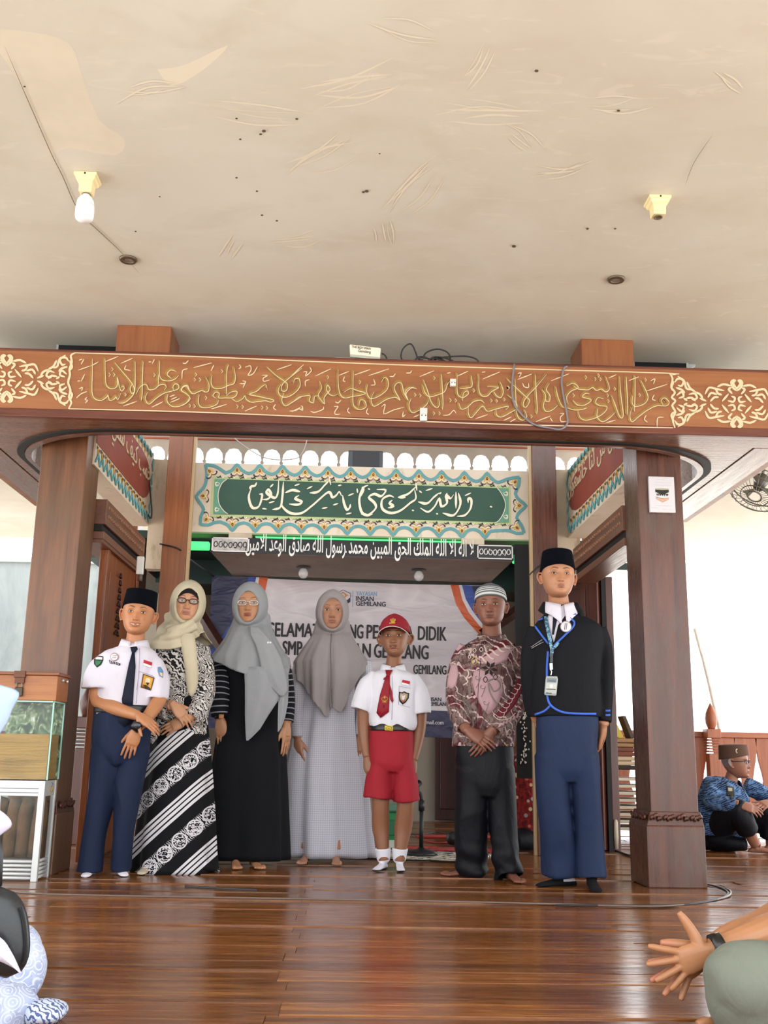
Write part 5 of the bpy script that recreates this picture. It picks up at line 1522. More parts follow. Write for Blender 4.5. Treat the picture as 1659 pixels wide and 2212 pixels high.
MB().lathe([(.001, .011), (.105, .011), (.105, .02), (.09, .035), (.03, .045), (.014, .06)], (.478, 6.83, 0), 24).build('base', M_CABLE, t, smooth=True)
MB().tube([(.478, 6.83, .04), (.478, 6.83, .30)], .014, 10, 0, 1).build('pole', M_CABLE, t, smooth=True)
MB().tube([(.478, 6.83, .28), (.478, 6.83, .345)], .02, 10, 0, 1).build('clutch', M_CABLE, t, smooth=True)
MB().tube([(.478, 6.83, .34), (.474, 6.83, .38), (.455, 6.83, .40), (.445, 6.82, .425)], [.012, .013, .014, .018], 10, 0, 3).build('neck', M_CABLE, t, smooth=True)
MB().tube([(.43, 6.80, .425), (.462, 6.84, .455)], [.016, .022], 10, 0, 1).build('mic_clip', M_CABLE, t, smooth=True)
t = thing('green_water_box', 'green plastic box with a pale lid behind the boy in red shorts', 'box', (.3, 7.25, .01))
MB().hexa([(.262, 7.18, .0105), (.342, 7.18, .0105), (.342, 7.34, .0105), (.262, 7.34, .0105), (.255, 7.17, .25), (.35, 7.17, .25), (.35, 7.35, .25), (.255, 7.35, .25)]).build('body', plain('green_plastic', '#1f8a4c', .35), t, bevel=.01)
MB().box(.248, 7.16, .25, .357, 7.36, .30).build('lid', plain('green_grey_lid', '#5f8f78', .4), t, bevel=.015)
MB().box(.285, 7.168, .02, .32, 7.175, .07).build('label_sticker', plain('sticker', '#d8e0d8', .5), t)
MB().box(.27, 7.166, .1, .335, 7.18, .2).build('side_panel', plain('green_plastic_dark', '#187040', .35), t, bevel=.006)
o = MB().lathe([(.001, .0), (.035, .01), (.052, .05), (.035, .09), (.001, .1)], (.75, 7.52, .011), 14).build('black_pad', M_CABLE, None, smooth=True, loc=(.75, 7.52, .01))
tag(o, 'small black foam ball on the floor behind the man in batik', 'ball')
M_FC = plain('floor_cable', '#2b2a2c', .5)
cable('floor_cable', [onz(x, y, .007) for x, y in ((-60, 1921), (0, 1924), (60, 1929), (120, 1932), (300, 1936), (600, 1941), (900, 1946), (1200, 1953), (1340, 1957), (1440, 1957), (1520, 1948), (1570, 1937), (1578, 1925), (1560, 1917), (1530, 1911), (1505, 1905), (1470, 1897))], .0045, 'long thin cable lying across the floor in front of the group', plain('worn_cable', '#6d5d55', .4))
cable('floor_cable', [onz(x, y, .007) for x, y in ((1200, 1955), (1400, 1956), (1500, 1952), (1555, 1941), (1572, 1932), (1566, 1922), (1540, 1913), (1512, 1907), (1480, 1902))], .005, 'second dark cable curving behind the right pillar plinth', M_FC)
cable('floor_cable', [onz(x, y, .007) for x, y in ((1290, 1832), (1320, 1835), (1350, 1845), (1380, 1855))], .007, 'dark cable leaving the foot of the right door', M_FC)
cable('floor_cable', [onz(x, y, .012) for x, y in ((885, 1802), (910, 1803), (940, 1798), (960, 1800), (985, 1806), (1010, 1802))], .006, 'dark cable on the floor near the niche', M_FC)
cable('red_cable', [onz(x, y, .007) for x, y in ((915, 1816), (950, 1821), (985, 1817), (1010, 1820))], .006, 'red cable on the floor near the niche', plain('red_cable', '#b03030', .5))
cable('floor_cable', [onz(x, y, .006) for x, y in ((400, 1914), (440, 1917), (500, 1920), (555, 1923))], .006, 'short dark cable end in front of the woman in black', M_FC)
# bucket behind the old man
t = thing('plastic_bucket', 'pale green plastic bucket behind the seated old man', 'bucket', (2.95, 8.55, 0))
MB().lathe([(.001, .002), (.085, .002), (.10, .28), (.108, .285), (.108, .295), (.10, .295), (.095, .28), (.08, .02), (.001, .015)], (2.95, 8.55, 0), 20).build('tub', plain('bucket_green', '#b9cfc0', .35), t, smooth=True)
MB().lathe([(.1085, .27), (.113, .275), (.113, .29), (.1085, .295)], (2.95, 8.55, 0), 20, cap=False).build('rim', plain('bucket_green', '#b9cfc0', .35), t, smooth=True)
# red cloth and pink batik on the far left
o = MB().tube([(-2.02, 7.36, .30), (-2.03, 7.34, .45), (-2.03, 7.33, .58), (-2.05, 7.33, .66)], [.05, .075, .06, .02], 10, 0, 3).build('red_cloth', plain('deep_red_cloth', '#7d1b2a', .8, sheen=.2), None, smooth=True, loc=(-2.03, 7.35, .3))
tag(o, 'deep red cloth hanging over the rail behind the left pillar', 'cloth')
# posts of the side aisles seen above the lintels
for x0, x1, lb in ((262, 299, 'orange brown aisle post seen above the left carved lintel'), (1256, 1302, 'red brown aisle post seen above the right carved lintel')):
 a, b = at(x0, 1120, 8.5), at(x1, 1120, 8.5)
 o = MB().box(a[0], 8.5, 0, b[0], 8.7, ZC).build('aisle_post', M_INNER, None, bevel=.005, loc=((a[0] + b[0]) / 2, 8.3, 0))
 tag(o, lb, 'post', 'posts of the side aisles')
# ------------------------------------------------------------------ figures: shared tools
def V3(*a):
 return np.array(a, float)
def unit(v):
 v = np.array(v, float)
 return v / max(np.linalg.norm(v), 1e-9)
def remesh(mb, size, smooth=1):
 """fuse everything collected in mb into one closed surface"""
 me = bpy.data.meshes.new('tmp')
 me.from_pydata(mb.v, [], mb.f)
 bm = bmesh.new()
 bm.from_mesh(me)
 bmesh.ops.recalc_face_normals(bm, faces=bm.faces)
 bm.to_mesh(me)
 bm.free()
 ob = bpy.data.objects.new('tmp', me)
 COL.objects.link(ob)
 md = ob.modifiers.new('r', 'REMESH')
 md.mode = 'VOXEL'
 md.voxel_size = size
 dg = bpy.context.evaluated_depsgraph_get()
 m2 = bpy.data.meshes.new_from_object(ob.evaluated_get(dg))
 n = len(m2.vertices)
 V = np.empty(n * 3)
 m2.vertices.foreach_get('co', V)
 V = V.reshape(-1, 3)
 F = [tuple(p.vertices) for p in m2.polygons]
 bpy.data.objects.remove(ob)
 bpy.data.meshes.remove(me)
 bpy.data.meshes.remove(m2)
 return relax(V, F, smooth), F
def relax(V, F, it):
 if it <= 0:
  return V
 Q = np.array([f if len(f) == 4 else f + (f[-1],) for f in F])
 A = np.concatenate([Q[:, [0, 1]], Q[:, [1, 2]], Q[:, [2, 3]], Q[:, [3, 0]]])
 A = A[A[:, 0] != A[:, 1]]
 A = np.concatenate([A, A[:, ::-1]])
 cnt = np.bincount(A[:, 0], minlength=len(V)).astype(float)
 cnt[cnt == 0] = 1
 for _ in range(it):
  S = np.column_stack([np.bincount(A[:, 0], weights=V[A[:, 1], k], minlength=len(V)) for k in range(3)]) / cnt[:, None]
  V = V + 0.6 * (S - V)
 return V
def normals(V, F):
 Q = np.array([f if len(f) == 4 else f + (f[-1],) for f in F])
 N = np.cross(V[Q[:, 2]] - V[Q[:, 0]], V[Q[:, 3]] - V[Q[:, 1]])
 out = np.zeros_like(V)
 for k in range(4):
  for c in range(3):
   out[:, c] += np.bincount(Q[:, k], weights=N[:, c], minlength=len(V))
 return out / np.maximum(np.linalg.norm(out, axis=1, keepdims=True), 1e-12)
def wnoise(P, f, seed=0):
 """cheap smooth noise, about -1..1"""
 r = np.random.default_rng(seed)
 s = 0
 for i in range(7):
  k = r.normal(size=3)
  k /= np.linalg.norm(k)
  s = s + np.sin(P @ k * f * r.uniform(.6, 1.7) + r.uniform(0, 6.28) + 1.3 * np.sin(P @ r.normal(size=3) * f * .5))
 return s / 3.5
def cuptube(mb, pts, ra, rb=None, n=22, smooth=4, cup=.06, th=.016, up=None, start_cup=False, power=2.0):
 """closed sleeve-like tube whose far end is hollow"""
 m = len(pts)
 ra = [ra] * m if np.isscalar(ra) else list(ra)
 rb = ra if rb is None else ([rb] * m if np.isscalar(rb) else list(rb))
 R, P = sweep(pts, ra, n, smooth, rb, up, power)
 R = [np.array(r) for r in R]
 c = R[-1].mean(0)
 t = unit(P[-1] - P[-2])
 rad = max(np.linalg.norm(R[-1] - c, axis=1).mean(), 1e-4)
 k = max(.2, 1 - th / rad)
 R.append(c + (R[-1] - c) * (k + .3 * (1 - k)) + t * .003)
 R.append(c + (R[-2] - c) * k - t * .004)
 back = P[-1] - t * cup
 R.append(back + (R[-3] - c) * k * .96)
 mb.rings(R)
 return P
def ellring(c, rx, ry, n=40, yaw=0.0, power=2.3, cz=0.0):
 a = np.linspace(0, 2 * PI, n, endpoint=False)
 ca, sa = np.cos(a), np.sin(a)
 x = rx * np.sign(ca) * np.abs(ca) ** (2 / power)
 y = ry * np.sign(sa) * np.abs(sa) ** (2 / power)
 co, si = math.cos(yaw), math.sin(yaw)
 return np.column_stack([c[0] + x * co - y * si, c[1] + x * si + y * co, np.full(n, c[2]) + cz])
def trunk(mb, secs, n=44, cup=.0, th=.012, cap_top=True, k=3, power=2.3):
 """horizontal sections (x, y, z, rx, ry, yaw) from the bottom up; hollow at the bottom when cup > 0"""
 S_ = cr(np.array(secs, float), k)
 R = [ellring(s[:3], max(s[3], 1e-3), max(s[4], 1e-3), n, s[5], power) for s in S_]
 if cup > 0:
  s = S_[0]
  R0 = [ellring((s[0], s[1], s[2] + cup), s[3] - th, s[4] - th, n, s[5], power), ellring((s[0], s[1], s[2] + .004), s[3] - th, s[4] - th, n, s[5], power)]
  R = R0 + R
 mb.rings(R)
def addmesh(mb, V, F, mi=0):
 mb.add(V, F, mi)
def hand(mb, W, d, n, s, L, curl=(.25, .3, .35, .4), spread=.06, thumb=(.55, .75, -.25), tcurl=.25, pre=.0, fat=1.0):
 """palm and five fingers: d along the hand, n out of its back, s towards the thumb"""
 d = unit(d)
 n = unit(np.array(n, float) - d * np.dot(n, d))
 s = np.cross(d, n) * (1 if np.dot(np.cross(d, n), s) > 0 else -1)
 W = np.array(W, float)
 R = []
 for t, hw, ht in ((-.10, .135, .105), (.0, .14, .105), (.10, .18, .11), (.25, .215, .105), (.38, .222, .09), (.47, .205, .075), (.51, .16, .05)):
  c = W + d * t * L
  a = np.linspace(0, 2 * PI, 20, endpoint=False)
  R.append([c + s * hw * L * np.sign(math.cos(q)) * abs(math.cos(q)) ** .8 + n * ht * L * math.sin(q) for q in a])
 mb.rings(R)
 for i, (off, fl, base) in enumerate(((.155, .47, .46), (.052, .525, .48), (-.052, .49, .47), (-.150, .385, .44))):
  cu = curl[i] if not np.isscalar(curl) else curl
  ang = spread * (1.5, .5, -.5, -1.5)[i]
  dd = unit(d * math.cos(ang) + s * math.sin(ang))
  p = W + d * base * L + s * off * L - dd * .06 * L
  pts, th = [p], pre
  rads = [.046]
  p = p + dd * .06 * L
  pts.append(p)
  rads.append(.048)
  for ph, fr in enumerate((.45, .31, .24)):
   th += cu * (.8, 1.1, .8)[ph]
   dir_ = dd * math.cos(th) - n * math.sin(th)
   q = p + dir_ * fl * fr * L
   pts.append((p + q) / 2)
   rads.append((.044, .041, .038)[ph])
   pts.append(q)
   rads.append((.045, .041, .028)[ph])
   p = q
  sc_ = (.92 if i == 3 else 1.0) * fat
  mb.tube(pts, [r * L * sc_ for r in rads], 9, 0, 2)
 p = W + d * .10 * L + s * .10 * L - n * .02 * L
 t0 = unit(d * thumb[0] + s * thumb[1] + n * thumb[2])
 pts = [p, p + t0 * .25 * L]
 t1 = unit(t0 + d * tcurl)
 pts.append(pts[-1] + t1 * .19 * L)
 t2 = unit(t1 + d * tcurl * .8)
 pts.append(pts[-1] + t2 * .15 * L)
 mb.tube(pts, [.085 * L * fat, .066 * L * fat, .056 * L * fat, .036 * L * fat], 10, 0, 3)
def foot(mb, A, d, L, toes=True, h=.075):
 """foot on the floor: A the ankle centre, d where the toes point"""
 d = unit((d[0], d[1], 0))
 s = V3(-d[1], d[0], 0)
 z0 = 0.004
 R = []
 for t, w_, hh, zc in ((-.24, .03, .02, .03), (-.22, .062, .045, .05), (-.12, .085, .085, .085), (.0, .09, .12, .12), (.12, .092, .10, .10), (.28, .10, .07, .072), (.45, .112, .052, .054), (.56, .112, .040, .042), (.64, .09, .026, .028)):
  c = V3(A[0], A[1], 0) + d * t * L
  a = np.linspace(0, 2 * PI, 18, endpoint=False)
  R.append([c + s * w_ * 1.02 * L * math.cos(q) + V3(0, 0, max(z0, z0 + zc * L + hh * L * math.sin(q))) for q in a])
 mb.rings(R)
 mb.tube([V3(A[0], A[1], .10 * L), V3(*A) + V3(0, 0, .02)], [.10 * L, .115 * L], 12, 0, 1)
 if toes:
  for i, (o, l, r) in enumerate(((.082, .78, .045), (.025, .77, .032), (-.022, .745, .030), (-.062, .715, .028), (-.098, .67, .027))):
   for sd in (1,):
    b = V3(A[0], A[1], 0) + d * .56 * L + s * o * L * FOOT_SIDE[0] + V3(0, 0, r * L + z0)
    e = V3(A[0], A[1], 0) + d * l * L + s * o * 1.12 * L * FOOT_SIDE[0] + V3(0, 0, r * L * .9 + z0)
    mb.tube([b, (b + e) / 2 + V3(0, 0, .006), e], [r * L * 1.05, r * L, r * L * .8], 9, 0, 2)
FOOT_SIDE = [1]
# ---- head ---------------------------------------------------------------
ZW = np.array([-.50, -.485, -.46, -.42, -.36, -.30, -.22, -.12, 0, .1, .2, .3, .38, .44, .48, .497, .5])
WW = np.array([.03, .10, .150, .195, .240, .268, .292, .312, .325, .335, .335, .312, .265, .205, .135, .05, .01])
ZFF = np.array([-.50, -.485, -.46, -.42, -.36, -.30, -.22, -.12, 0, .1, .2, .3, .38, .44, .48, .497, .5])
FF = np.array([.26, .315, .345, .36, .362, .37, .372, .368, .36, .378, .37, .335, .28, .21, .13, .05, .01])
BB = np.array([.0, .02, .06, .12, .19, .25, .31, .37, .42, .43, .42, .385, .32, .24, .15, .05, .01])
def gz(x, c, s):
 return np.exp(-((x - c) / s) ** 2)
class Face:
 def __init__(s, **k):
  s.k = dict(w=1.09, jaw=1.0, nose=1.0, nosew=1.0, lips=1.0, smile=0.0, cheek=1.0, eye=1.0, age=0.0, open=0.0)
  s.k.update(k)
 def W(s, z):
  w_ = np.interp(z, ZW, WW) * s.k['w']
  return w_ * np.where(z < -.1, 1 + (s.k['jaw'] - 1) * np.clip((-.1 - z) / .3, 0, 1), 1)
 def h(s, x, z):
  k = s.k
  ax = np.abs(x)
  tz = np.clip((.03 - z) / .2, 0, 1)
  prof = np.where(z > -.175, .012 + .072 * tz ** 1.3, 0.084 * np.clip((z + .225) / .05, 0, 1) ** .6) * np.clip((.09 - z) / .05, 0, 1)
  sg = .030 + .026 * tz
  d = k['nose'] * prof * gz(x, 0, sg * k['nosew'])
  d += k['nose'] * .030 * gz(ax, .058 * k['nosew'], .026) * gz(z, -.178, .026)
  d -= .040 * gz(ax, .145, .062) * gz(z, .0, .042)
  d += .016 * gz(ax, .14, .09) * gz(z, .088, .03)
  d += .018 * k['cheek'] * gz(ax, .175, .075) * gz(z, -.12, .06)
  sm = k['smile']
  zl = z - sm * .30 * ax ** 1.5 * 1.6
  wl = .075 * (1 + .35 * sm)
  op = k['open']
  d += .030 * k['lips'] * gz(x, 0, wl) * gz(zl, -.283 + op * .006, .018)
  d += .032 * k['lips'] * gz(x, 0, wl * .88) * gz(zl, -.328 - op * .012, .02)
  d -= (.020 + .03 * op) * gz(x, 0, wl * 1.05) * gz(zl, -.304, .008 + op * .014)
  d += .020 * gz(x, 0, .13) * gz(z, -.30, .085)
  d -= .012 * gz(x, 0, .09) * gz(z, -.375, .022)
  d += .024 * gz(x, 0, .085) * gz(z, -.44, .045)
  d -= .006 * gz(x, 0, .012) * gz(z, -.245, .03)
  fold = gz(ax, .085 + (-.17 - z) * .35, .014) * np.clip((-.16 - z) / .03, 0, 1) * np.clip((z + .33) / .05, 0, 1)
  d -= (.006 + .012 * k['age'] + .008 * sm) * fold
  d -= .008 * k['age'] * gz(ax, .12, .05) * gz(z, -.05, .012)
  return d
 def surf(s, x, z):
  w_ = s.W(z)
  q = np.clip(np.abs(x) / np.maximum(w_, 1e-6), 0, .999)
  c = np.sqrt(1 - q ** 2.3)
  return -(np.interp(z, ZFF, FF) * c ** .86 + s.h(x, z) * np.clip((c - .15) / .35, 0, 1))
 def grid(s):
  zz = np.concatenate([np.linspace(-.5, -.38, 14), np.linspace(-.37, -.24, 26), np.linspace(-.235, .1, 52), np.linspace(.11, .5, 26)])
  t = np.linspace(-1, 1, 121)[:-1]
  th = PI * np.sign(t) * np.abs(t) ** 1.45
  R = []
  for z in zz:
   w_ = s.W(np.array(z))
   x = w_ * np.sin(th)
   c = np.cos(th)
   yf = s.surf(x, np.full_like(x, z))
   yb = np.interp(z, ZFF, BB) * np.abs(c) ** .9
   y = np.where(c > 0, yf, yb)
   R.append(np.column_stack([x, y, np.full_like(x, z)]))
  return R
def rotm(yaw, pitch, roll):
 """yaw > 0 turns the face to the viewer's right; pitch > 0 lifts the chin; roll > 0 tips the crown to the viewer's right"""
 return np.array((Matrix.Rotation(yaw, 3, 'Z') @ Matrix.Rotation(-pitch, 3, 'X') @ Matrix.Rotation(roll, 3, 'Y')))
def skin_mat(name, col, lip):
 k = NT(name)
 a = k.n('Attribute')
 a.attribute_name = 'tint'
 v = k.noise(k.coord(), 45, 4, .6)
 c = k.mix(k.ramp(v, [(.35, 0.0), (.7, .22)]), a.outputs['Color'], tuple(x * .72 for x in lin(col)[:3]) + (1,))
 k.put('Base Color', c)
 k.put('Roughness', .48)
 k.put('Subsurface Weight', .12)
 k.put('Subsurface Radius', (.012, .005, .003))
 k.bump(k.noise(k.coord(), 260, 2), .08, .002)
 k.m['col'] = col
 k.m['lip'] = lip
 return k.m
M_SCLERA = plain('eye_white', '#c2b6aa', .25)
M_IRIS = plain('dark_iris', '#120c0a', .35, spec=.15)
M_LASH = plain('lash_line', '#1a1210', .6)
M_TEETH = plain('teeth', '#e9e4da', .25)
class Person:
 """one figure: an Empty at the feet, a body mesh, and clothes as parts"""
 def __init__(s, label, base, skin, name='person'):
  s.root = thing(name, label, 'person', base)
  s.skin = skin
  s.body = MB()
  s.cols = []
  s.base = lin(skin['col'])[:3]
 def mesh(s, mb, size, smooth=1, colf=None):
  V, F = remesh(mb, size, smooth)
  c = np.tile(np.array(s.base), (len(V), 1))
  if colf is not None:
   c = colf(V, c)
  s.body.add(V, F)
  s.cols.append(c)
  return V, F
 def raw(s, mb):
  s.body.add(mb.v, mb.f)
  s.cols.append(np.tile(np.array(s.base), (len(mb.v), 1)))
 def head(s, C, hh, face, R, neck_to, neck_r=.052, ears=True, hair=None, brow=1.0, lipcol='#8a4a40', browcol='#2a1c16', gaze=0.0, eyes=True, ear_out=1.0, lid=0.0):
  C = np.array(C, float)
  s.C, s.hh, s.R, s.face = C, hh, R, face
  T = lambda P: C + (np.asarray(P) * hh) @ R.T
  s.T = T
  mb = MB()
  mb.rings([T(r) for r in face.grid()])
  nk = MB()
  nb = np.array(neck_to, float)
  top = T((0, .06, -.22))
  mb.tube([nb - V3(0, 0, .05), nb, nb * .45 + top * .55, top], [neck_r * 1.35, neck_r * 1.12, neck_r, neck_r * 1.02], 20, 0, 3)
  if ears:
   for sd in (-1, 1):
    x0 = face.W(np.array(-.02)) * .97
    pts = [(x0 + a * ear_out, b, c) for a, b, c in ((.0, -.02, -.13), (.035, .0, -.15), (.055, .04, -.10), (.085, .09, -.01), (.09, .09, .06), (.07, .05, .105), (.035, -.005, .095), (.005, -.03, .05))]
    mb.tube([T((sd * p[0], p[1] + .02, p[2] - .02)) for p in pts], [.022 * hh, .026 * hh, .023 * hh, .022 * hh, .022 * hh, .022 * hh, .02 * hh, .018 * hh], 8, 0, 3)
    mb.prism([T((sd * (x0 - .02 + q[0] * ear_out), q[1] + .03, q[2] - .02)) for q in ((.02, -.02, -.12), (.06, .05, -.09), (.08, .085, .0), (.075, .07, .07), (.03, .0, .08), (.01, -.03, .03))], R @ V3(-sd * .03 * hh, .012 * hh, 0))
  def colf(V, c):
   u = ((V - C) @ R) / hh
   x, y, z = u[:, 0], u[:, 1], u[:, 2]
   ax = np.abs(x)
   front = y < -.1
   b = np.array(s.base)
   def put(mask, col, c):
    m = (mask * 1.0)[:, None]
    return c * (1 - m) + np.array(lin(col)[:3]) * m
   # warmer nose, ears and cheeks
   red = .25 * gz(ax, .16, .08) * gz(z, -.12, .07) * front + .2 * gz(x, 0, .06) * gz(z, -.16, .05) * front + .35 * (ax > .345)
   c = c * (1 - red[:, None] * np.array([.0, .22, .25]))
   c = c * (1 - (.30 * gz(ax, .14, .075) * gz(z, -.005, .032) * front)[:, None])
   k = face.k
   sm = k['smile']
   zl = z - sm * .30 * ax ** 1.5 * 1.6
   wl = .098 * (1 + .3 * sm)
   e = np.clip(1 - (ax / wl) ** 2, 0, 1) ** .6
   up = np.clip((e * .028 - np.abs(zl + .286 - k['open'] * .006)) / .006, 0, 1)
   lo = np.clip((e * .030 - np.abs(zl + .325 + k['open'] * .012)) / .006, 0, 1)
   c = put(.72 * np.clip(up + lo, 0, 1) * front * (ax < wl), lipcol, c)
   c = put(.85 * gz(zl, -.304, .006 + k['open'] * .008) * np.clip(1 - (ax / (wl * 1.05)) ** 4, 0, 1) * front, '#3a1512', c)
   if brow:
    zb = .092 + .03 * np.sin(np.clip((ax - .05) / .17, 0, 1) * PI * .62) - .05 * np.clip((ax - .17) / .06, 0, 1)
    tb = .013 * brow * np.clip((ax - .045) / .03, 0, 1) * np.clip((.235 - ax) / .09, 0, 1)
    c = put(np.clip((tb + .006 - np.abs(z - zb)) / .008, 0, 1) * .85 * (tb > 0) * front, browcol, c)
   if hair is not None:
    c = hair(x, y, z, c, put)
   # nostrils
   c = put(.7 * gz(ax, .034 * k['nosew'], .014) * gz(z, -.207, .009) * front, '#2a120d', c)
   return c
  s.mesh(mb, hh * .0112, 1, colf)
  s.nose_tip = T((0, float(face.surf(np.array(0.), np.array(-.17))), -.17))
  if eyes:
   s.eyes(gaze, lid)
  return T
 def patch(s, name, outline_top, outline_bot, mat, off, bulge=0.0, par=None, nx=14, nz=5):
  """thin shell lying on the face between two curves z(x)"""
  fx = np.linspace(outline_top[0][0], outline_top[-1][0], nx)
  zt = np.interp(fx, [p[0] for p in outline_top], [p[1] for p in outline_top])
  zb = np.interp(fx, [p[0] for p in outline_bot], [p[1] for p in outline_bot])
  V, F = [], []
  for j in range(nz):
   t = j / (nz - 1)
   z = zb * (1 - t) + zt * t
   u = np.linspace(-1, 1, nx)
   y = s.face.surf(fx, z) - off - bulge * np.clip(1 - u ** 2, 0, 1) * (1 - (2 * t - 1) ** 2)
   V += list(np.column_stack([fx, y, z]))
  for j in range(nz - 1):
   for i in range(nx - 1):
    a = j * nx + i
    F.append((a, a + 1, a + nx + 1, a + nx))
  return MB().add(s.T(np.array(V)), F).build(name, mat, par or s.root, smooth=True)
 def eyes(s, gaze=0.0, lid=0.0):
  e = s.face.k['eye']
  for sd in (-1, 1):
   cx_, hl, hu, hd = .143 * sd, .060, .023 * e * (1 - lid), .015 * e
   xs = np.linspace(cx_ - hl, cx_ + hl, 13)
   u = (xs - cx_) / hl
   up = hu * (1 - np.abs(u) ** 2.2) + .004 * u * sd
   dn = -hd * (1 - np.abs(u) ** 2.0) + .004 * u * sd
   top = list(zip(xs, up - .002))
   bot = list(zip(xs, dn - .002))
   ey = s.patch('eye', top, bot, M_SCLERA, .004, .010)
   ix = cx_ + gaze * .02
   r = .027 * e
   a = np.linspace(0, PI, 11)
   tp = [(ix - r * math.cos(q), min(r * math.sin(q), float(np.interp(ix - r * math.cos(q), xs, up)) - .001) - .002) for q in a]
   bt = [(ix - r * math.cos(q), max(-r * math.sin(q), float(np.interp(ix - r * math.cos(q), xs, dn)) + .001) - .002) for q in a]
   s.patch('iris', tp, bt, M_IRIS, .009, .006, ey, 11, 5)
   s.patch('eyelash', [(x, z + .0075) for x, z in top], [(x, z - .001) for x, z in top], M_LASH, .0075, .004, ey, 13, 3)
   s.patch('lower_lid', [(x, z + .001) for x, z in bot], [(x, z - .0022) for x, z in bot], plain('lid_brown', '#4a2e24', .6), .006, .002, ey, 13, 3)
 def teeth(s, w_=.06, h=.012, zc=-.303, smile=0.0):
  xs = np.linspace(-w_, w_, 11)
  k = s.face.k
  up = [(x, zc + h * (1 - (x / w_) ** 4) * .6 + k['smile'] * .48 * abs(x) ** 1.5) for x in xs]
  dn = [(x, zc - h * (1 - (x / w_) ** 2) + k['smile'] * .48 * abs(x) ** 1.5) for x in xs]
  s.patch('teeth', up, dn, M_TEETH, .008, .004, None, 11, 4)
 def glasses(s, mat, lens=None, r=.0032, w_=.085, h=.05, zc=-.005, name='glasses', half=False, gap=.142):
  y0 = -.40
  g = None
  top = MB()
  bows = []
  for sd in (-1, 1):
   a = np.linspace(0, 2 * PI, 25)
   pts = [(sd * gap + w_ * np.sign(math.cos(q)) * abs(math.cos(q)) ** .8, y0 + .10 * abs(sd * gap + w_ * math.cos(q)) ** 1.5, zc + h * np.sign(math.sin(q)) * abs(math.sin(q)) ** .8) for q in a]
   top.tube([s.T(p) for p in pts], r, 6, 0, 1)
   top.tube([s.T((sd * (gap + w_), y0 + .06, zc + .02)), s.T((sd * .335, -.2, zc + .03)), s.T((sd * .355, .03, zc + .03))], r, 6, 0, 2)
  top.tube([s.T((-gap + w_, y0, zc + .012)), s.T((0, y0 - .02, zc + .022)), s.T((gap - w_, y0, zc + .012))], r, 6, 0, 3)
  g = top.build(name, mat, s.root, smooth=True)
  if lens is not None:
   for sd in (-1, 1):
    a = np.linspace(0, 2 * PI, 25)[:-1]
    m = MB()
    m.add([s.T((sd * gap + w_ * .96 * np.sign(math.cos(q)) * abs(math.cos(q)) ** .8, y0 + .004 + .10 * abs(sd * gap + w_ * math.cos(q)) ** 1.5, zc + h * .96 * np.sign(math.sin(q)) * abs(math.sin(q)) ** .8)) for q in a], [tuple(range(24))])
    m.build('lens', lens, g)
  return g
 def part(s, name, mb, mats, smooth=True, parent=None, **k):
  return mb.build(name, mats, parent or s.root, smooth=smooth, **k)
 def cloth(s, name, mb, size, mat, smooth=3, fold=0.0, ff=18, seed=1, foldfn=None, parent=None, stretch=(1, 1, .45)):
  V, F = remesh(mb, size, smooth)
  if fold or foldfn:
   N = normals(V, F)
   d = 0
  if fold:
   W_ = V * np.array(stretch)
   r1, r2 = wnoise(W_, ff, seed), wnoise(W_ @ np.array(((1, 0, .5), (0, 1, 0), (-.35, 0, 1.0))), ff * 1.5, seed + 50)
   d = fold * (.7 * r1 + 1.5 * (.45 - np.abs(r2)) * np.clip(.6 + r1, 0, 1.2))
   if foldfn:
    d = d + foldfn(V)
   V = V + N * np.asarray(d)[:, None]
  m = MB()
  m.add(V, F)
  s.cl = (V, F)
  return m.build(name, mat, parent or s.root, smooth=True, recalc=False)
 def finish(s, name='body'):
  me_o = s.body.build(name, s.skin['mat'], s.root, smooth=True, recalc=False)
  me = me_o.data
  at_ = me.color_attributes.new('tint', 'FLOAT_COLOR', 'POINT')
  c = np.concatenate(s.cols)
  c = np.column_stack([c, np.ones(len(c))]).astype(np.float32)
  at_.data.foreach_set('color', c.ravel())
  s.bodyobj = me_o
  return me_o
def on_cloth(V, F, px, depth_from=None):
 """first point of a cloth seen at a photo position"""
 pass
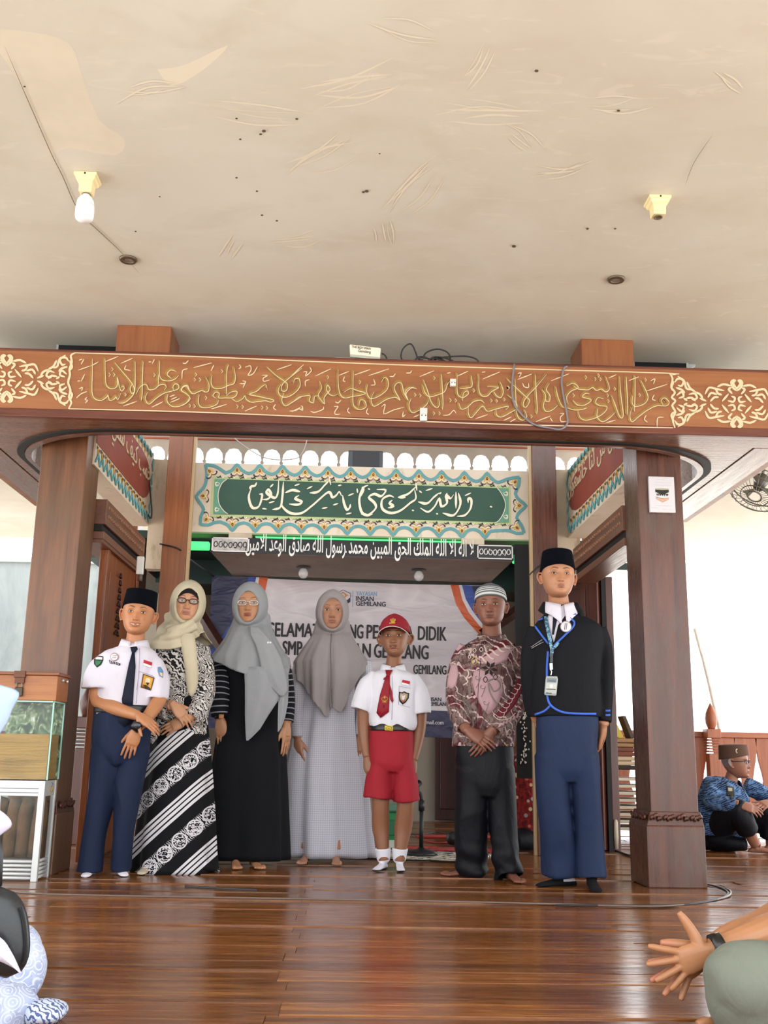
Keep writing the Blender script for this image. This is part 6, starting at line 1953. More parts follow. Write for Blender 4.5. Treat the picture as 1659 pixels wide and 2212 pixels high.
class Proj:
 """drops flat badges on a cloth: looks up the cloth in front of photo positions"""
 def __init__(s, V, F):
  s.bvh = BVHTree.FromPolygons([tuple(v) for v in V], F)
 def hit(s, x, y):
  d = Vector(ray(x, y)).normalized()
  h = s.bvh.ray_cast(Vector(CAM_C), d)
  return (np.array(h[0]), np.array(h[1])) if h[0] is not None else (None, None)
 def poly(s, mb, pts, off=.003, thick=.001, mi=0, sub=4, inner=True):
  """a patch following the cloth; pts is an outline in photo pixels"""
  P = []
  for i in range(len(pts)):
   a, b = np.array(pts[i], float), np.array(pts[(i + 1) % len(pts)], float)
   for k_ in range(sub):
    P.append(a + (b - a) * k_ / sub)
  c = np.mean(P, axis=0)
  rings = []
  for f in (1.0, .66, .33):
   rings.append([c + (p - c) * f for p in P])
  V = []
  last = None
  for r_ in rings + [[c]]:
   for p in r_:
    h, n = s.hit(*p)
    for f_ in (.94, .88, .8, .7, .55, .4, .2, 0):
     if h is not None:
      break
     p = c + (p - c) * f_
     h, n = s.hit(*p)
    if h is None:
     h = last if last is not None else V3(*at(p[0], p[1], 6))
     dd = h - CAM_C
     h = CAM_C + ray(*p) * (dd[1] / ray(*p)[1])
    last = h
    V.append(h + unit(CAM_C - h) * off)
  n = len(P)
  F = []
  for k_ in range(2):
   for i in range(n):
    F.append((k_ * n + i, k_ * n + (i + 1) % n, (k_ + 1) * n + (i + 1) % n, (k_ + 1) * n + i))
  for i in range(n):
   F.append((2 * n + i, 2 * n + (i + 1) % n, 3 * n))
  o = len(V)
  back = [V[i] - unit(CAM_C - V[i]) * thick for i in range(n)]
  V2 = V + back
  for i in range(n):
   F.append((i, o + i, o + (i + 1) % n, (i + 1) % n))
  mb.add(V2, F, mi)
 def line(s, mb, pts, w_, off=.003, mi=0, k=4, thick=.002):
  P = cr(pts, k) if len(pts) > 2 else np.array([np.array(pts[0]) + (np.array(pts[1]) - np.array(pts[0])) * t for t in np.linspace(0, 1, 8)], float)
  T = np.gradient(P, axis=0)
  T /= np.maximum(np.linalg.norm(T, axis=1, keepdims=True), 1e-6)
  N = np.column_stack([-T[:, 1], T[:, 0]])
  V, F = [], []
  ld = None
  for p, n_ in zip(P, N):
   h, nn = s.hit(*p)
   if h is None:
    if ld is None:
     continue
    continue
   ld = h[1]
   for q in (p + n_ * w_ / 2, p - n_ * w_ / 2):
    d = ray(*q)
    x = CAM_C + d * (h[1] / d[1])
    x = x + unit(CAM_C - x) * off
    V += [x, x - unit(CAM_C - x) * thick]
  for i in range(len(V) // 4 - 1):
   o = i * 4
   F += [(o, o + 2, o + 6, o + 4), (o, o + 4, o + 5, o + 1), (o + 2, o + 3, o + 7, o + 6)]
  if V:
   F += [(0, 1, 3, 2), (len(V) - 4, len(V) - 2, len(V) - 1, len(V) - 3)]
   mb.add(V, F, mi)
# ------------------------------------------------------------------ clothes: materials
def fabric(name, col, rough=.85, vary=.06, weave=420, wrinkle=.0, sheen=.0):
 if name in MATS:
  return MATS[name]
 k = NT(name)
 c = lin(col)
 v = k.noise(k.coord(), 6, 4, .6)
 k.put('Base Color', k.ramp(v, [(.3, tuple(x * (1 - vary) for x in c[:3]) + (1,)), (.7, tuple(min(1, x * (1 + vary)) for x in c[:3]) + (1,))]))
 k.put('Roughness', rough)
 k.put('Sheen Weight', sheen)
 k.put('Specular IOR Level', .25)
 h = k.noise(k.coord(scale=(1, 1, .5)), 15, 5, .55, .9)
 k.bump(h, .55 + wrinkle, .012)
 MATS[name] = k.m
 return k.m
def two_tone(name, f_col, rough=.85):
 k = NT(name)
 f_col(k)
 k.put('Roughness', rough)
 k.put('Specular IOR Level', .25)
 return k.m
M_SHIRT = fabric('white_shirt_cloth', '#d2cedb', .8, .03)
M_SHIRT2 = fabric('white_shirt_cloth_bright', '#d8d8e2', .8, .03)
M_NAVYT = fabric('navy_trouser_cloth', '#18243f', .75, .08)
M_NAVYT2 = fabric('blue_navy_trouser_cloth', '#1b2947', .7, .08)
M_NAVYTIE = fabric('navy_tie_cloth', '#14192a', .7, .08)
M_REDS = fabric('red_shorts_cloth', '#98212e', .75, .07)
M_REDTIE = fabric('red_tie_cloth', '#8a1a28', .6, .07)
M_BLACKD = fabric('black_dress_cloth', '#07090f', .85, .1)
M_BLACKT = fabric('black_trouser_cloth', '#090b13', .6, .1)
M_BLAZER = fabric('black_blazer_cloth', '#0a0b12', .8, .1)
M_PECI = plain('black_velvet', '#05070f', .95, spec=.1)
M_HAIR = plain('black_hair', '#15110f', .6)
M_SOCKW = fabric('white_sock', '#dcdce6', .9, .03)
M_BLUEP = fabric('blue_piping', '#3f66c8', .6, .05)
M_HIJ1 = fabric('cream_headscarf', '#bdb49c', .85, .05)
M_HIJ2 = fabric('grey_headscarf', '#8f9296', .75, .05)
M_HIJ3 = fabric('taupe_headscarf', '#918a8b', .7, .05)
M_UNDER = fabric('black_undercap', '#171214', .9)
M_SILVER = plain('silver_metal', '#b9bcc0', .25, metal=.9)
M_GOLDM = plain('gold_metal', '#c8a04a', .25, metal=.9)
M_WATCH = plain('black_watch', '#111214', .3)
def paisley(k, sc_=1.0):
 v = k.coord(scale=(sc_, sc_, sc_))
 d = k.noise(v, 11, 3, .55)
 w1 = k.wave(v, 17, 9.0, 2.5, 2.2, 'DIAGONAL')
 nz = k.n('TexNoise')
 k.l(v, nz.inputs['Vector'])
 nz.inputs['Scale'].default_value = 16
 vd = k.n('VectorMath')
 vd.operation = 'MULTIPLY_ADD'
 k.l(nz.outputs['Color'], vd.inputs[0])
 vd.inputs[1].default_value = (.11, .11, .11)
 k.l(v, vd.inputs[2])
 vo = k.voro(vd.outputs[0], 17)
 ringsv = k.math('SINE', k.math('MULTIPLY', vo, 50.0))
 a = k.ramp(w1, [(.40, 0.0), (.5, 1.0)])
 b = k.ramp(k.math('ADD', k.math('MULTIPLY', ringsv, .5), .5), [(.42, 0.0), (.52, 1.0)])
 f = k.mix(k.ramp(d, [(.46, 0.0), (.54, 1.0)]), a, b)
 return k.mix(f, lin('#1a191d'), lin('#cfcac6'))
M_PAIS = two_tone('black_white_paisley', lambda k: k.put('Base Color', paisley(k)))
def skirt_pat(k):
 sep = k.n('SeparateXYZ')
 k.l(k.coord(), sep.inputs[0])
 x, z = sep.outputs[0], sep.outputs[2]
 q = k.math('SUBTRACT', k.math('MULTIPLY', z, .78), k.math('MULTIPLY', x, .72))
 t = k.math('ADD', k.math('MULTIPLY', z, .72), k.math('MULTIPLY', x, .78))
 P = .30
 s_ = k.math('FRACT', k.math('ADD', k.math('DIVIDE', q, P), 10.35))
 st = [(0, 0), (.03, 1), (.085, 0), (.11, 1), (.165, 0), (.19, 1), (.245, 0), (.27, 1), (.32, 0)]
 stripes = k.ramp(s_, [(p, float(c)) for p, c in st], 'CONSTANT')
 cx = k.n('CombineXYZ')
 k.l(k.math('MULTIPLY', k.math('SUBTRACT', s_, .68), P), cx.inputs[0])
 k.l(t, cx.inputs[1])
 vv = cx.outputs[0]
 # roundels every 0.105 m along the band
 tm = k.math('SUBTRACT', k.math('FRACT', k.math('DIVIDE', t, .105)), .5)
 cy = k.n('CombineXYZ')
 k.l(k.math('MULTIPLY', k.math('SUBTRACT', s_, .68), P), cy.inputs[0])
 k.l(k.math('MULTIPLY', tm, .105), cy.inputs[1])
 ln = k.n('VectorMath')
 ln.operation = 'LENGTH'
 k.l(cy.outputs[0], ln.inputs[0])
 r = ln.outputs['Value']
 ring = k.ramp(k.math('DIVIDE', r, .06), [(0, 0.0), (.60, 0.0), (.63, 1.0), (.72, 1.0), (.75, 0.0)])
 inside = k.ramp(k.math('DIVIDE', r, .06), [(.60, 1.0), (.63, 0.0)])
 sw = k.wave(vv, 22, 10, 2, 3.0, 'DIAGONAL')
 sw = k.ramp(sw, [(.48, 0.0), (.55, 1.0)])
 band = k.ramp(s_, [(.50, 0.0), (.51, 1.0), (.85, 1.0), (.86, 0.0)])
 leaf = k.wave(vv, 30, 7, 2, 2.0, 'Y')
 leaf = k.ramp(leaf, [(.55, 0.0), (.62, 1.0)])
 scroll = k.math('MAXIMUM', ring, k.math('MULTIPLY', inside, sw))
 edge = k.ramp(k.math('ABSOLUTE', k.math('SUBTRACT', s_, .68)), [(.10, 1.0), (.15, 0.0)])
 scroll = k.math('MAXIMUM', scroll, k.math('MULTIPLY', k.math('MULTIPLY', leaf, edge), k.math('SUBTRACT', 1.0, inside)))
 f = k.math('MAXIMUM', stripes, k.math('MULTIPLY', band, scroll))
 k.put('Base Color', k.mix(f, lin('#0b0b0f'), lin('#d4d2d8')))
M_SKIRT = two_tone('striped_scroll_skirt', skirt_pat)
def gingham(k):
 sep = k.n('SeparateXYZ')
 k.l(k.coord(), sep.inputs[0])
 g = None
 for o_, fr in ((sep.outputs[0], 78.0), (sep.outputs[2], 78.0)):
  t = k.math('FRACT', k.math('MULTIPLY', o_, fr))
  ln = k.ramp(t, [(.0, 1.0), (.22, 1.0), (.3, 0.0)])
  g = ln if g is None else k.math('MAXIMUM', g, ln)
 k.put('Base Color', k.mix(k.math('MULTIPLY', g, .55), lin('#bfbfc9'), lin('#8e8f9c')))
 k.bump(k.noise(k.coord(scale=(1, 1, .35)), 16, 4, .55, .5), .35, .01)
M_GING = two_tone('grey_gingham', gingham)
def sleeve_str(k):
 u = k.n('UVMap')
 sep = k.n('SeparateXYZ')
 k.l(u.outputs[0], sep.inputs[0])
 t = k.math('FRACT', k.math('ADD', k.math('MULTIPLY', sep.outputs[1], 30.0), k.math('MULTIPLY', k.noise(u.outputs[0], 3), .5)))
 k.put('Base Color', k.mix(k.ramp(t, [(.0, 1.0), (.16, 1.0), (.22, 0.0)]), lin('#0c0d14'), lin('#8d8f96')))
M_STRIPE = two_tone('black_sleeve_fine_stripes', sleeve_str)
def batik(k):
 v = k.coord()
 n = k.noise(v, 6.5, 3, .5, 1.2)
 c = k.ramp(n, [(.38, lin('#4d3236')), (.47, lin('#6a5350')), (.55, lin('#7d6a66')), (.62, lin('#5b2930'))])
 vo = k.voro(k.coord(scale=(1, 1, 1)), 26)
 c = k.mix(k.ramp(vo, [(.10, 1.0), (.16, 0.0)]), c, lin('#b79a86'))
 w1 = k.wave(v, 8, 8, 2, 1.5, 'DIAGONAL')
 c = k.mix(k.ramp(w1, [(.90, 0.0), (.95, .8)]), c, lin('#cdb4b2'))
 w2 = k.wave(v, 14, 10, 3, 2.0, 'X')
 c = k.mix(k.ramp(w2, [(.93, 0.0), (.97, .85)]), c, lin('#2b1c1e'))
 k.put('Base Color', c)
 k.bump(k.noise(k.coord(scale=(1, 1, .5)), 18, 4), .3, .008)
M_BATIK = two_tone('brown_batik', batik)
def redbatik(k):
 v = k.coord()
 vo = k.voro(v, 22)
 rd = k.n('TexVoronoi')
 k.l(v, rd.inputs['Vector'])
 rd.inputs['Scale'].default_value = 22
 hs = k.ramp(rd.outputs['Color'], [(.3, lin('#c9a777')), (.55, lin('#8fa09a')), (.8, lin('#b56a52'))])
 n = k.noise(v, 40, 3)
 c = k.ramp(n, [(.42, lin('#5c1416')), (.6, lin('#8c2422'))])
 k.put('Base Color', k.mix(k.ramp(k.math('ADD', vo, k.math('MULTIPLY', n, .12)), [(.34, 1.0), (.4, 0.0)]), c, hs))
M_REDB = two_tone('red_flower_batik', redbatik)
def bluebatik(k):
 v = k.coord(scale=(1, 1, 1.6))
 n = k.noise(v, 14, 4, .6, 1.5)
 w1 = k.wave(k.coord(rot=(0, .4, 0)), 24, 4, 2, 1.5, 'Z')
 c = k.ramp(n, [(.38, lin('#0f1a30')), (.5, lin('#1f3a63')), (.64, lin('#5f82ad'))])
 k.put('Base Color', k.mix(k.ramp(w1, [(.75, 0.0), (.85, .5)]), c, lin('#7b96ba')))
M_BLUEB = two_tone('blue_batik', bluebatik)
def lace(k):
 v = k.coord()
 vo = k.voro(v, 26)
 vo2 = k.voro(v, 70)
 n = k.noise(v, 9, 3, .5, .8)
 c = k.ramp(n, [(.4, lin('#9aa5c8')), (.6, lin('#b4bfd9'))])
 c = k.mix(k.ramp(k.math('SINE', k.math('MULTIPLY', vo, 30.0)), [(.55, 0.0), (.75, .8)]), c, lin('#d4dae8'))
 c = k.mix(k.ramp(vo2, [(.10, .7), (.18, 0.0)]), c, lin('#8a93bd'))
 k.put('Base Color', c)
M_LACE = two_tone('pale_blue_lace_print', lace)
def skin(n, c, lip='#8a4a40'):
 return dict(mat=skin_mat(n, c, lip), col=c)
def secs(Y, rows, yaw=0.0):
 out = []
 for r in rows:
  x, y, hw, d = r[:4]
  dy = r[4] if len(r) > 4 else 0.0
  p = at(x, y, Y + dy)
  q = at(x + hw, y, Y + dy)
  out.append((p[0], p[1], p[2], abs(q[0] - p[0]), d, yaw))
 return out
def arm(mb, pts, radii):
 mb.tube(pts, radii, 14, 0, 4)
def hair_short(x, y, z, c, put):
 ax = np.abs(x)
 m = ((y > -.16) & (ax > .2) & (ax < .372) & (z > .08 + .5 * np.clip(-y - .02, 0, 1))) | ((y > .10) & (z > -.22) & (ax < .372))
 return put(.85 * m, '#1b1614', c)
def peci(P, zf=.20, zb=.02, h=.42, rx=.365, ry=.445, mat=None, name='peci_cap', taper=.93, cy=.03):
 """flat-topped felt cap in head units"""
 R = []
 a = np.linspace(0, 2 * PI, 48, endpoint=False)
 ca, sa = np.cos(a), np.sin(a)
 rx, ry = rx * 1.075, ry * 1.02
 low = zb + (zf - zb) * (1 - sa) / 2
 top = np.full_like(a, h + zf)
 for t, k_ in ((0, .94), (0, 1.0), (.08, 1.004), (.5, .5 * (1 + taper)), (.93, taper), (.985, taper - .015), (1.0, taper - .05)):
  z = low + (top - low) * t
  R.append(np.column_stack([rx * k_ * ca, ry * k_ * sa + cy, z]))
 R.append(np.column_stack([rx * .5 * ca, ry * .5 * sa + cy, top + .018]))
 R.append(np.column_stack([rx * .02 * ca, ry * .02 * sa + cy, top + .022]))
 mb = MB().rings([P.T(r) for r in R], 0, False, True)
 return P.part(name, mb, mat or M_PECI)
def collar(P, name, Cn, rx, ry, z0, h, mat, front=(0, -1), gap=.035, drop=.045, point=.05, yaw=0.0, tilt=.0):
 """turned-down shirt collar: a stand around the neck and two leaves with points at the front"""
 mb = MB()
 n = 40
 V, F = [], []
 rows = 5
 for i in range(n + 1):
  t = i / n
  a = -PI / 2 + gap / rx + (2 * PI - 2 * gap / rx) * t + yaw
  e = abs(2 * t - 1)          # 1 at the front ends
  for j in range(rows):
   s_ = j / (rows - 1)
   rr = 1.0 + .10 * s_ + .45 * s_ * (.35 + .65 * e ** 3)
   z = z0 + h * (1 - .55 * e ** 2) - (drop + point * e ** 6) * s_ + tilt * math.cos(a)
   V.append((Cn[0] + rx * rr * math.cos(a), Cn[1] + ry * rr * math.sin(a), z))
 for i in range(n):
  for j in range(rows - 1):
   b = i * rows + j
   F.append((b, b + 1, b + rows + 1, b + rows))
 mb.add(V, F)
 o = P.part(name, mb, mat)
 sd = o.modifiers.new('thick', 'SOLIDIFY')
 sd.thickness = .004
 sd.offset = 1
 return o
def hood(mb, P, hw=.27, zt=.25, zb=-.50, full=1.0, peak=.0, rim=.035):
 L = [(-.04, hw * .80, zt * .75, zb * .86), (-.28, hw * .95, zt - .015, zb + .015), (-.315, hw, zt, zb), (-.335, hw + .02, zt + .02, zb - .03), (-.315, hw + .04, zt + .075, zb - .05), (-.22, .385 * full, .49, zb - .07), (-.02, .43 * full, .60, zb - .09), (.18, .43 * full, .61, zb - .09), (.36, .375 * full, .52, zb - .06), (.47, .25 * full, .33, zb + .05), (.51, .05, .1, -.1)]
 L = cr(np.array(L), 3)
 R = []
 a = np.linspace(0, 2 * PI, 56, endpoint=False)
 for y, w_, t_, b_ in L:
  zc, zh = (t_ + b_) / 2, (t_ - b_) / 2
  x = w_ * np.cos(a)
  z = zc + zh * np.sin(a)
  up = np.clip(np.sin(a), 0, 1)
  x = x * (1 - peak * up ** 3 * (y < -.2))
  lean = np.where(np.sin(a) < 0, -np.sin(a), 0)
  R.append(np.column_stack([x, y - .06 * up ** 2 * (y < -.15) - .04 * lean * (y < -.15), z]))
 mb.rings([P.T(r) for r in R])
def drape(mb, cx, cy, prof, ztop, hem_f, hem_b, n=120, m=26, th=.011, fold=None):
 """scarf hanging from the neck over shoulders and chest.
 prof: rows (z, rx, ry, dy) from low to high; hem_f: (x, z) along the front, hem_b: z at the back"""
 prof = np.array(sorted(prof), float)
 hx = np.array([p[0] for p in hem_f])
 hz = np.array([p[1] for p in hem_f])
 a = np.linspace(0, 2 * PI, n, endpoint=False)
 ca, sa = np.cos(a), np.sin(a)
 Rm = np.interp(hz.min() * .3 + ztop * .7, prof[:, 0], prof[:, 1])
 hem = np.where(sa < 0, 0.0, hem_b)
 for it in range(n):
  if sa[it] < .12:
   z_ = hz.mean()
   for _ in range(6):
    rx = np.interp(z_, prof[:, 0], prof[:, 1])
    z_ = .5 * z_ + .5 * np.interp(cx + rx * ca[it], hx, hz)
   wt = np.clip((.12 - sa[it]) / .24, 0, 1)
   hem[it] = hem_b * (1 - wt) + z_ * wt
 def ring(s_, off):
  z = ztop + (hem - ztop) * s_
  rx = np.interp(z, prof[:, 0], prof[:, 1]) - off
  ry = np.interp(z, prof[:, 0], prof[:, 2]) - off
  dy = np.interp(z, prof[:, 0], prof[:, 3])
  f = fold(a, s_, z) if fold is not None else 0
  return np.column_stack([cx + (rx + f) * ca, cy + dy + (ry + f) * sa, z])
 R = [ring(t, 0) for t in np.linspace(0, 1, m)]
 R += [ring(1.0, th * .5) + np.array((0, 0, -.002))]
 R += [ring(t, th) for t in np.linspace(1, 0.02, m // 2)]
 mb.rings(R)
# ------------------------------------------------------------------ boy in white shirt, navy trousers and black cap
Y1 = 5.55
a1 = lambda x, y, d=0.0: at(x, y, Y1 + d)
P = Person('boy in white shirt, navy tie, navy trousers and black cap, hands crossed', (float(a1(240, 1800)[0]), Y1, 0), skin('skin_boy_tan', '#b57c55'))
P.head(a1(299, 1327, -.02), .230, Face(smile=1.1, open=.75, eye=.95, jaw=.98, cheek=1.3, nose=.85, nosew=1.2), rotm(.10, .05, .085), a1(291, 1398, .0), .048, hair=hair_short, ear_out=1.15, lipcol='#a0604c', lid=.15)
P.teeth(.10, .016, -.303)
peci(P, .185, .0, .37, .37, .445)
am = MB()
arm(am, [a1(222, 1455, -.01), a1(214, 1475, -.02), a1(213, 1512, -.04), a1(250, 1530, -.12), a1(298, 1546, -.19)], [.04, .044, .042, .036, .026])
hand(am, a1(298, 1546, -.19), a1(330, 1566, -.20) - a1(298, 1546, -.19), (.25, -.75, .6), (0, -.5, -.6), .155, (.25, .3, .35, .4), .03, (.6, .6, -.4))
P.mesh(am, .0028, 5)
am = MB()
arm(am, [a1(337, 1450), a1(343, 1475), a1(345, 1508, -.02), a1(322, 1545, -.10), a1(297, 1573, -.145)], [.04, .042, .040, .034, .025])
hand(am, a1(296, 1575, -.147), a1(272, 1640, -.14) - a1(296, 1575, -.147), (.1, -1, .1), (-1, 0, 0), .165, (.12, .15, .18, .2), .06, (.8, .5, -.4))
P.mesh(am, .0028, 5)
sh = MB()
trunk(sh, secs(Y1, [(268, 1548, 58, .098), (267, 1530, 62, .108), (270, 1490, 60, .108), (276, 1445, 60, .112), (280, 1420, 60, .106), (283, 1409, 54, .092), (286, 1400, 38, .078), (289, 1393, 24, .06), (291, 1389, 17, .05)]))
cuptube(sh, [a1(252, 1426), a1(229, 1438, -.01), a1(217, 1462, -.02), a1(214, 1488, -.025)], [.048, .062, .078, .090], [.050, .070, .088, .098], cup=.07, up=(0, 1, 0))
cuptube(sh, [a1(312, 1424), a1(330, 1444), a1(336, 1475), a1(336, 1510, -.01)], [.046, .060, .066, .064], [.048, .064, .070, .066], cup=.07, up=(0, 1, 0))
o = P.cloth('shirt', sh, .0065, M_SHIRT, 3, .005, 20, 3)
pj = Proj(*P.cl)
collar(P, 'collar', a1(290, 1394), .066, .064, float(a1(290, 1399)[2]) + .0, .052, M_SHIRT, gap=.010, drop=.058, point=.062, yaw=.06)
tie = MB()
pj.poly(tie, [(281, 1398), (295, 1396), (298, 1402), (291, 1411), (285, 1411)], .012, .006)
pj.poly(tie, [(285, 1410), (291, 1410), (293, 1440), (289, 1490), (287, 1528), (265, 1528), (263, 1510), (271, 1470), (278, 1435)], .008, .004)
P.part('tie', tie, M_NAVYTIE)
tt = MB()
tt.prism([a1(x, y, -.125) for x, y in ((258, 1536), (283, 1536), (284, 1556), (268, 1571), (256, 1559))], (0, .004, 0))
P.part('tie_end', tt, M_NAVYTIE)
bd = MB()
pj.poly(bd, [(203, 1421), (209, 1416), (223, 1418), (223, 1426), (218, 1436), (209, 1442), (203, 1434)], .004, .002, 0)
pj.poly(bd, [(206, 1426), (220, 1427), (216, 1434), (209, 1439), (206, 1432)], .006, .002, 1)
pj.poly(bd, [(207, 1418), (222, 1420), (221, 1425), (206, 1424)], .006, .002, 2)
P.part('sleeve_badge', bd, [M_INK, plain('badge_green', '#2f7050', .7), plain('badge_white', '#d9d6d8', .7)])
bd = MB()
cc = [(247 + 9 * math.cos(t), 1419 + 9 * math.sin(t)) for t in np.linspace(0, 2 * PI, 17)[:-1]]
pj.poly(bd, cc, .006, .003, 0)
cc = [(247 + 7.5 * math.cos(t), 1419 + 7.5 * math.sin(t)) for t in np.linspace(0, 2 * PI, 17)[:-1]]
pj.poly(bd, cc, .009, .003, 1)
pj.line(bd, [(243, 1417), (252, 1416)], .8, .012, 2)
pj.line(bd, [(242, 1421), (251, 1420)], .8, .012, 2)
P.part('round_badge', bd, [plain('badge_pink', '#c08a98', .5), plain('badge_white', '#d9d6d8', .7), plain('badge_ink', '#4a4a66', .6)])
bd = MB()
pj.poly(bd, [(235, 1425), (240, 1428), (255, 1431), (261, 1434), (258, 1438), (250, 1435), (237, 1433)], .005, .002, 0)
for x in (238, 243, 249, 254):
 pj.line(bd, [(x, 1427.5 + (x - 238) * .25), (x + 2, 1432 + (x - 238) * .25)], 1.0, .007, 1)
P.part('name_ribbon', bd, [plain('ribbon_dark', '#3a3a48', .6), plain('badge_white', '#d9d6d8', .7)])
bd = MB()
pj.poly(bd, [(311, 1425), (329, 1431), (328, 1438), (310, 1432)], .004, .002, 0)
pj.poly(bd, [(310, 1432), (328, 1438), (327, 1443), (309, 1437)], .004, .002, 1)
P.part('flag_patch', bd, [plain('flag_red', '#b3202c', .7), plain('flag_white', '#e6e4e8', .7)])
bd = MB()
pj.poly(bd, [(309, 1455), (334, 1464), (326, 1492), (304, 1485)], .004, .002, 0)
pj.poly(bd, [(311, 1458), (331, 1465), (325, 1489), (307, 1482)], .006, .002, 1)
cc = [(319 + 6 * math.cos(t), 1471 + 7.5 * math.sin(t)) for t in np.linspace(0, 2 * PI, 11)[:-1]]
pj.poly(bd, cc, .008, .002, 2)
pj.poly(bd, [(315, 1474), (323, 1475), (319, 1481)], .010, .002, 3)
pj.poly(bd, [(308, 1479), (316, 1480), (325, 1487), (323, 1490), (314, 1485)], .009, .002, 3)
P.part('pocket_badge', bd, [plain('badge_brown', '#6d4516', .6), plain('badge_amber', '#d29a38', .6), plain('badge_pale', '#e3c9a6', .6), plain('badge_dark', '#2c1b12', .6)])
bd = MB()
pj.poly(bd, [(341, 1441), (347, 1440), (353, 1450), (352, 1464), (345, 1460), (341, 1450)], .004, .002, 0)
pj.poly(bd, [(345, 1452), (351, 1454), (351, 1462), (346, 1459)], .006, .002, 1)
P.part('arm_patch', bd, [plain('patch_blue', '#5b86ad', .6), plain('patch_cream', '#d8c29a', .6)])
pk = MB()
pj.line(pk, [(301, 1450), (333, 1461)], 1.0, .003, 0)
pj.line(pk, [(301, 1450), (295, 1490)], .8, .003, 0)
pj.line(pk, [(302, 1400), (300, 1450), (294, 1520)], 1.0, .003, 0)
P.part('seams', pk, plain('seam_lavender', '#a9a3b8', .8))
tr = MB()
trunk(tr, secs(Y1, [(264, 1650, 40, .09), (264, 1630, 55, .112), (264, 1590, 60, .118), (266, 1545, 60, .112), (267, 1522, 60, .106)]))
cuptube(tr, [a1(238, 1620), a1(217, 1730), a1(204, 1800), a1(194, 1884)], [.10, .086, .080, .084], [.082, .069, .064, .070], cup=.05)
cuptube(tr, [a1(292, 1620), a1(277, 1730), a1(267, 1800), a1(261, 1879, .03)], [.10, .084, .074, .076], [.080, .065, .056, .058], cup=.05)
P.cloth('trousers', tr, .0072, M_NAVYT, 3, .011, 13, 5, stretch=(1, 1, .3))
bl = MB()
trunk(bl, secs(Y1, [(266, 1541, 62, .122), (266, 1535, 63, .124), (267, 1524, 62, .122)]), cup=0)
P.part('belt', bl, plain('black_belt', '#14161a', .4))
bb = MB()
bb.prism([a1(x, y, -.128) for x, y in ((236, 1528), (258, 1533), (257, 1542), (235, 1537))], (0, .006, 0))
P.part('buckle', bb, M_SILVER)
bb = MB()
bb.tube([a1(290, 1561, -.175), a1(305, 1572, -.175)], [.034, .034], 18, 0, 1)
wt = P.part('wrist_watch', bb, M_WATCH)
wf = MB().lathe([(.001, 0), (.018, 0), (.019, .008), (.016, .011), (.001, .011)], (0, 0, 0), 18)
wc = a1(297, 1567, -.215)
wf.v = [(wc[0] + p[0], wc[1] - p[2], wc[2] + p[1]) for p in wf.v]
wf.build('watch_face', plain('watch_face_dark', '#22262b', .15), wt, smooth=True)
for sgn, A, d in ((1, a1(196, 1875), (.0, -1)), (-1, a1(255, 1870, .04), (.45, -1))):
 m = MB()
 FOOT_SIDE[0] = sgn
 foot(m, (A[0], A[1] + .03, .08), d, .225, toes=False)
 m.tube([(A[0], A[1] + .03, .07), (A[0], A[1] + .03, .17)], [.038, .036], 14, 0, 1)
 P.cloth('sock', m, .005, M_SOCKW, 3, .001)
P.raw(MB().tube([a1(289, 1425), a1(270, 1520)], [.07, .085], 12, 0, 1).tube([a1(234, 1630), a1(205, 1800), a1(198, 1860)], [.04, .035, .03], 10, 0, 1).tube([a1(288, 1630), a1(267, 1800), a1(258, 1860)], [.04, .035, .03], 10, 0, 1))
P.finish()
# ------------------------------------------------------------------ woman in cream headscarf
Y2 = 5.80
a2 = lambda x, y, d=0.0: at(x, y, Y2 + d)
P = Person('woman in cream headscarf and dark glasses, black and white paisley tunic and striped skirt', (float(a2(375, 1880)[0]), Y2, 0), skin('skin_woman_light', '#bc8b6a'))
P.head(a2(406, 1304, -.05), .228, Face(smile=.15, cheek=1.1, age=.8, nosew=1.1, jaw=1.02), rotm(.14, .06, .07), a2(400, 1380, .02), .05, ears=False, brow=.5, lipcol='#9a5a52', lid=.25)
k = NT('thin_lens')
k.put('Base Color', (.8, .8, .8, 1))
k.put('Alpha', .16)
k.put('Roughness', .03)
k.put('Specular IOR Level', .9)
M_LENS = k.m
P.glasses(plain('dark_red_frame', '#2a1012', .3), M_LENS, .0026, .098, .060, -.01)
P.patch('undercap_band', [(-.27, .10), (-.2, .22), (-.08, .30), (0, .32), (.08, .30), (.2, .22), (.27, .10)], [(-.27, .02), (-.2, .11), (-.08, .175), (0, .19), (.08, .175), (.2, .11), (.27, .02)], M_UNDER, .03, .0, None, 20, 6)
h = MB()
hood(h, P, .275, .32, -.50, 1.02, .25)
hz = lambda x, y, d=-.15: (float(a2(x, y, d)[0]), float(a2(x, y, d)[2]))
c2 = a2(390, 1390, .0)
drape(h, c2[0], c2[1], [(float(a2(390, 1420)[2]), .215, .165, -.01), (float(a2(390, 1395)[2]), .205, .155, -.01), (float(a2(390, 1375)[2]), .145, .13, -.015), (float(a2(395, 1358)[2]), .118, .115, -.02), (float(a2(400, 1347)[2]), .105, .10, .0), (float(a2(400, 1325)[2]), .10, .09, .03), (.6, .215, .17, -.01)],
      float(a2(400, 1325)[2]), [hz(310, 1388), hz(325, 1400), hz(345, 1404), hz(375, 1402), hz(395, 1397), hz(415, 1384), hz(430, 1368), hz(440, 1350), hz(470, 1345)], float(a2(400, 1390)[2]),
      fold=lambda a, s_, z: .008 * s_ * np.sin(9 * a + 3 * s_) + .006 * np.sin(5 * s_ * 3 + 2 * a))
h.tube([a2(425, 1352, -.13), a2(385, 1368, -.16), a2(345, 1380, -.14)], [.022, .028, .018], 10, 0, 4)
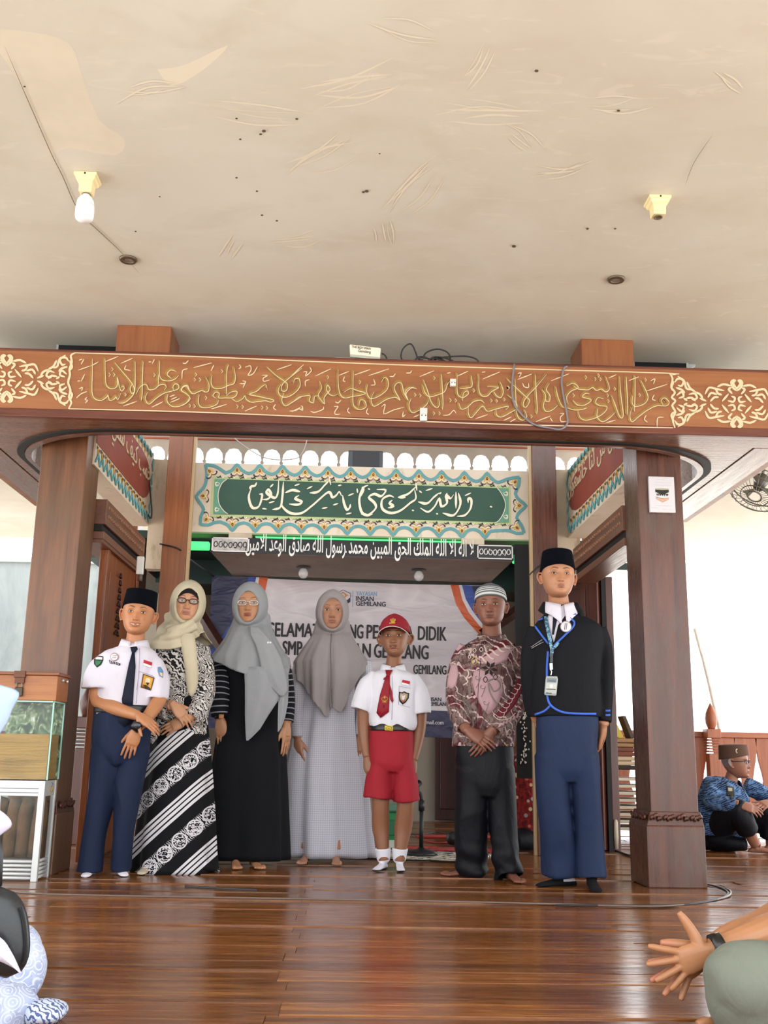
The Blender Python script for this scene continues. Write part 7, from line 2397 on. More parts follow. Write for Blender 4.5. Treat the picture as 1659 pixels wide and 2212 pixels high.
h.tube([a2(418, 1340, -.15), a2(392, 1356, -.17), a2(362, 1362, -.15)], [.018, .024, .016], 10, 0, 4)
P.cloth('headscarf', h, .0055, M_HIJ1, 3, .003, 20, 4)
h = MB()
h.rings([[a2(x0 + (x1 - x0) * t, y, -.165 - .012 * math.sin(PI * t) + .02 * (y - 1380) / 120) for t in (0, .2, .4, .6, .8, 1)] + [a2(x0 + (x1 - x0) * t, y, -.155 + .02 * (y - 1380) / 120) for t in (1, .8, .6, .4, .2, 0)] for y, x0, x1 in ((1368, 388, 420), (1400, 392, 424), (1440, 399, 428), (1475, 402, 428), (1495, 405, 423), (1504, 411, 416))])
P.part('scarf_tail', h, M_HIJ1)
t_ = MB()
trunk(t_, secs(Y2, [(392, 1588, 56, .12), (392, 1540, 56, .125), (394, 1480, 55, .13), (396, 1430, 57, .128), (396, 1405, 55, .11), (396, 1390, 42, .09), (397, 1378, 22, .07)]), cup=.06)
cuptube(t_, [a2(430, 1402), a2(438, 1450, -.03), a2(440, 1500, -.06), a2(428, 1535, -.12), a2(413, 1552, -.17)], [.062, .060, .056, .050, .044], cup=.03)
cuptube(t_, [a2(355, 1402), a2(345, 1450, .0), a2(343, 1500, -.04), a2(355, 1532, -.12), a2(368, 1540, -.17)], [.06, .06, .056, .05, .044], cup=.03)
# pointed lower corners of the tunic
t_.prism([a2(x, y, -.115) for x, y in ((398, 1545), (450, 1530), (446, 1562), (425, 1566), (415, 1555))], (0, .02, 0))
t_.prism([a2(x, y, -.115) for x, y in ((322, 1545), (375, 1560), (352, 1580), (328, 1608), (322, 1600))], (0, .02, 0))
P.cloth('tunic', t_, .007, M_PAIS, 3, .005, 15, 7)
sk_ = MB()
def skirt_ring(Y, rows, n=110, folds=7, amp=.02, ph=0.0, cup=.05):
 S_ = cr(np.array(secs(Y, rows)), 4)
 R = []
 a = np.linspace(0, 2 * PI, n, endpoint=False)
 m = len(S_)
 for i, s in enumerate(S_):
  q = 1 - i / (m - 1)
  f = amp * q ** 1.2 * (np.sin(folds * a + ph + .6 * np.sin(2 * a)) + .4 * np.sin((folds * 2 - 1) * a + 1.3))
  R.append(np.column_stack([s[0] + (s[3] + f) * np.cos(a), s[1] + (s[4] + f) * np.sin(a), np.full(n, s[2])]))
 c = R[0].mean(0)
 inner = [c + (R[0] - c) * .955 + np.array((0, 0, cup)), c + (R[0] - c) * .955 + np.array((0, 0, .003))]
 return inner + R
sk_.rings(skirt_ring(Y2, [(376, 1884, 90, .17), (377, 1840, 86, .165), (381, 1760, 80, .155), (386, 1660, 70, .145), (390, 1580, 60, .13), (391, 1530, 54, .12)], folds=6, amp=.016, ph=1.0))
P.part('skirt', sk_, M_SKIRT)
sk2 = MB().rings([[tuple(a2(x, y, d)) for x, y, d in r] for r in (((428, 1868, -.10), (438, 1878, -.12), (446, 1884, -.08), (436, 1880, .0)), ((440, 1858, -.10), (450, 1866, -.13), (457, 1882, -.10), (448, 1882, -.02)), ((452, 1866, -.08), (462, 1872, -.10), (466, 1883, -.08), (458, 1882, -.02)), ((466, 1872, -.05), (470, 1874, -.06), (472, 1880, -.05), (468, 1880, -.03)))])
P.part('skirt_train', sk2, M_SKIRT)
bk = MB()
bk.prism([a2(x, y, -.128) for x, y in ((393, 1510), (412, 1500), (418, 1540), (414, 1570), (372, 1585), (345, 1570), (372, 1552), (392, 1548))], (0, .012, 0))
P.part('black_inner_dress', bk, M_BLACKD)
am = MB()
arm(am, [a2(430, 1533, -.13), a2(408, 1548, -.19)], [.034, .028])
w0 = a2(405, 1535, -.195)
am = MB()
arm(am, [a2(355, 1525, -.12), a2(372, 1524, -.19)], [.034, .028])
hand(am, a2(374, 1522, -.19), a2(405, 1556, -.19) - a2(374, 1522, -.19), (.35, -.85, .35), (.7, 0, .6), .165, (.22, .25, .3, .32), .04, (.7, .55, -.1))
P.mesh(am, .0028, 5)
am = MB()
arm(am, [a2(432, 1535, -.12), a2(405, 1552, -.165)], [.034, .028])
hand(am, a2(402, 1554, -.165), a2(362, 1574, -.16) - a2(402, 1554, -.165), (0, -.9, .4), (-.2, 0, .9), .165, (.1, .12, .14, .18), .03, (.8, .35, -.2))
P.mesh(am, .0028, 5)
for x, y, d in ((322, 1876, (-.1, -1)), ):
 m = MB()
 A = at(x, y, 5.73)
 foot(m, (A[0], 5.73, .08), d, .235, toes=False)
 P.cloth('sock', m, .005, fabric('cream_sock', '#c4b9a6', .9), 3)
P.raw(MB().tube([a2(398, 1385), a2(392, 1520)], [.06, .09], 12, 0, 1).tube([a2(392, 1520), a2(380, 1870)], [.09, .06], 12, 0, 1))
P.finish()
# ------------------------------------------------------------------ woman in black dress and grey headscarf
Y3 = 6.12
a3 = lambda x, y, d=0.0: at(x, y, Y3 + d)
P = Person('woman in grey headscarf and silver glasses, black dress with finely striped sleeves', (float(a3(535, 1870)[0]), Y3, 0), skin('skin_woman_olive', '#b48260'))
P.head(a3(540, 1308, -.05), .240, Face(cheek=1.15, lips=1.15, nosew=1.1, jaw=1.03), rotm(-.04, .08, -.02), a3(540, 1385, .02), .05, ears=False, brow=.6, lipcol='#7d2028', lid=.1)
P.patch('undercap_band', [(-.24, .20), (-.15, .28), (0, .33), (.15, .28), (.24, .20)], [(-.24, .17), (-.15, .245), (0, .28), (.15, .245), (.24, .17)], fabric('maroon_undercap', '#3a1418', .9), .02, 0, None, 16, 4)
P.glasses(plain('silver_frame', '#d6d4cc', .2, metal=.7), M_LENS, .0022, .105, .062, -.02)
h = MB()
hood(h, P, .265, .29, -.50, 1.0, .12)
c3 = a3(540, 1420, .0)
z3 = lambda x, y, d=-.16: (float(a3(x, y, d)[0]), float(a3(x, y, d)[2]))
drape(h, c3[0], c3[1], [(.5, .24, .185, -.02), (float(a3(540, 1470)[2]), .238, .185, -.02), (float(a3(540, 1425)[2]), .235, .18, -.02), (float(a3(540, 1400)[2]), .185, .16, -.02), (float(a3(540, 1378)[2]), .150, .14, -.02), (float(a3(540, 1360)[2]), .128, .122, -.01), (float(a3(540, 1350)[2]), .118, .105, .01), (float(a3(540, 1325)[2]), .105, .09, .03)],
      float(a3(540, 1325)[2]), [z3(450, 1418), z3(470, 1432), z3(500, 1446), z3(530, 1458), z3(560, 1468), z3(585, 1482), z3(605, 1500), z3(612, 1470), z3(630, 1420)], float(a3(540, 1440)[2]),
      fold=lambda a, s_, z: .010 * s_ ** 1.5 * np.sin(8 * a + 2.5 * s_) + .005 * s_ * np.sin(17 * a))
P.cloth('headscarf', h, .0058, M_HIJ2, 3, .003, 16, 8)
pj = Proj(*P.cl)
def flap(P, name, Yb, outline_rows, mat, parent=None, th=.012):
 """hanging end of a scarf: rows (y, x0, x1, depth offset, bulge)"""
 R = []
 for y, x0, x1, d, b in outline_rows:
  f = [at(x0 + (x1 - x0) * t, y, Yb + d - b * math.sin(PI * t) + .25 * b * math.sin(3 * PI * t)) for t in np.linspace(0, 1, 11)]
  bk_ = [at(x0 + (x1 - x0) * t, y, Yb + d + th - b * math.sin(PI * t) + .25 * b * math.sin(3 * PI * t)) for t in np.linspace(1, 0, 11)]
  R.append(f + bk_)
 R2 = []
 for i in range(len(R) - 1):
  for q in (0, .33, .66):
   R2.append(np.array(R[i]) * (1 - q) + np.array(R[i + 1]) * q)
 R2.append(np.array(R[-1]))
 return P.part(name, MB().rings(R2), mat, parent=parent)
flap(P, 'scarf_tail', Y3, [(1440, 527, 600, -.200, .02), (1480, 529, 612, -.205, .025), (1515, 529, 600, -.205, .02), (1545, 529, 580, -.2, .015), (1575, 530, 562, -.195, .008), (1592, 531, 545, -.19, .004), (1600, 532, 536, -.19, 0)], M_HIJ2)
flap(P, 'scarf_tail', Y3, [(1440, 590, 622, -.185, .02), (1480, 600, 624, -.19, .015), (1520, 601, 622, -.19, .012), (1550, 600, 616, -.19, .008), (1572, 600, 608, -.19, .003), (1581, 600, 602, -.19, 0)], M_HIJ2)
flap(P, 'scarf_layer', Y3, [(1352, 540, 556, -.165, .0), (1372, 542, 574, -.19, .006), (1392, 552, 592, -.202, .01), (1420, 560, 606, -.212, .015), (1450, 566, 616, -.222, .018), (1475, 576, 622, -.224, .012), (1492, 594, 622, -.222, .006), (1504, 606, 612, -.22, 0)], M_HIJ2)
br = MB()
for x in (579, 584):
 q = a3(x, 1388, -.205)
 br.lathe([(.001, -.006), (.006, -.003), (.007, .002), (.001, .006)], (0, 0, 0), 10)
 br.v[-40:] = [(q[0] + p[0], q[1] + p[2], q[2] + p[1]) for p in br.v[-40:]]
P.part('brooch', br, plain('pearl', '#e8e8ec', .15))
dr_ = MB()
dr_.rings(skirt_ring(Y3, [(530, 1856, 92, .135), (532, 1800, 89, .135), (535, 1700, 83, .14), (540, 1600, 74, .135), (545, 1530, 66, .13), (545, 1470, 64, .125), (541, 1430, 66, .125), (541, 1408, 50, .1), (541, 1394, 24, .07)], folds=5, amp=.016, ph=.4))
P.part('dress', dr_, M_BLACKD)
for nm, pts, rad in (('striped_sleeve', [a3(484, 1425), a3(478, 1470, -.05), a3(474, 1510, -.08), a3(474, 1548, -.09)], [.056, .060, .062, .046]), ('striped_sleeve', [a3(606, 1425), a3(616, 1475), a3(619, 1520), a3(618, 1560, -.02)], [.054, .05, .05, .044])):
 R, C_ = sweep(pts, rad, 24, 6)
 L_ = np.concatenate([[0], np.cumsum(np.linalg.norm(np.diff(C_, axis=0), axis=1))])
 m = MB()
 m.rings(R, 0, True, True, uv=(np.linspace(0, .35, 25), L_))
 P.part(nm, m, M_STRIPE)
for pts, wx, tip, sg in (([a3(474, 1520, -.08), a3(475, 1552, -.09)], (476, 1554, -.09), (485, 1628, -.09), 1), ([a3(619, 1540, -.01), a3(619, 1562, -.03)], (619, 1566, -.03), (618, 1630, -.02), -1)):
 am = MB()
 arm(am, pts, [.036, .029])
 W_ = a3(*wx)
 hand(am, W_, a3(*tip) - W_, (-.25 * sg, -1, .05) if sg > 0 else (.8, -.55, 0), (sg, -.2, 0) if sg > 0 else (-.5, -.8, 0), .18, (.06, .10, .12, .16), .08, (.85, .45, -.25))
 P.mesh(am, .0029, 5)
wr = MB().tube([a3(464, 1546, -.045), a3(486, 1549, -.045)], [.001, .001], 8, 0, 1)
wr = MB()
wr.tube([a3(475, 1543, -.09), a3(475.5, 1552, -.09)], [.034, .033], 18, 0, 1)
w_o = P.part('watch_strap', wr, M_WATCH)
c_ = a3(478, 1547.5, -.142)
MB().box(c_[0] - .014, c_[1], c_[2] - .012, c_[0] + .014, c_[1] + .01, c_[2] + .012).build('watch_face', plain('amber_watch', '#a8682c', .3), w_o, bevel=.003)
for hx, hy in ((468, 1592), (622, 1590)):
 q = a3(hx, hy, -.11 if hx < 500 else -.05)
 P.part('ring', MB().tube([q + V3(.009 * math.cos(t), .009 * math.sin(t), 0) for t in np.linspace(0, 2 * PI, 13)], .002, 6, 0, 1), M_GOLDM)
def feet(P, specs, L, size=.0035):
 for sgn, x, Yf, d in specs:
  m = MB()
  FOOT_SIDE[0] = sgn
  A = at(x, 1870, Yf)
  foot(m, (A[0], Yf, .08), d, L)
  m.tube([(A[0], Yf, .08), (A[0], Yf + .01, .22)], [.036, .04], 14, 0, 1)
  def cf(V, c):
   return c
  P.mesh(m, size, 2)
feet(P, [(-1, 508, 6.05, (.18, -1)), (1, 548, 6.07, (.32, -1))], .235)
P.raw(MB().tube([a3(540, 1390), a3(540, 1520)], [.06, .09], 12, 0, 1).tube([a3(540, 1520), a3(535, 1860)], [.09, .06], 12, 0, 1))
P.finish()
# ------------------------------------------------------------------ woman in pale checked robe and taupe headscarf
Y4 = 6.42
a4 = lambda x, y, d=0.0: at(x, y, Y4 + d)
P = Person('woman in long taupe headscarf and pale grey checked robe', (float(a4(705, 1866)[0]), Y4, 0), skin('skin_woman_brown', '#a6765b'))
P.head(a4(718, 1323, -.05), .245, Face(cheek=1.2, age=.6, nosew=1.15, jaw=1.05, smile=.1), rotm(.03, .08, -.01), a4(717, 1398, .02), .05, ears=False, brow=.55, lipcol='#8f5650', lid=.2)
h = MB()
hood(h, P, .262, .30, -.50, .98, -.02)
c4 = a4(716, 1430, .0)
z4 = lambda x, y, d=-.17: (float(a4(x, y, d)[0]), float(a4(x, y, d)[2]))
drape(h, c4[0], c4[1], [(.5, .20, .19, -.03), (float(a4(716, 1540)[2]), .205, .19, -.03), (float(a4(716, 1470)[2]), .225, .185, -.03), (float(a4(716, 1432)[2]), .235, .18, -.02), (float(a4(716, 1405)[2]), .185, .16, -.02), (float(a4(716, 1390)[2]), .155, .14, -.02), (float(a4(716, 1376)[2]), .132, .124, -.01), (float(a4(716, 1366)[2]), .122, .105, .01), (float(a4(716, 1340)[2]), .107, .09, .03)],
      float(a4(716, 1340)[2]), [z4(622, 1432), z4(640, 1460), z4(662, 1500), z4(682, 1520), z4(700, 1548), z4(709, 1553), z4(712, 1530), z4(716, 1530), z4(735, 1542), z4(760, 1500), z4(778, 1460), z4(800, 1425), z4(812, 1418)], float(a4(716, 1450)[2]), n=160, m=34,
      fold=lambda a, s_, z: .014 * s_ ** 1.2 * np.sin(9 * a + .5) * np.clip(-np.sin(a) + .4, 0, 1) + .006 * s_ * np.sin(21 * a) - .03 * s_ * np.exp(-((a - 1.5 * PI) / .06) ** 2))
P.cloth('headscarf', h, .0058, M_HIJ3, 3, .002, 16, 9)
sm_ = MB()
pj = Proj(*P.cl)
pj.line(sm_, [(716, 1368), (714, 1400), (715, 1450), (713, 1500), (711, 1535)], 1.2, .0035, 0)
P.part('scarf_seam', sm_, plain('scarf_seam_dark', '#5f585a', .8))
dr_ = MB()
dr_.rings(skirt_ring(Y4, [(704, 1850, 100, .14), (703, 1800, 96, .15), (702, 1720, 90, .145), (702, 1640, 80, .14), (706, 1560, 68, .135), (712, 1500, 60, .13), (714, 1450, 62, .125), (715, 1425, 62, .115), (716, 1408, 44, .09), (717, 1396, 22, .06)], folds=7, amp=.020, ph=.9), uv=None)
P.part('robe', dr_, M_GING)
sl = MB()
cuptube(sl, [a4(655, 1432), a4(645, 1480, -.04), a4(641, 1530, -.06), a4(643, 1592, -.07)], [.058, .055, .050, .046], cup=.03)
P.cloth('sleeve', sl, .006, M_GING, 3, .006, 22, 3)
sl = MB()
cuptube(sl, [a4(780, 1432), a4(790, 1480), a4(788, 1530), a4(778, 1588, -.02)], [.058, .055, .05, .046], cup=.03)
P.cloth('sleeve', sl, .006, M_GING, 3, .006, 22, 4)
for pts, wx, tip, sg in (([a4(643, 1570, -.07), a4(643, 1595, -.08)], (643, 1596, -.08), (648, 1652, -.09), 1), ([a4(780, 1565, -.02), a4(777, 1590, -.03)], (777, 1592, -.03), (777, 1648, -.02), -1)):
 am = MB()
 arm(am, pts, [.034, .028])
 W_ = a4(*wx)
 hand(am, W_, a4(*tip) - W_, (-.75 * sg, -.7, .05), (.6 * sg, -.7, 0), .172, (.25, .3, .32, .35), .04, (.8, .5, -.3))
 P.mesh(am, .0029, 5)
feet(P, [(-1, 660, 6.34, (-.12, -1)), (1, 725, 6.33, (.05, -1))], .23)
P.raw(MB().tube([a4(717, 1400), a4(710, 1520)], [.06, .09], 12, 0, 1).tube([a4(710, 1520), a4(704, 1850)], [.09, .06], 12, 0, 1))
P.finish()
# ------------------------------------------------------------------ small boy in white shirt and red shorts
Y5 = 5.98
a5 = lambda x, y, d=0.0: at(x, y, Y5 + d)
P = Person('small boy in white shirt, red tie, red shorts and red peaked cap', (float(a5(845, 1880)[0]), Y5, 0), skin('skin_boy_brown', '#8c5e44'))
P.head(a5(853, 1378, -.03), .226, Face(smile=.25, open=.5, nose=.85, nosew=1.2, jaw=.92, w=1.06, eye=1.05, lips=1.15), rotm(-.16, .10, -.03), a5(849, 1448, .01), .043, hair=hair_short, ear_out=1.6, lipcol='#7d4a40', lid=.05)
P.teeth(.05, .011, -.300)
# cap: crown, peak, emblem
R = []
a = np.linspace(0, 2 * PI, 48, endpoint=False)
ca, sa = np.cos(a), np.sin(a)
for t, k_ in ((0, .97), (.0, 1.0), (.25, .995), (.5, .93), (.7, .80), (.85, .6), (.95, .35), (1.0, .03)):
 low = .16 + .0 * sa
 R.append(np.column_stack([.40 * k_ * ca, .455 * k_ * sa + .03, .15 - .06 * (sa + 1) / 2 * 1.2 + t * (.46 + .03 * np.clip(-sa, 0, 1))]))
cap = P.part('peaked_cap', MB().rings([P.T(r) for r in R], 0, False, True), fabric('red_cap_cloth', '#8d1d2b', .7, .06))
V, F = [], []
nu, nv = 25, 6
top_, bot_ = [], []
for sgn, off in ((1, 0.0), (-1, -.018)):
 for j in range(nv):
  t = j / (nv - 1)
  for i in range(nu):
   u = -1 + 2 * i / (nu - 1)
   ang = -PI / 2 + u * 1.12
   x = (.40 + .02 * t) * math.cos(ang) * (1 + .10 * t) - .0
   y = .455 * math.sin(ang) + .03 - .34 * t * (1 - .55 * abs(u) ** 2.2)
   z = .175 - .03 * t - .16 * abs(u) ** 2 * (.35 + .65 * t) + off
   V.append((x, y, z))
m = MB()
V = P.T(np.array(V))
n_ = nu * nv
for j in range(nv - 1):
 for i in range(nu - 1):
  b = j * nu + i
  F.append((b, b + 1, b + nu + 1, b + nu))
  F.append((n_ + b, n_ + b + nu, n_ + b + nu + 1, n_ + b + 1))
for i in range(nu - 1):
 b = (nv - 1) * nu + i
 F.append((b, b + 1, n_ + b + 1, n_ + b))
m.add(V, F)
P.part('cap_peak', m, fabric('dark_red_peak_cloth', '#641420', .7, .06))
ed = MB()
ed.tube([V[(nv - 1) * nu + i] * .4 + V[n_ + (nv - 1) * nu + i] * .6 for i in range(nu)], .0022, 6, 0, 1)
P.part('peak_piping', ed, plain('piping_white', '#cfc9c4', .6))
em = MB()
for s_ in (-1, 1):
 em.tube([P.T((s_ * q[0], q[1], q[2])) for q in ((.005, -.445, .31), (.03, -.437, .33), (.055, -.424, .375), (.04, -.414, .40))], .008 * .226 * 2.2, 6, 0, 3)
em.tube([P.T((0, -.446, .30)), P.T((0, -.43, .36)), P.T((0, -.40, .42))], .0045, 6, 0, 2)
em.tube([P.T((-.09, -.44, .285)), P.T((-.04, -.45, .292)), P.T((.02, -.45, .29)), P.T((.06, -.445, .30))], .004, 6, 0, 2)
P.part('cap_emblem', em, plain('gold_thread', '#c2983a', .5))
am = MB()
arm(am, [a5(793, 1500), a5(788, 1525), a5(786, 1565, .01), a5(788, 1600, .0), a5(793, 1636, -.03)], [.036, .041, .038, .033, .024])
hand(am, a5(793, 1638, -.03), a5(799, 1668, -.05) - a5(793, 1638, -.03), (-.45, -.85, 0), (.8, -.4, 0), .155, (.35, .42, .48, .5), .03, (.85, .4, -.3))
P.mesh(am, .0028, 5)
am = MB()
arm(am, [a5(904, 1500), a5(907, 1525), a5(906, 1570, .01), a5(900, 1608, .0), a5(893, 1642, -.03)], [.036, .041, .038, .033, .024])
hand(am, a5(893, 1644, -.03), a5(886, 1676, -.05) - a5(893, 1644, -.03), (.35, -.9, 0), (-.8, -.4, 0), .155, (.35, .42, .48, .5), .03, (.85, .4, -.3))
P.mesh(am, .0028, 5)
sh = MB()
trunk(sh, secs(Y5, [(850, 1578, 46, .10), (849, 1564, 53, .112), (848, 1535, 52, .108), (849, 1500, 51, .106), (851, 1475, 53, .104), (851, 1460, 49, .095), (850, 1451, 33, .075), (849, 1444, 17, .05)]), cup=.03)
cuptube(sh, [a5(816, 1462), a5(798, 1482), a5(786, 1510, -.01), a5(778, 1534, -.015)], [.050, .058, .064, .066], [.052, .060, .060, .058], cup=.06, up=(0, 1, 0))
cuptube(sh, [a5(886, 1465), a5(899, 1485), a5(908, 1512, -.01), a5(911, 1542, -.015)], [.050, .058, .062, .064], [.052, .058, .058, .056], cup=.06, up=(0, 1, 0))
P.cloth('shirt', sh, .006, M_SHIRT2, 3, .005, 21, 13)
pj = Proj(*P.cl)
collar(P, 'collar', a5(849, 1447), .060, .058, float(a5(849, 1450)[2]), .050, M_SHIRT2, gap=.012, drop=.052, point=.050, yaw=-.04)
tie = MB()
pj.poly(tie, [(832, 1447), (848, 1447), (842, 1460), (835, 1460)], .012, .006)
pj.poly(tie, [(834, 1459), (842, 1459), (842, 1490), (840, 1538), (822, 1551), (813, 1540), (821, 1500), (828, 1478)], .009, .004)
P.part('tie', tie, M_REDTIE)
tie = MB()
pj.poly(tie, [(840, 1472), (847, 1494), (850, 1514), (847, 1518), (843, 1510), (842, 1490)], .007, .003)
pj.poly(tie, [(829, 1464), (834, 1462), (832, 1468), (828, 1469)], .008, .003)
P.part('tie_end', tie, M_REDTIE)
bd = MB()
hexa_ = [(831 + 8 * math.cos(t), 1511 + 8.5 * math.sin(t)) for t in np.linspace(-PI / 2, 1.5 * PI, 6)[:-1]]
pj.poly(bd, hexa_, .013, .002, 0)
pj.poly(bd, [(831 + 6.5 * math.cos(t), 1511 + 7 * math.sin(t)) for t in np.linspace(-PI / 2, 1.5 * PI, 6)[:-1]], .0145, .002, 1)
pj.poly(bd, [(826, 1511), (831, 1516), (836, 1511), (833, 1517), (829, 1517)], .016, .002, 0)
pj.poly(bd, [(831 + 2.2 * math.cos(t), 1507 + 2.2 * math.sin(t)) for t in np.linspace(0, 2 * PI, 9)[:-1]], .016, .002, 0)
pj.line(bd, [(829, 1523), (828.5, 1529)], 2, .013, 2)
P.part('tie_emblem', bd, [plain('emblem_gold', '#c98c2e', .6), plain('emblem_maroon', '#7d1a20', .6), plain('dark_stitch', '#250a0c', .7)])
bd = MB()
pj.poly(bd, [(870, 1468), (886, 1472), (885, 1478), (868, 1474)], .005, .002, 0)
pj.poly(bd, [(868, 1474), (885, 1478), (884, 1482), (868, 1479)], .005, .002, 1)
P.part('flag_patch', bd, [plain('flag_red', '#b3202c', .7), plain('flag_white', '#e6e4e8', .7)])
bd = MB()
S_ = [(862, 1494), (869, 1496), (873, 1493), (878, 1496), (884, 1497), (883, 1508), (877, 1517), (870, 1522), (863, 1515), (861, 1505)]
pj.poly(bd, S_, .005, .002, 0)
c_ = np.mean(S_, 0)
pj.poly(bd, [tuple(c_ + (np.array(p) - c_) * .74) for p in S_], .0065, .002, 1)
pj.poly(bd, [(867, 1500), (871, 1504), (876, 1500), (874, 1510), (870, 1514), (868, 1508)], .008, .002, 2)
pj.line(bd, [(868, 1512), (871, 1515), (875, 1511)], 1.3, .009, 3)
P.part('pocket_badge', bd, [M_INK, plain('badge_sand', '#b09878', .6), plain('badge_white', '#d9d6d8', .7), plain('flag_red', '#b3202c', .7)])
pk = MB()
pj.line(pk, [(862, 1482), (887, 1487)], .9, .003)
pj.line(pk, [(862, 1482), (861, 1522)], .8, .003)
pj.line(pk, [(861, 1522), (886, 1528)], .8, .003)
pj.line(pk, [(847, 1460), (848, 1500), (846, 1555)], .9, .003)
P.part('seams', pk, plain('seam_lavender', '#a9a3b8', .8))
so = MB()
trunk(so, secs(Y5, [(845, 1668, 36, .09), (845, 1650, 50, .112), (845, 1620, 51, .112), (846, 1590, 49, .108), (846, 1570, 46, .10), (846, 1562, 45, .098)]))
cuptube(so, [a5(824, 1630), a5(819, 1680), a5(815, 1724)], [.098, .092, .092], [.072, .078, .082], cup=.07, smooth=6)
cuptube(so, [a5(868, 1630), a5(875, 1680), a5(879, 1731)], [.098, .092, .092], [.070, .074, .078], cup=.07, smooth=6)
P.cloth('shorts', so, .0062, M_REDS, 3, .006, 16, 15)
bl = MB()
trunk(bl, secs(Y5, [(846, 1579, 49, .112), (846, 1572, 48, .112), (846, 1564, 47, .106)]))
P.part('belt', bl, plain('black_belt', '#14161a', .4))
bb = MB()
q = [a5(x, y, -.118) for x, y in ((831, 1567), (849, 1568.5), (849, 1579), (831, 1577.5))]
bb.prism(q, (0, .008, 0))
bk_ = P.part('buckle', bb, plain('yellow_buckle', '#dcc53a', .35))
bb = MB()
ribbon(bb, [(834, 1571), (839, 1569.5), (845, 1571), (845, 1575), (839, 1577), (834, 1574), (834, 1571)], 1.3, Y5 - .1195, .002)
ribbon(bb, [(837, 1573), (842, 1573.5)], 1.5, Y5 - .1195, .002)
bb.build('buckle_relief', plain('buckle_dark', '#7a6a1c', .4), bk_)
lg = MB()
lg.tube([a5(822, 1690), a5(822, 1735), a5(822, 1785, .03), a5(826, 1825, .02), a5(829, 1858, .02)], [.060, .050, .050, .036, .031], 16, 0, 4)
P.mesh(lg, .0035, 2)
lg = MB()
lg.tube([a5(877, 1690), a5(876, 1740), a5(871, 1788, .03), a5(866, 1828, .02), a5(863, 1860, .02)], [.060, .050, .050, .036, .031], 16, 0, 4)
P.mesh(lg, .0035, 2)
k = NT('white_sock_dark_toe')
sep = k.n('SeparateXYZ')
k.l(k.coord(), sep.inputs[0])
n_ = k.noise(k.coord(), 14, 2)
f = k.math('ADD', sep.outputs[2], k.math('MULTIPLY', k.math('SUBTRACT', n_, .5), .008))
f2 = k.math('ADD', f, k.math('MULTIPLY', k.math('MAXIMUM', k.math('SUBTRACT', k.math('MULTIPLY', sep.outputs[1], -1.0), .10), 0.0), -.35))
k.put('Base Color', k.ramp(f2, [(.012, lin('#141418')), (.016, lin('#dcdce6'))]))
k.put('Roughness', .9)
M_SOCKTOE = k.m
for sgn, x, d in ((-1, 828, (-.38, -1)), (1, 863, (.02, -1))):
 m = MB()
 FOOT_SIDE[0] = sgn
 A = a5(x, 1866, .04)
 foot(m, (A[0], A[1], .08), d, .215, toes=False)
 m.tube([V3(A[0], A[1], .06), a5(x, 1850, .03), a5(x - 1 if sgn < 0 else x + 1, 1832, .025)], [.038, .040, .047], 16, 0, 3)
 P.cloth('sock', m, .0042, M_SOCKTOE, 2, .001)
P.raw(MB().tube([a5(849, 1475), a5(846, 1560)], [.065, .08], 12, 0, 1).tube([a5(826, 1600), a5(822, 1700)], [.06, .05], 10, 0, 1).tube([a5(868, 1600), a5(876, 1700)], [.06, .05], 10, 0, 1))
P.finish()
# ------------------------------------------------------------------ man in batik shirt
Y6 = 5.70
a6 = lambda x, y, d=0.0: at(x, y, Y6 + d)
P = Person('man in brown and maroon batik shirt, black trousers and striped skull cap, barefoot', (float(a6(1055, 1895)[0]), Y6, 0), skin('skin_man_dark', '#835544'))
P.head(a6(1060, 1310, -.03), .228, Face(age=1.0, nosew=1.25, jaw=1.0, cheek=1.2, w=1.08, lips=.95), rotm(-.22, .04, -.02), a6(1063, 1380, .02), .052, hair=hair_short, ear_out=1.0, lipcol='#5f3a36', brow=.9, lid=.25)
k = NT('striped_cap_cloth')
sep = k.n('SeparateXYZ')
u = k.n('UVMap')
k.l(u.outputs[0], sep.inputs[0])
k.put('Base Color', k.ramp(sep.outputs[1], [(0, lin('#5c6266')), (.10, lin('#c9cdcc')), (.2, lin('#c9cdcc')), (.24, lin('#54595f')), (.33, lin('#d4d6d4')), (.39, lin('#63686c')), (.47, lin('#d8dad8')), (.52, lin('#4b5057')), (.58, lin('#b9bdbd')), (.64, lin('#5a5f66')), (.8, lin('#6b7280'))], 'CONSTANT'))
k.put('Roughness', .85)
R = []
prof = ((0, .97), (0, 1.0), (.2, .995), (.4, .97), (.55, .94), (.7, .86), (.82, .72), (.92, .48), (1.0, .03))
ca, sa = np.cos(a), np.sin(a)
for t, k_ in prof:
 R.append(P.T(np.column_stack([.40 * k_ * ca, .455 * k_ * sa + .03, .20 - .20 * (sa + 1) / 2 + t * (.38 + .08 * (sa + 1) / 2)])))
P.part('skull_cap', MB().rings(R, 0, False, True, uv=(np.linspace(0, 1, 49), [p[0] for p in prof])), k.m)
sh = MB()
trunk(sh, secs(Y6, [(1045, 1614, 66, .122), (1046, 1585, 66, .128), (1048, 1540, 64, .128), (1051, 1480, 62, .125), (1055, 1430, 64, .122), (1057, 1404, 60, .11), (1060, 1388, 42, .085), (1062, 1376, 22, .06)]), cup=.05)
cuptube(sh, [a6(1012, 1402), a6(994, 1440), a6(985, 1490, -.01), a6(988, 1535, -.07), a6(1003, 1572, -.15)], [.062, .062, .060, .056, .046], cup=.03)
cuptube(sh, [a6(1106, 1400), a6(1118, 1445), a6(1122, 1495, -.02), a6(1103, 1545, -.09), a6(1072, 1582, -.16)], [.060, .062, .060, .055, .046], cup=.03)
P.cloth('batik_shirt', sh, .0065, M_BATIK, 3, .005, 15, 21)
pj = Proj(*P.cl)
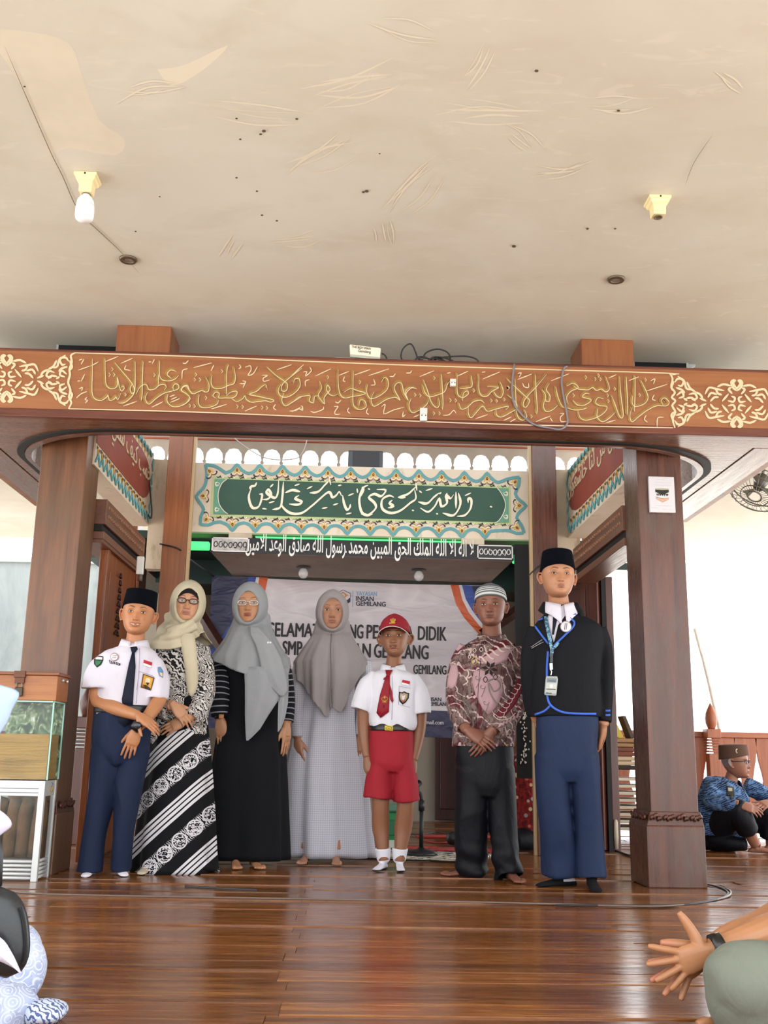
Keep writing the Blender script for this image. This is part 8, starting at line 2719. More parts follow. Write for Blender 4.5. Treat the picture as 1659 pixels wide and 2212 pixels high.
collar(P, 'collar', a6(1062, 1384), .072, .070, float(a6(1062, 1389)[2]), .058, M_BATIK, gap=.014, drop=.048, point=.05, yaw=-.10)
M_BPINK = fabric('batik_pink', '#b08f95', .85, .08)
M_BMAR = fabric('batik_maroon', '#5f1f2c', .85, .1)
M_BCREAM = fabric('batik_cream', '#cdbab0', .85)
M_BDARK = fabric('batik_dark', '#2c2022', .85)
M_BGREY = fabric('batik_grey', '#7f7470', .85)
M_BYEL = fabric('batik_yellow', '#bfa14a', .85)
S5 = 5.532
def b6(pts):
 return [(940 + x / S5, 1240 + y / S5) for x, y in pts]
d_ = MB()
pj.poly(d_, b6([(460,1170),(540,1140),(640,1180),(740,1200),(800,1260),(810,1400),(770,1520),(680,1650),(630,1680),(560,1600),(480,1440),(440,1280)]), .003, .001, 0)
pj.poly(d_, b6([(150,1250),(190,1080),(260,1080),(280,1180),(250,1330),(200,1370),(140,1350)]), .003, .001, 0)
pj.poly(d_, b6([(500,1010),(580,960),(740,900),(870,860),(980,800),(990,840),(880,960),(860,1030),(720,1090),(600,1080)]), .003, .001, 0)
pj.poly(d_, b6([(250,840),(330,790),(350,850),(270,920),(230,900)]), .003, .001, 0)
pj.poly(d_, b6([(700,1700),(900,1480),(990,1250),(1040,1250),(1030,1420),(960,1560),(850,1680),(720,1720)]), .003, .001, 1)
pj.poly(d_, b6([(560,1000),(700,860),(840,760),(960,720),(1010,780),(900,840),(760,880),(640,960)]), .004, .001, 1)
for i in range(7):
 x0, y0 = 520 + i * 62, 990 - i * 42
 pj.line(d_, b6([(x0, y0), (x0 + 40, y0 + 10), (x0 + 80, y0 + 55), (x0 + 125, y0 + 70)]), 4.0, .006, 2)
for i in range(8):
 t = i / 7
 x0, y0 = 720 + 270 * t, 1670 - 360 * t
 pj.line(d_, b6([(x0 - 10, y0), (x0 + 40, y0 + 38 - 20 * t), (x0 + 95 - 40 * t, y0 + 30 - 40 * t), (x0 + 110 - 50 * t, y0 - 20 - 30 * t)]), 1.3, .006, 2)
for c0, r0, s_ in (((500, 1230), 45, 1), ((560, 1340), 42, 1), ((600, 1530), 45, 1)):
 pj.line(d_, b6([(c0[0] + r0 * (1 - t) * math.cos(5.5 * t), c0[1] + r0 * (1 - t) * math.sin(5.5 * t)) for t in np.linspace(0, .85, 8)]), 1.3, .006, 4)
 pj.line(d_, b6([(c0[0] + r0, c0[1]), (c0[0] + r0 - 20, c0[1] + 60), (c0[0] - 10, c0[1] + 130)]), 1.2, .006, 4)
pj.line(d_, b6([(620, 1290), (650, 1270), (720, 1250), (770, 1300), (770, 1360), (700, 1400), (640, 1300), (650, 1400), (700, 1500), (750, 1570)]), 3.2, .006, 4)
for an in (0.2, 1.2, 2.2, 3.3, 4.4, 5.4):
 pj.poly(d_, b6([(650 + 10 * math.cos(an), 1130 + 10 * math.sin(an)), (650 + 60 * math.cos(an - .35), 1130 + 60 * math.sin(an - .35)), (650 + 100 * math.cos(an), 1130 + 100 * math.sin(an)), (650 + 60 * math.cos(an + .35), 1130 + 60 * math.sin(an + .35))]), .007, .001, 3, 2)
 pj.poly(d_, b6([(385 + 8 * math.cos(an), 835 + 8 * math.sin(an)), (385 + 30 * math.cos(an - .35), 835 + 30 * math.sin(an - .35)), (385 + 58 * math.cos(an), 835 + 58 * math.sin(an)), (385 + 30 * math.cos(an + .35), 835 + 30 * math.sin(an + .35))]), .007, .001, 3, 2)
for cx_, cy_, r_, m_ in ((470, 1035, 34, 5), (470, 910, 20, 2), (550, 900, 20, 2), (890, 1890, 26, 2), (590, 820, 18, 3), (720, 1230, 26, 3), (600, 1260, 26, 3), (410, 990, 16, 2)):
 pj.line(d_, b6([(cx_, cy_ - r_ * 1.4), (cx_ + r_, cy_), (cx_, cy_ + r_ * 1.4), (cx_ - r_, cy_), (cx_, cy_ - r_ * 1.4)]), 1.6, .006, m_, 2)
pj.line(d_, b6([(390, 1150), (400, 1200), (375, 1250), (390, 1290), (335, 1330)]), 3.0, .006, 2)
pj.line(d_, b6([(690, 1680), (760, 1740), (880, 1730), (960, 1660)]), 1.6, .006, 2)
for i in range(6):
 pj.poly(d_, b6([(750 + i * 42, 1830 - i * 22), (775 + i * 42, 1780 - i * 24), (795 + i * 42, 1790 - i * 22), (775 + i * 42, 1830 - i * 22)]), .004, .001, 0, 2)
 pj.line(d_, b6([(330 + i * 14, 1480 + i * 8), (350 + i * 14, 1580), (400 + i * 12, 1700)]), 1.0, .005, 4)
pj.line(d_, b6([(690, 1960), (700, 1880), (780, 1820), (880, 1830), (960, 1900)]), 1.4, .005, 4)
pj.line(d_, b6([(820, 2080), (840, 2040), (855, 2085), (870, 2040), (885, 2085)]), 1.8, .005, 5, 1)
pj.line(d_, b6([(560, 760), (545, 1000), (520, 1300), (500, 1650), (480, 2000)]), 1.0, .004, 3)
dd = P.part('batik_print', d_, [M_BPINK, M_BMAR, M_BCREAM, M_BDARK, M_BGREY, M_BYEL])
dd['kind'] = 'stuff'
am = MB()
arm(am, [a6(995, 1556, -.11), a6(1008, 1576, -.175)], [.036, .029])
hand(am, a6(1009, 1577, -.18), a6(1044, 1600, -.19) - a6(1009, 1577, -.18), (.2, -.85, .4), (.6, -.3, .7), .18, (.12, .15, .2, .24), .03, (.75, .5, -.2))
P.mesh(am, .0029, 5)
am = MB()
arm(am, [a6(1078, 1565, -.11), a6(1062, 1580, -.15)], [.036, .029])
hand(am, a6(1060, 1580, -.152), a6(1037, 1616, -.15) - a6(1060, 1580, -.152), (.3, -.9, .1), (-.6, 0, .4), .175, (.2, .24, .28, .3), .04, (.8, .4, -.3))
P.mesh(am, .0029, 5)
tr = MB()
trunk(tr, secs(Y6, [(1050, 1720, 34, .09), (1050, 1690, 54, .115), (1048, 1640, 61, .12), (1047, 1600, 60, .112), (1047, 1580, 56, .10)]))
cuptube(tr, [a6(1020, 1660), a6(1018, 1750, .02), a6(1020, 1820, .04), a6(1020, 1862, .06), a6(1026, 1888, .06)], [.11, .095, .09, .088, .09], [.088, .086, .083, .080, .084], cup=.05)
cuptube(tr, [a6(1078, 1660), a6(1085, 1750), a6(1092, 1830, -.02), a6(1098, 1872, -.06), a6(1102, 1895, -.08)], [.11, .095, .085, .085, .085], [.086, .081, .073, .072, .075], cup=.05)
P.cloth('trousers', tr, .0072, M_BLACKT, 3, .007, 11, 25, foldfn=lambda V: .008 * np.sin(V[:, 2] * 60 + V[:, 0] * 18) * np.clip((.22 - V[:, 2]) / .2, 0, 1))
for sgn, (x, Yf), d, L_ in ((-1, (1024, 5.79), (-1, -.35), .24), (1, (1104, 5.62), (.12, -1), .235)):
 m = MB()
 FOOT_SIDE[0] = sgn
 A = at(x, 1880, Yf)
 foot(m, (A[0], Yf, .08), d, L_)
 m.tube([(A[0], Yf, .07), (A[0], Yf + .005, .12)], [.034, .028], 14, 0, 1)
 P.mesh(m, .0035, 2)
P.raw(MB().tube([a6(1062, 1385), a6(1050, 1560)], [.07, .09], 12, 0, 1).tube([a6(1020, 1660), a6(1018, 1750, .02), a6(1020, 1820, .04), a6(1024, 1860, .06)], [.04, .04, .035, .03], 10, 0, 1).tube([a6(1078, 1660), a6(1085, 1750), a6(1092, 1820, -.01)], [.035, .03, .02], 10, 0, 1))
P.finish()
# ------------------------------------------------------------------ tall boy in blazer
Y7 = 5.32
a7 = lambda x, y, d=0.0: at(x, y, Y7 + d)
P = Person('tall boy in black blazer with blue piping, lanyard, navy trousers and black cap', (float(a7(1230, 1925)[0]), Y7, 0), skin('skin_boy_light', '#b07c5c'))
P.head(a7(1205, 1246, -.03), .232, Face(lips=1.1, smile=-.35, nosew=1.2, nose=.85, jaw=1.02, cheek=1.15, w=1.10, eye=.9), rotm(-.02, .10, .02), a7(1208, 1318, .02), .052, hair=hair_short, ear_out=1.15, lipcol='#85504a', brow=.95, lid=.35)
peci(P, .19, -.02, .40, .375, .45, taper=.86)
sh = MB()
trunk(sh, secs(Y7, [(1224, 1549, 73, .118), (1224, 1520, 74, .125), (1223, 1470, 73, .125), (1223, 1420, 74, .125), (1225, 1380, 76, .122), (1226, 1356, 73, .112), (1222, 1340, 58, .095), (1214, 1327, 37, .078), (1210, 1316, 27, .07), (1209, 1309, 22, .065)]), cup=.05)
cuptube(sh, [a7(1160, 1358), a7(1148, 1400, .01), a7(1143, 1450, .03), a7(1146, 1500, .05), a7(1154, 1545, .06)], [.058, .056, .052, .048, .044], [.055, .052, .046, .042, .040], cup=.03)
cuptube(sh, [a7(1288, 1360), a7(1302, 1400, .01), a7(1308, 1450, .03), a7(1307, 1510, .02), a7(1305, 1560, .0)], [.058, .058, .054, .050, .048], [.055, .052, .046, .042, .038], cup=.03)
P.cloth('blazer', sh, .0065, M_BLAZER, 3, .0045, 13, 31)
pj = Proj(*P.cl)
S6 = 5.026
def b7(pts):
 return [(1110 + x / S6, 1160 + y / S6) for x, y in pts]
d_ = MB()
pj.poly(d_, b7([(335, 760), (460, 790), (600, 690), (590, 850), (430, 1150), (345, 900)]), .003, .002, 0)
P.part('white_shirt_front', d_, M_SHIRT)
d_ = MB()
pj.poly(d_, b7([(415, 815), (470, 815), (480, 850), (435, 1060), (415, 1060), (425, 860)]), .007, .004, 0)
P.part('tie', d_, M_NAVYTIE)
d_ = MB()
pj.poly(d_, b7([(318, 810), (205, 832), (310, 885), (205, 935), (380, 1165), (440, 1170), (350, 900)]), .009, .004, 0)
pj.poly(d_, b7([(600, 780), (705, 775), (720, 795), (600, 875), (655, 920), (600, 1040), (430, 1190), (480, 960), (560, 850)]), .009, .004, 0)
P.part('lapel', d_, M_BLAZER)
d_ = MB()
pj.line(d_, b7([(205, 830), (255, 865), (315, 885)]), 3.6, .014, 0, 4, .003)
pj.line(d_, b7([(315, 885), (205, 935)]), 3.6, .014, 0, 4, .003)
pj.line(d_, b7([(205, 935), (290, 1050), (375, 1160)]), 4.2, .014, 0, 4, .003)
pj.line(d_, b7([(690, 740), (722, 785), (690, 825), (600, 875)]), 3.6, .014, 0, 4, .003)
pj.line(d_, b7([(600, 875), (655, 920), (640, 980), (560, 1060), (430, 1185)]), 4.2, .014, 0, 4, .003)
pj.line(d_, b7([(370, 1240), (360, 1400), (358, 1560), (362, 1720), (400, 1825), (520, 1898), (700, 1918), (895, 1920)]), 4.6, .005, 0, 5, .003)
pj.line(d_, b7([(395, 1830), (330, 1890), (225, 1930)]), 4.6, .005, 0, 4, .003)
for y in (1885, 1932):
 pj.line(d_, b7([(995, y), (1020, y + 2), (1048, y - 2)]), 4.2, .004, 0, 4, .002)
P.part('blue_piping', d_, M_BLUEP)
collar(P, 'shirt_collar', a7(1209, 1318, -.005), .070, .072, float(a7(1209, 1322)[2]), .060, M_SHIRT, gap=.008, drop=.052, point=.058, yaw=.0)
collar(P, 'blazer_collar', a7(1211, 1326, .02), .088, .078, float(a7(1209, 1318)[2]), .055, M_BLAZER, gap=.062, drop=.045, point=.03, yaw=.0)
d_ = MB()
cc = lambda r: [p for p in [(1222.4 + r * math.cos(t), 1353.6 + r * math.sin(t)) for t in np.linspace(0, 2 * PI, 19)[:-1]]]
pj.poly(d_, cc(12.5), .017, .003, 0)
pj.poly(d_, cc(11.0), .019, .002, 1)
for i in range(2):
 pj.line(d_, [(1221 + i * 4, 1346), (1219.5 + i * 3.5, 1360)], 1.1, .0215, 2)
P.part('round_badge', d_, [plain('badge_grey', '#8f8a95', .5), plain('badge_white', '#d9d6d8', .7), plain('badge_ink', '#4a4a66', .6)])
d_ = MB()
pj.line(d_, b7([(185, 1205), (320, 1120)]), 5.0, .006, 0)
pj.line(d_, b7([(190, 1210), (328, 1135)]), 1.0, .009, 1)
pj.line(d_, b7([(182, 1198), (310, 1112)]), .9, .009, 1)
P.part('name_bar', d_, [M_INK, M_SILVER])
k = NT('lanyard_print')
v = k.coord()
k.put('Base Color', k.ramp(k.noise(v, 60, 2, .5, .8), [(.42, lin('#2f556f')), (.5, lin('#7fb0c6')), (.6, lin('#4b7f9a'))], 'CONSTANT'))
k.put('Roughness', .5)
M_LAN = k.m
d_ = MB()
pj.line(d_, b7([(340, 825), (360, 960), (385, 1080), (405, 1180)]), 7.5, .020, 0, 4, .002)
pj.line(d_, b7([(485, 1145), (450, 1190), (415, 1215)]), 6.0, .020, 0, 4, .002)
pj.line(d_, b7([(400, 1170), (415, 1230), (405, 1300)]), 7.0, .022, 0, 4, .002)
ln_ = P.part('lanyard', d_, M_LAN)
d_ = MB()
pj.line(d_, b7([(405, 1260), (410, 1310), (408, 1370)]), 6.0, .024, 0, 3, .004)
pj.line(d_, b7([(404, 1370), (408, 1440)]), 6.5, .024, 1, 3, .005)
pj.line(d_, b7([(395, 1440), (410, 1460), (402, 1500)]), 2.0, .024, 1, 3, .005)
d_.build('lanyard_clip', [M_WATCH, M_SILVER], ln_, smooth=False)
off = WLOC[P.root.name]
d_ = MB()
pj.poly(d_, b7([(352, 1510), (470, 1512), (478, 1540), (462, 1715), (450, 1725), (338, 1715), (330, 1700), (345, 1540)]), .020, .004, 0)
c1 = P.part('id_card', d_, plain('card_holder_grey', '#a8b0ae', .25))
d_ = MB()
pj.poly(d_, b7([(360, 1530), (465, 1535), (462, 1580), (356, 1575)]), .0225, .001, 0)
pj.poly(d_, b7([(352, 1592), (462, 1598), (456, 1672), (346, 1668)]), .0225, .001, 1)
pj.poly(d_, b7([(390, 1598), (425, 1600), (424, 1640), (388, 1638)]), .024, .001, 2)
pj.line(d_, b7([(350, 1692), (410, 1697)]), 1.6, .0235, 3)
pj.line(d_, b7([(378, 1560), (450, 1563)]), .9, .0245, 3)
pj.line(d_, b7([(352, 1650), (455, 1655)]), 1.6, .0245, 3)
d_.build('card_print', [plain('card_steel', '#66707a', .3), plain('card_pale', '#b5bbae', .3), plain('badge_white', '#d9d6d8', .7), M_INK], c1)
tr = MB()
trunk(tr, secs(Y7, [(1222, 1690, 40, .09), (1222, 1660, 60, .118), (1222, 1600, 64, .122), (1222, 1550, 66, .115), (1222, 1530, 60, .10)]))
cuptube(tr, [a7(1192, 1630), a7(1194, 1720, .0), a7(1202, 1790, .02), a7(1207, 1840, .05), a7(1209, 1889, .06)], [.115, .10, .092, .092, .095], [.090, .084, .080, .084, .088], cup=.05)
cuptube(tr, [a7(1252, 1630), a7(1266, 1730), a7(1274, 1810, .0), a7(1279, 1896, -.01)], [.115, .098, .088, .09], [.088, .076, .072, .074], cup=.05)
P.cloth('trousers', tr, .0070, M_NAVYT2, 3, .012, 12, 35, stretch=(1, 1, .3))
am = MB()
arm(am, [a7(1306, 1545, .01), a7(1303, 1566, .0)], [.034, .028])
hand(am, a7(1303, 1566, .0), a7(1296, 1604, .06) - a7(1303, 1566, .0), (.8, .1, .2), (-.1, -1, 0), .175, (.3, .3, .35, .35), .03, (.8, .4, -.3))
P.mesh(am, .003, 5)
am = MB()
arm(am, [a7(1154, 1530, .06), a7(1160, 1556, .09)], [.034, .028])
hand(am, a7(1160, 1556, .09), a7(1176, 1590, .13) - a7(1160, 1556, .09), (-.8, .2, .1), (.1, -1, 0), .175, (.3, .3, .35, .35), .03, (.8, .4, -.3))
P.mesh(am, .003, 5)
M_SOCKB = fabric('black_sock', '#0f1014', .9)
for sgn, (x, Yf), d in ((-1, (1222, 5.38), (-1, -.38)), (1, (1278, 5.30), (-.08, -1))):
 m = MB()
 FOOT_SIDE[0] = sgn
 A = at(x, 1900, Yf)
 foot(m, (A[0], Yf, .08), d, .26, toes=False)
 m.tube([(A[0], Yf, .06), (A[0], Yf, .18)], [.040, .038], 14, 0, 1)
 s_o = P.cloth('sock', m, .0045, M_SOCKB, 3)
 if sgn < 0:
  V, F = P.cl
  N = normals(V, F)
  mm = MB()
  keep = [f for f in F if np.mean(V[list(f), 0]) > A[0] - .02 and np.mean(V[list(f), 2]) > .03]
  idx = sorted(set(i for f in keep for i in f))
  mp = {i: j for j, i in enumerate(idx)}
  mm.add(V[idx] + N[idx] * .002, [tuple(mp[i] for i in f) for f in keep])
  mm.build('white_heel', M_SOCKW, s_o, smooth=True, recalc=False)
P.raw(MB().tube([a7(1209, 1325), a7(1222, 1520)], [.07, .09], 12, 0, 1).tube([a7(1193, 1640), a7(1202, 1790, .02), a7(1208, 1860, .05)], [.04, .035, .03], 10, 0, 1).tube([a7(1256, 1640), a7(1274, 1810), a7(1278, 1870)], [.04, .035, .03], 10, 0, 1))
P.finish()
# ------------------------------------------------------------------ old man sitting by the railing
Y8 = 7.6
a8 = lambda x, y, d=0.0: at(x, y, Y8 + d)
P = Person('old man sitting on the floor in blue batik shirt, brown cap and glasses, looking right', (float(a8(1570, 1820)[0]), Y8, 0), skin('skin_old_man', '#93614c'))
P.head(a8(1588, 1645), .235, Face(age=1.2, nose=1.1, cheek=.9, w=1.0, lips=.8), rotm(1.0, .02, -.05), a8(1578, 1690, .02), .045, hair=lambda x, y, z, c, put: put(.8 * ((y > .05) & (z > -.15)), '#8a8684', c), lipcol='#6f453c', brow=.5, lid=.3)
k = NT('brown_cap_weave')
k.put('Base Color', k.ramp(k.wave(k.coord(rot=(0, .8, 0)), 60, 2, 2, 2, 'DIAGONAL'), [(.4, lin('#3e2a22')), (.6, lin('#6b4c3c'))]))
k.put('Roughness', .9)
peci(P, .19, .06, .32, .36, .45, mat=k.m, taper=.95)
em = MB()
em.tube([P.T((-.33 + .05 * math.cos(t), -.16 - .03 * math.cos(t), .33 + .06 * math.sin(t))) for t in np.linspace(0, 2 * PI, 11)], .004, 5, 0, 1)
P.part('cap_pin', em, plain('pin_pale', '#cdbfae', .5))
P.glasses(plain('dark_frame', '#1c1614', .3), M_LENS, .0028, .095, .06, -.01)
sh = MB()
sweep_ = sh.tube([a8(1553, 1805), a8(1553, 1770), a8(1561, 1730), a8(1572, 1702), a8(1578, 1688)], [.15, .15, .145, .13, .05], 24, 0, 4, rx=[.17, .165, .18, .17, .06], up=(0, 1, 0))
cuptube(sh, [a8(1545, 1698, -.06), a8(1536, 1714, -.12), a8(1535, 1730, -.17), a8(1560, 1735, -.26), a8(1590, 1737, -.31)], [.055, .056, .054, .048, .042], cup=.02)
cuptube(sh, [a8(1608, 1697, .08), a8(1640, 1710, .06), a8(1668, 1730, .0), a8(1680, 1738, -.1)], [.07, .066, .06, .05], cup=.02)
P.cloth('batik_shirt', sh, .007, M_BLUEB, 3, .006, 18, 41)
collar(P, 'collar', a8(1577, 1692), .07, .07, float(a8(1577, 1696)[2]), .05, M_BLUEB, gap=.03, drop=.04, point=.05, yaw=.7)
pj = Proj(*P.cl)
d_ = MB()
pj.poly(d_, [(1569, 1697), (1585, 1700), (1587, 1720), (1580, 1728), (1570, 1718)], .006, .002, 0)
pj.poly(d_, [(1572, 1701), (1582, 1702), (1582, 1709), (1573, 1709)], .008, .002, 1)
P.part('shirt_print', d_, [plain('print_brown', '#2e2a26', .8), plain('print_pale', '#a99f8c', .8)])
tr = MB()
tr.tube([a8(1556, 1812, .1), a8(1550, 1800, 0), a8(1545, 1795, -.05)], [.13, .15, .12], 18, 0, 3)
tr.tube([a8(1552, 1800, .0), a8(1570, 1768, -.16), a8(1592, 1748, -.27), a8(1604, 1752, -.30)], [.115, .095, .078, .07], 16, 0, 4)
cuptube(tr, [a8(1600, 1750, -.29), a8(1606, 1770, -.29), a8(1616, 1795, -.25)], [.074, .076, .074], cup=.04)
tr.tube([a8(1560, 1800, .15), a8(1620, 1775, .05), a8(1652, 1752, -.05), a8(1662, 1760, -.06)], [.11, .095, .08, .07], 16, 0, 4)
cuptube(tr, [a8(1660, 1758, -.05), a8(1664, 1785, -.04), a8(1664, 1812, -.03)], [.076, .074, .074], cup=.04)
tr.tube([a8(1545, 1815, -.04), a8(1580, 1822, -.16), a8(1612, 1824, -.22)], [.07, .055, .04], 12, 0, 3)
P.cloth('trousers', tr, .0085, M_BLACKT, 3, .006, 12, 43)
lg = MB()
lg.tube([a8(1612, 1785, -.26), a8(1622, 1805, -.24), a8(1632, 1826, -.22)], [.045, .042, .034], 12, 0, 3)
FOOT_SIDE[0] = -1
A = a8(1633, 1828, -.20)
foot(lg, (A[0], A[1], .08), (1, -.35), .235)
lg.tube([a8(1632, 1826, -.22), (A[0], A[1], .07)], [.035, .036], 12, 0, 1)
P.mesh(lg, .004, 2)
lg = MB()
lg.tube([a8(1664, 1795, -.03), a8(1665, 1825, -.02)], [.04, .034], 12, 0, 3)
A = a8(1665, 1830, -.02)
foot(lg, (A[0], A[1], .08), (1, -.3), .235)
P.mesh(lg, .004, 2)
for wx, tip, n_, s_, e_ in (((1597, 1738, -.32), (1642, 1752, -.36), (0, -.7, .6), (.3, 0, 1), (1580, 1737, -.29)), ((1662, 1734, -.14), (1610, 1752, -.33), (0, -.6, .7), (-.3, -.5, .4), (1680, 1737, -.1))):
 am = MB()
 arm(am, [a8(*e_), a8(*wx)], [.036, .030])
 hand(am, a8(*wx), a8(*tip) - a8(*wx), n_, s_, .18, (.25, .3, .35, .4), .05, (.75, .5, -.2))
 P.mesh(am, .0035, 2)
P.finish()
# ------------------------------------------------------------------ man in red batik sitting behind
Y9 = 7.55
a9 = lambda x, y, d=0.0: at(x + 12, y - 14 if y < 1800 else y, Y9 + d)
P = Person('person in red flowered batik shirt sitting on the floor behind the man in brown batik', (float(a9(1125, 1822)[0]), Y9, 0), skin('skin_back_man', '#7d5040'))
P.head(a9(1094, 1592), .23, Face(), rotm(-1.1, -.1, 0), a9(1112, 1640, .02), .05, hair=hair_short)
sh = MB()
sh.tube([a9(1128, 1806), a9(1126, 1770), a9(1122, 1720), a9(1116, 1672), a9(1112, 1645)], [.15, .155, .15, .13, .05], 24, 0, 4, rx=[.14, .135, .13, .115, .05], up=(0, 1, 0))
cuptube(sh, [a9(1132, 1660, -.03), a9(1148, 1690, -.06), a9(1153, 1730, -.06), a9(1152, 1775, -.06), a9(1160, 1806, -.06)], [.075, .075, .07, .06, .03], cup=.01)
P.cloth('batik_shirt', sh, .008, M_REDB, 3, .006, 16, 51)
tr = MB()
tr.tube([a9(1135, 1812, .05), a9(1125, 1815, -.08), a9(1095, 1818, -.2)], [.11, .10, .07], 14, 0, 3)
P.cloth('trousers', tr, .009, M_BLACKT, 3, .005, 14, 52)
P.finish()
# ------------------------------------------------------------------ man at the right edge, clapping
YA = 2.74
aA = lambda x, y, d=0.0: at(x, y, YA + d)
P = Person('person seated cross-legged at the right edge in olive trousers, hands pressed together, black watch', (1.3, 2.78, 0), skin('skin_clapping_man', '#a8744f'))
for wx, Yd, dz, n_, L_, sp_, el in (((1532, 2056), -.012, -.34, (0, -1, .0), .162, .33, [(1536, 2052, -.005), (1590, 2034, .0), (1650, 2012, .03), (1720, 1990, .08)]), ((1526, 2052), .028, -.60, (0, 1, .0), .166, .33, [(1530, 2050, .03), (1580, 2022, .06), (1640, 2000, .12), (1720, 1955, .2)])):
 am = MB()
 W_ = aA(wx[0], wx[1], Yd)
 hand(am, W_, (-math.cos(dz), .0, math.sin(dz)), n_, (0, 0, 1), L_, (.06, .05, .06, .08), sp_, (.12, .95, -.1) if Yd < 0 else (.75, .75, -.05), .1, fat=1.28)
 arm(am, [aA(*q) for q in el], [.027, .033, .039, .042])
 V, F = P.mesh(am, .0023, 2, lambda V, c: c)
 if Yd > 0:
  c = P.cols[-1]
  t = np.clip((W_[0] - .075 - V[:, 0]) / .08, 0, 1)[:, None]
  P.cols[-1] = c * (1 - t) + np.array(lin('#b9705f')[:3]) * t
wt = MB()
c_ = aA(1552, 2050, -.012)
ax_ = unit(aA(1590, 2034) - aA(1536, 2052))
wt.tube([c_ - ax_ * .013, c_ + ax_ * .013], [.0385, .0385], 26, 0, 1)
w_o = P.part('watch_strap', wt, M_WATCH)
R = []
up_ = unit(np.cross(V3(0, -1, .0), ax_))
nn = unit(np.cross(ax_, up_)) * (1 if np.cross(ax_, up_)[1] < 0 else -1)
cf = c_ + nn * .034 - ax_ * .004 - up_ * .012
for sc_, o_ in ((1, 0), (1.02, .006), (.95, .011), (.8, .012), (.02, .0125)):
 R.append([cf + ax_ * (.021 * sc_ * np.sign(math.cos(t)) * abs(math.cos(t)) ** .6) + up_ * (.027 * sc_ * np.sign(math.sin(t)) * abs(math.sin(t)) ** .6) + nn * o_ for t in np.linspace(0, 2 * PI, 29)[:-1]])
MB().rings(R).build('watch_face', plain('watch_glass', '#0b0c14', .08), w_o, smooth=True)
M_OLIVE = fabric('olive_trouser_cloth', '#71766a', .8, .06)
tr = MB()
tr.tube([aA(1536, 2128, -.16), aA(1556, 2124, -.155), aA(1596, 2122, -.14), aA(1650, 2122, -.08), aA(1760, 2130, .02), aA(1850, 2120, .12)], [.035, .068, .092, .098, .105, .13], 22, 0, 4)
tr.tube([aA(1596, 2100, -.14), aA(1606, 2165, -.12), aA(1640, 2235, -.05), aA(1720, 2262, .05)], [.080, .084, .074, .07], 20, 0, 4)
tr.tube([aA(1592, 2058, .30), aA(1660, 2055, .3), aA(1800, 2080, .25)], [.062, .085, .11], 18, 0, 4)
tr.tube([aA(1592, 2060, .30), aA(1620, 2090, .22), aA(1720, 2140, .1)], [.06, .06, .06], 16, 0, 4)
P.cloth('trousers', tr, .0075, M_OLIVE, 3, .0035, 16, 61)
ft = MB()
FOOT_SIDE[0] = 1
A = onz(1640, 2222)
foot(ft, (A[0] + .02, A[1] + .02, .07), (-1, -.12), .235)
P.mesh(ft, .0035, 2)
sh = MB()
trunk(sh, [(1.42, 2.92, .06, .17, .14, 0), (1.42, 2.92, .25, .18, .14, 0), (1.41, 2.92, .45, .20, .13, 0), (1.40, 2.92, .55, .17, .10, 0), (1.39, 2.92, .60, .07, .06, 0)])
cuptube(sh, [V3(1.34, 2.80, .52), V3(1.32, 2.74, .40), V3(1.28, 2.76, .30)], [.06, .065, .065], cup=.03)
P.cloth('shirt', sh, .010, fabric('grey_shirt_cloth', '#7b8088', .85), 3, .006, 14, 62)
P.head((1.38, 2.90, .78), .225, Face(), rotm(-1.3, 0, 0), (1.39, 2.92, .62), .052, hair=hair_short)
hr = MB().rings([P.T(r) for r in [np.column_stack([.35 * k_ * np.cos(q_), .44 * k_ * np.sin(q_) + .04, np.full(40, z_)]) for q_ in (np.linspace(0, 2 * PI, 41)[:-1],) for z_, k_ in ((.18, 1.0), (.3, .98), (.42, .8), (.5, .5), (.53, .05))]])
P.part('hair', hr, M_HAIR)
P.finish()
# ------------------------------------------------------------------ woman at the left edge
YB_ = 2.85
aB = lambda x, y, d=0.0: at(x, y, YB_ + d)
P = Person('person seated at the left edge in pale blue lace print dress and light blue headscarf', (-1.3, 2.8, 0), skin('skin_edge_woman', '#a8744f'))
dr_ = MB()
dr_.tube([aB(-130, 2120, .1), aB(-40, 2090, .06), aB(30, 2066, .0), aB(62, 2066, -.02)], [.12, .105, .085, .05], 20, 0, 4)
dr_.tube([aB(50, 2060, .0), aB(55, 2100, -.04), aB(30, 2150, -.08)], [.052, .052, .05], 16, 0, 4)
dr_.tube([aB(-130, 2210, -.16), aB(-30, 2195, -.18), aB(25, 2200, -.18), aB(50, 2215, -.2)], [.12, .085, .075, .06], 20, 0, 4)
trunk(dr_, [(-1.36, 2.86, .01, .26, .24, 0), (-1.36, 2.88, .15, .22, .2, 0), (-1.34, 2.92, .4, .18, .14, 0), (-1.33, 2.92, .55, .15, .1, 0), (-1.33, 2.92, .62, .06, .05, 0)])
P.cloth('lace_dress', dr_, .008, M_LACE, 3, .005, 14, 71)
hm = MB()
hm.tube([aB(60, 2190, -.18), aB(95, 2185, -.18), aB(128, 2187, -.18), aB(140, 2192, -.18)], [.03, .028, .022, .008], 16, 0, 4, rx=[.03, .06, .055, .03])
k = NT('indigo_scroll_hem')
v = k.coord(scale=(1, 1, 1))
k.put('Base Color', k.mix(k.ramp(k.wave(v, 34, 8, 2, 1.5, 'DIAGONAL'), [(.66, 0.0), (.74, 1.0)]), lin('#c6cfe0'), lin('#4a5a8a')))
k.put('Roughness', .85)
P.cloth('skirt_hem', hm, .004, k.m, 2, .001)
h = MB()
P.head((-1.33, 2.86, .80), .225, Face(), rotm(.9, 0, 0), (-1.33, 2.9, .62), .05, ears=False)
hood(h, P, .265, .29, -.5, 1.0, .1)
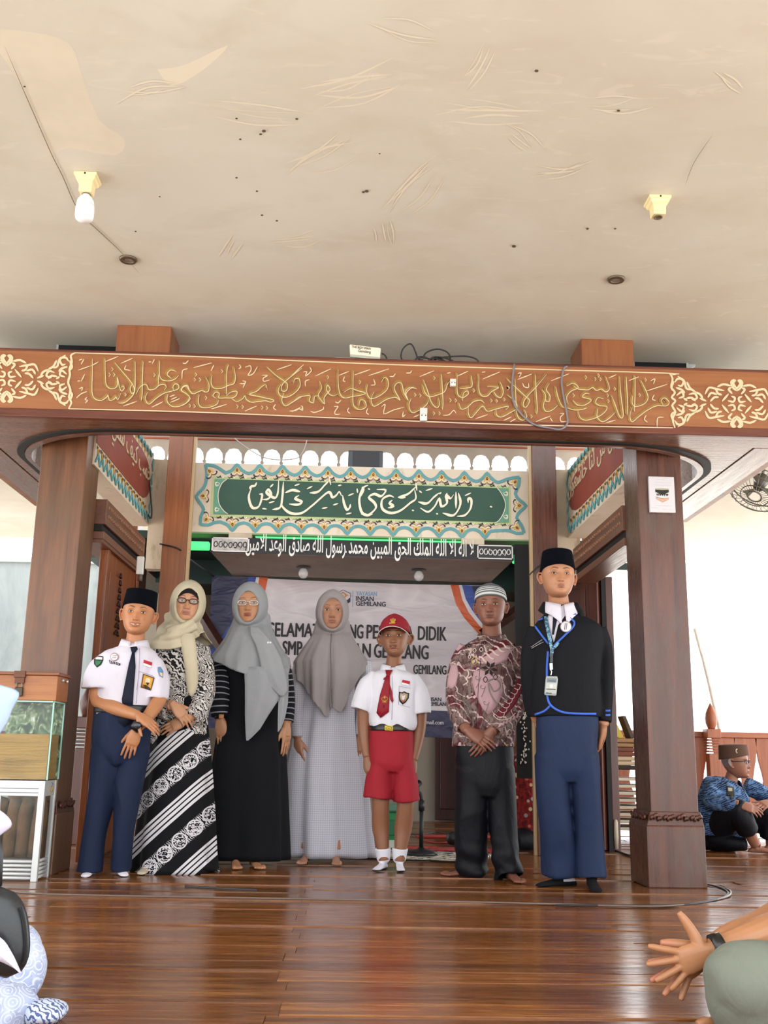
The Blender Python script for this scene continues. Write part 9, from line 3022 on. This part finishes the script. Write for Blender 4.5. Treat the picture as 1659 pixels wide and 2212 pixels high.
M_HIJ4 = fabric('light_blue_headscarf', '#a9bddb', .8, .04)
M_HIJ5 = fabric('lavender_cloth', '#cfc9dc', .8, .04)
drape(h, -1.36, 2.88, [(.3, .26, .2, 0), (.5, .24, .18, 0), (.6, .16, .14, 0), (.68, .10, .1, 0)], .68, [(-1.7, .45), (-1.3, .34), (-1.0, .5)], .42, fold=lambda a, s_, z: .01 * s_ * np.sin(8 * a))
P.cloth('headscarf', h, .0075, M_HIJ4, 3)
def wedge(nm, pts, Y_, mat, bulge=.012):
 """loose corner of cloth: a pillow-shaped flap"""
 c_ = np.mean(pts, axis=0)
 Pn = cr(list(pts) + [pts[0]], 4)[:-1]
 m = MB()
 m.rings([[at(*(c_ + (p - c_) * f), Y_ + o_) for p in Pn] for f, o_ in ((.02, -bulge), (.5, -bulge * .8), (.9, -bulge * .3), (1, 0), (.9, bulge * .3), (.02, bulge * .6))])
 return P.part(nm, m, mat)
wedge('scarf_corner', [(-60, 1468), (0, 1479), (41, 1496), (28, 1530), (5, 1578), (-60, 1640)], 2.78, M_HIJ4)
wedge('scarf_corner', [(-60, 1725), (0, 1750), (26, 1780), (0, 1805), (-60, 1850)], 2.76, M_HIJ5)
wedge('scarf_corner', [(-60, 2000), (0, 2024), (26, 2058), (42, 2092), (47, 2106), (30, 2092), (-10, 2074), (-60, 2070)], 2.39, M_HIJ5)
P.finish()
t = thing('shoulder_bag', 'shiny dark grey leather bag at the left edge on the pale lace dress', 'bag', tuple(at(-5, 2030, 2.46)))
bg_ = MB()
C0 = at(-8, 2012, 2.46)
R = []
for q, (w_, d_) in zip(np.linspace(-1, 1, 15), [(.02, .01)] * 15):
 s_ = math.sqrt(max(0, 1 - abs(q) ** 2.6))
 z = C0[2] - q * .096
 cx_ = C0[0] + .018 * q + .012
 R.append([(cx_ + (.057 * s_ + .004) * math.cos(a_), C0[1] + (.036 * s_ + .003) * math.sin(a_), z) for a_ in np.linspace(0, 2 * PI, 25)[:-1]])
bg_.rings(R)
o_ = bg_.build('pouch', plain('dark_leather', '#232629', .38, bump=.25, scale=18), t, smooth=True)
MB().tube([(r_[0][0] - .002, C0[1] - .02, r_[0][2]) for r_ in R[3:13]], .003, 6, 0, 2).build('seam_cord', M_BLACK, t, smooth=True)
MB().tube([R[0][6], (C0[0] - .02, C0[1], C0[2] + .2), (C0[0] - .15, C0[1] + .1, C0[2] + .28)], .008, 8, 0, 3).build('strap', plain('dark_leather', '#232629', .38), t, smooth=True)
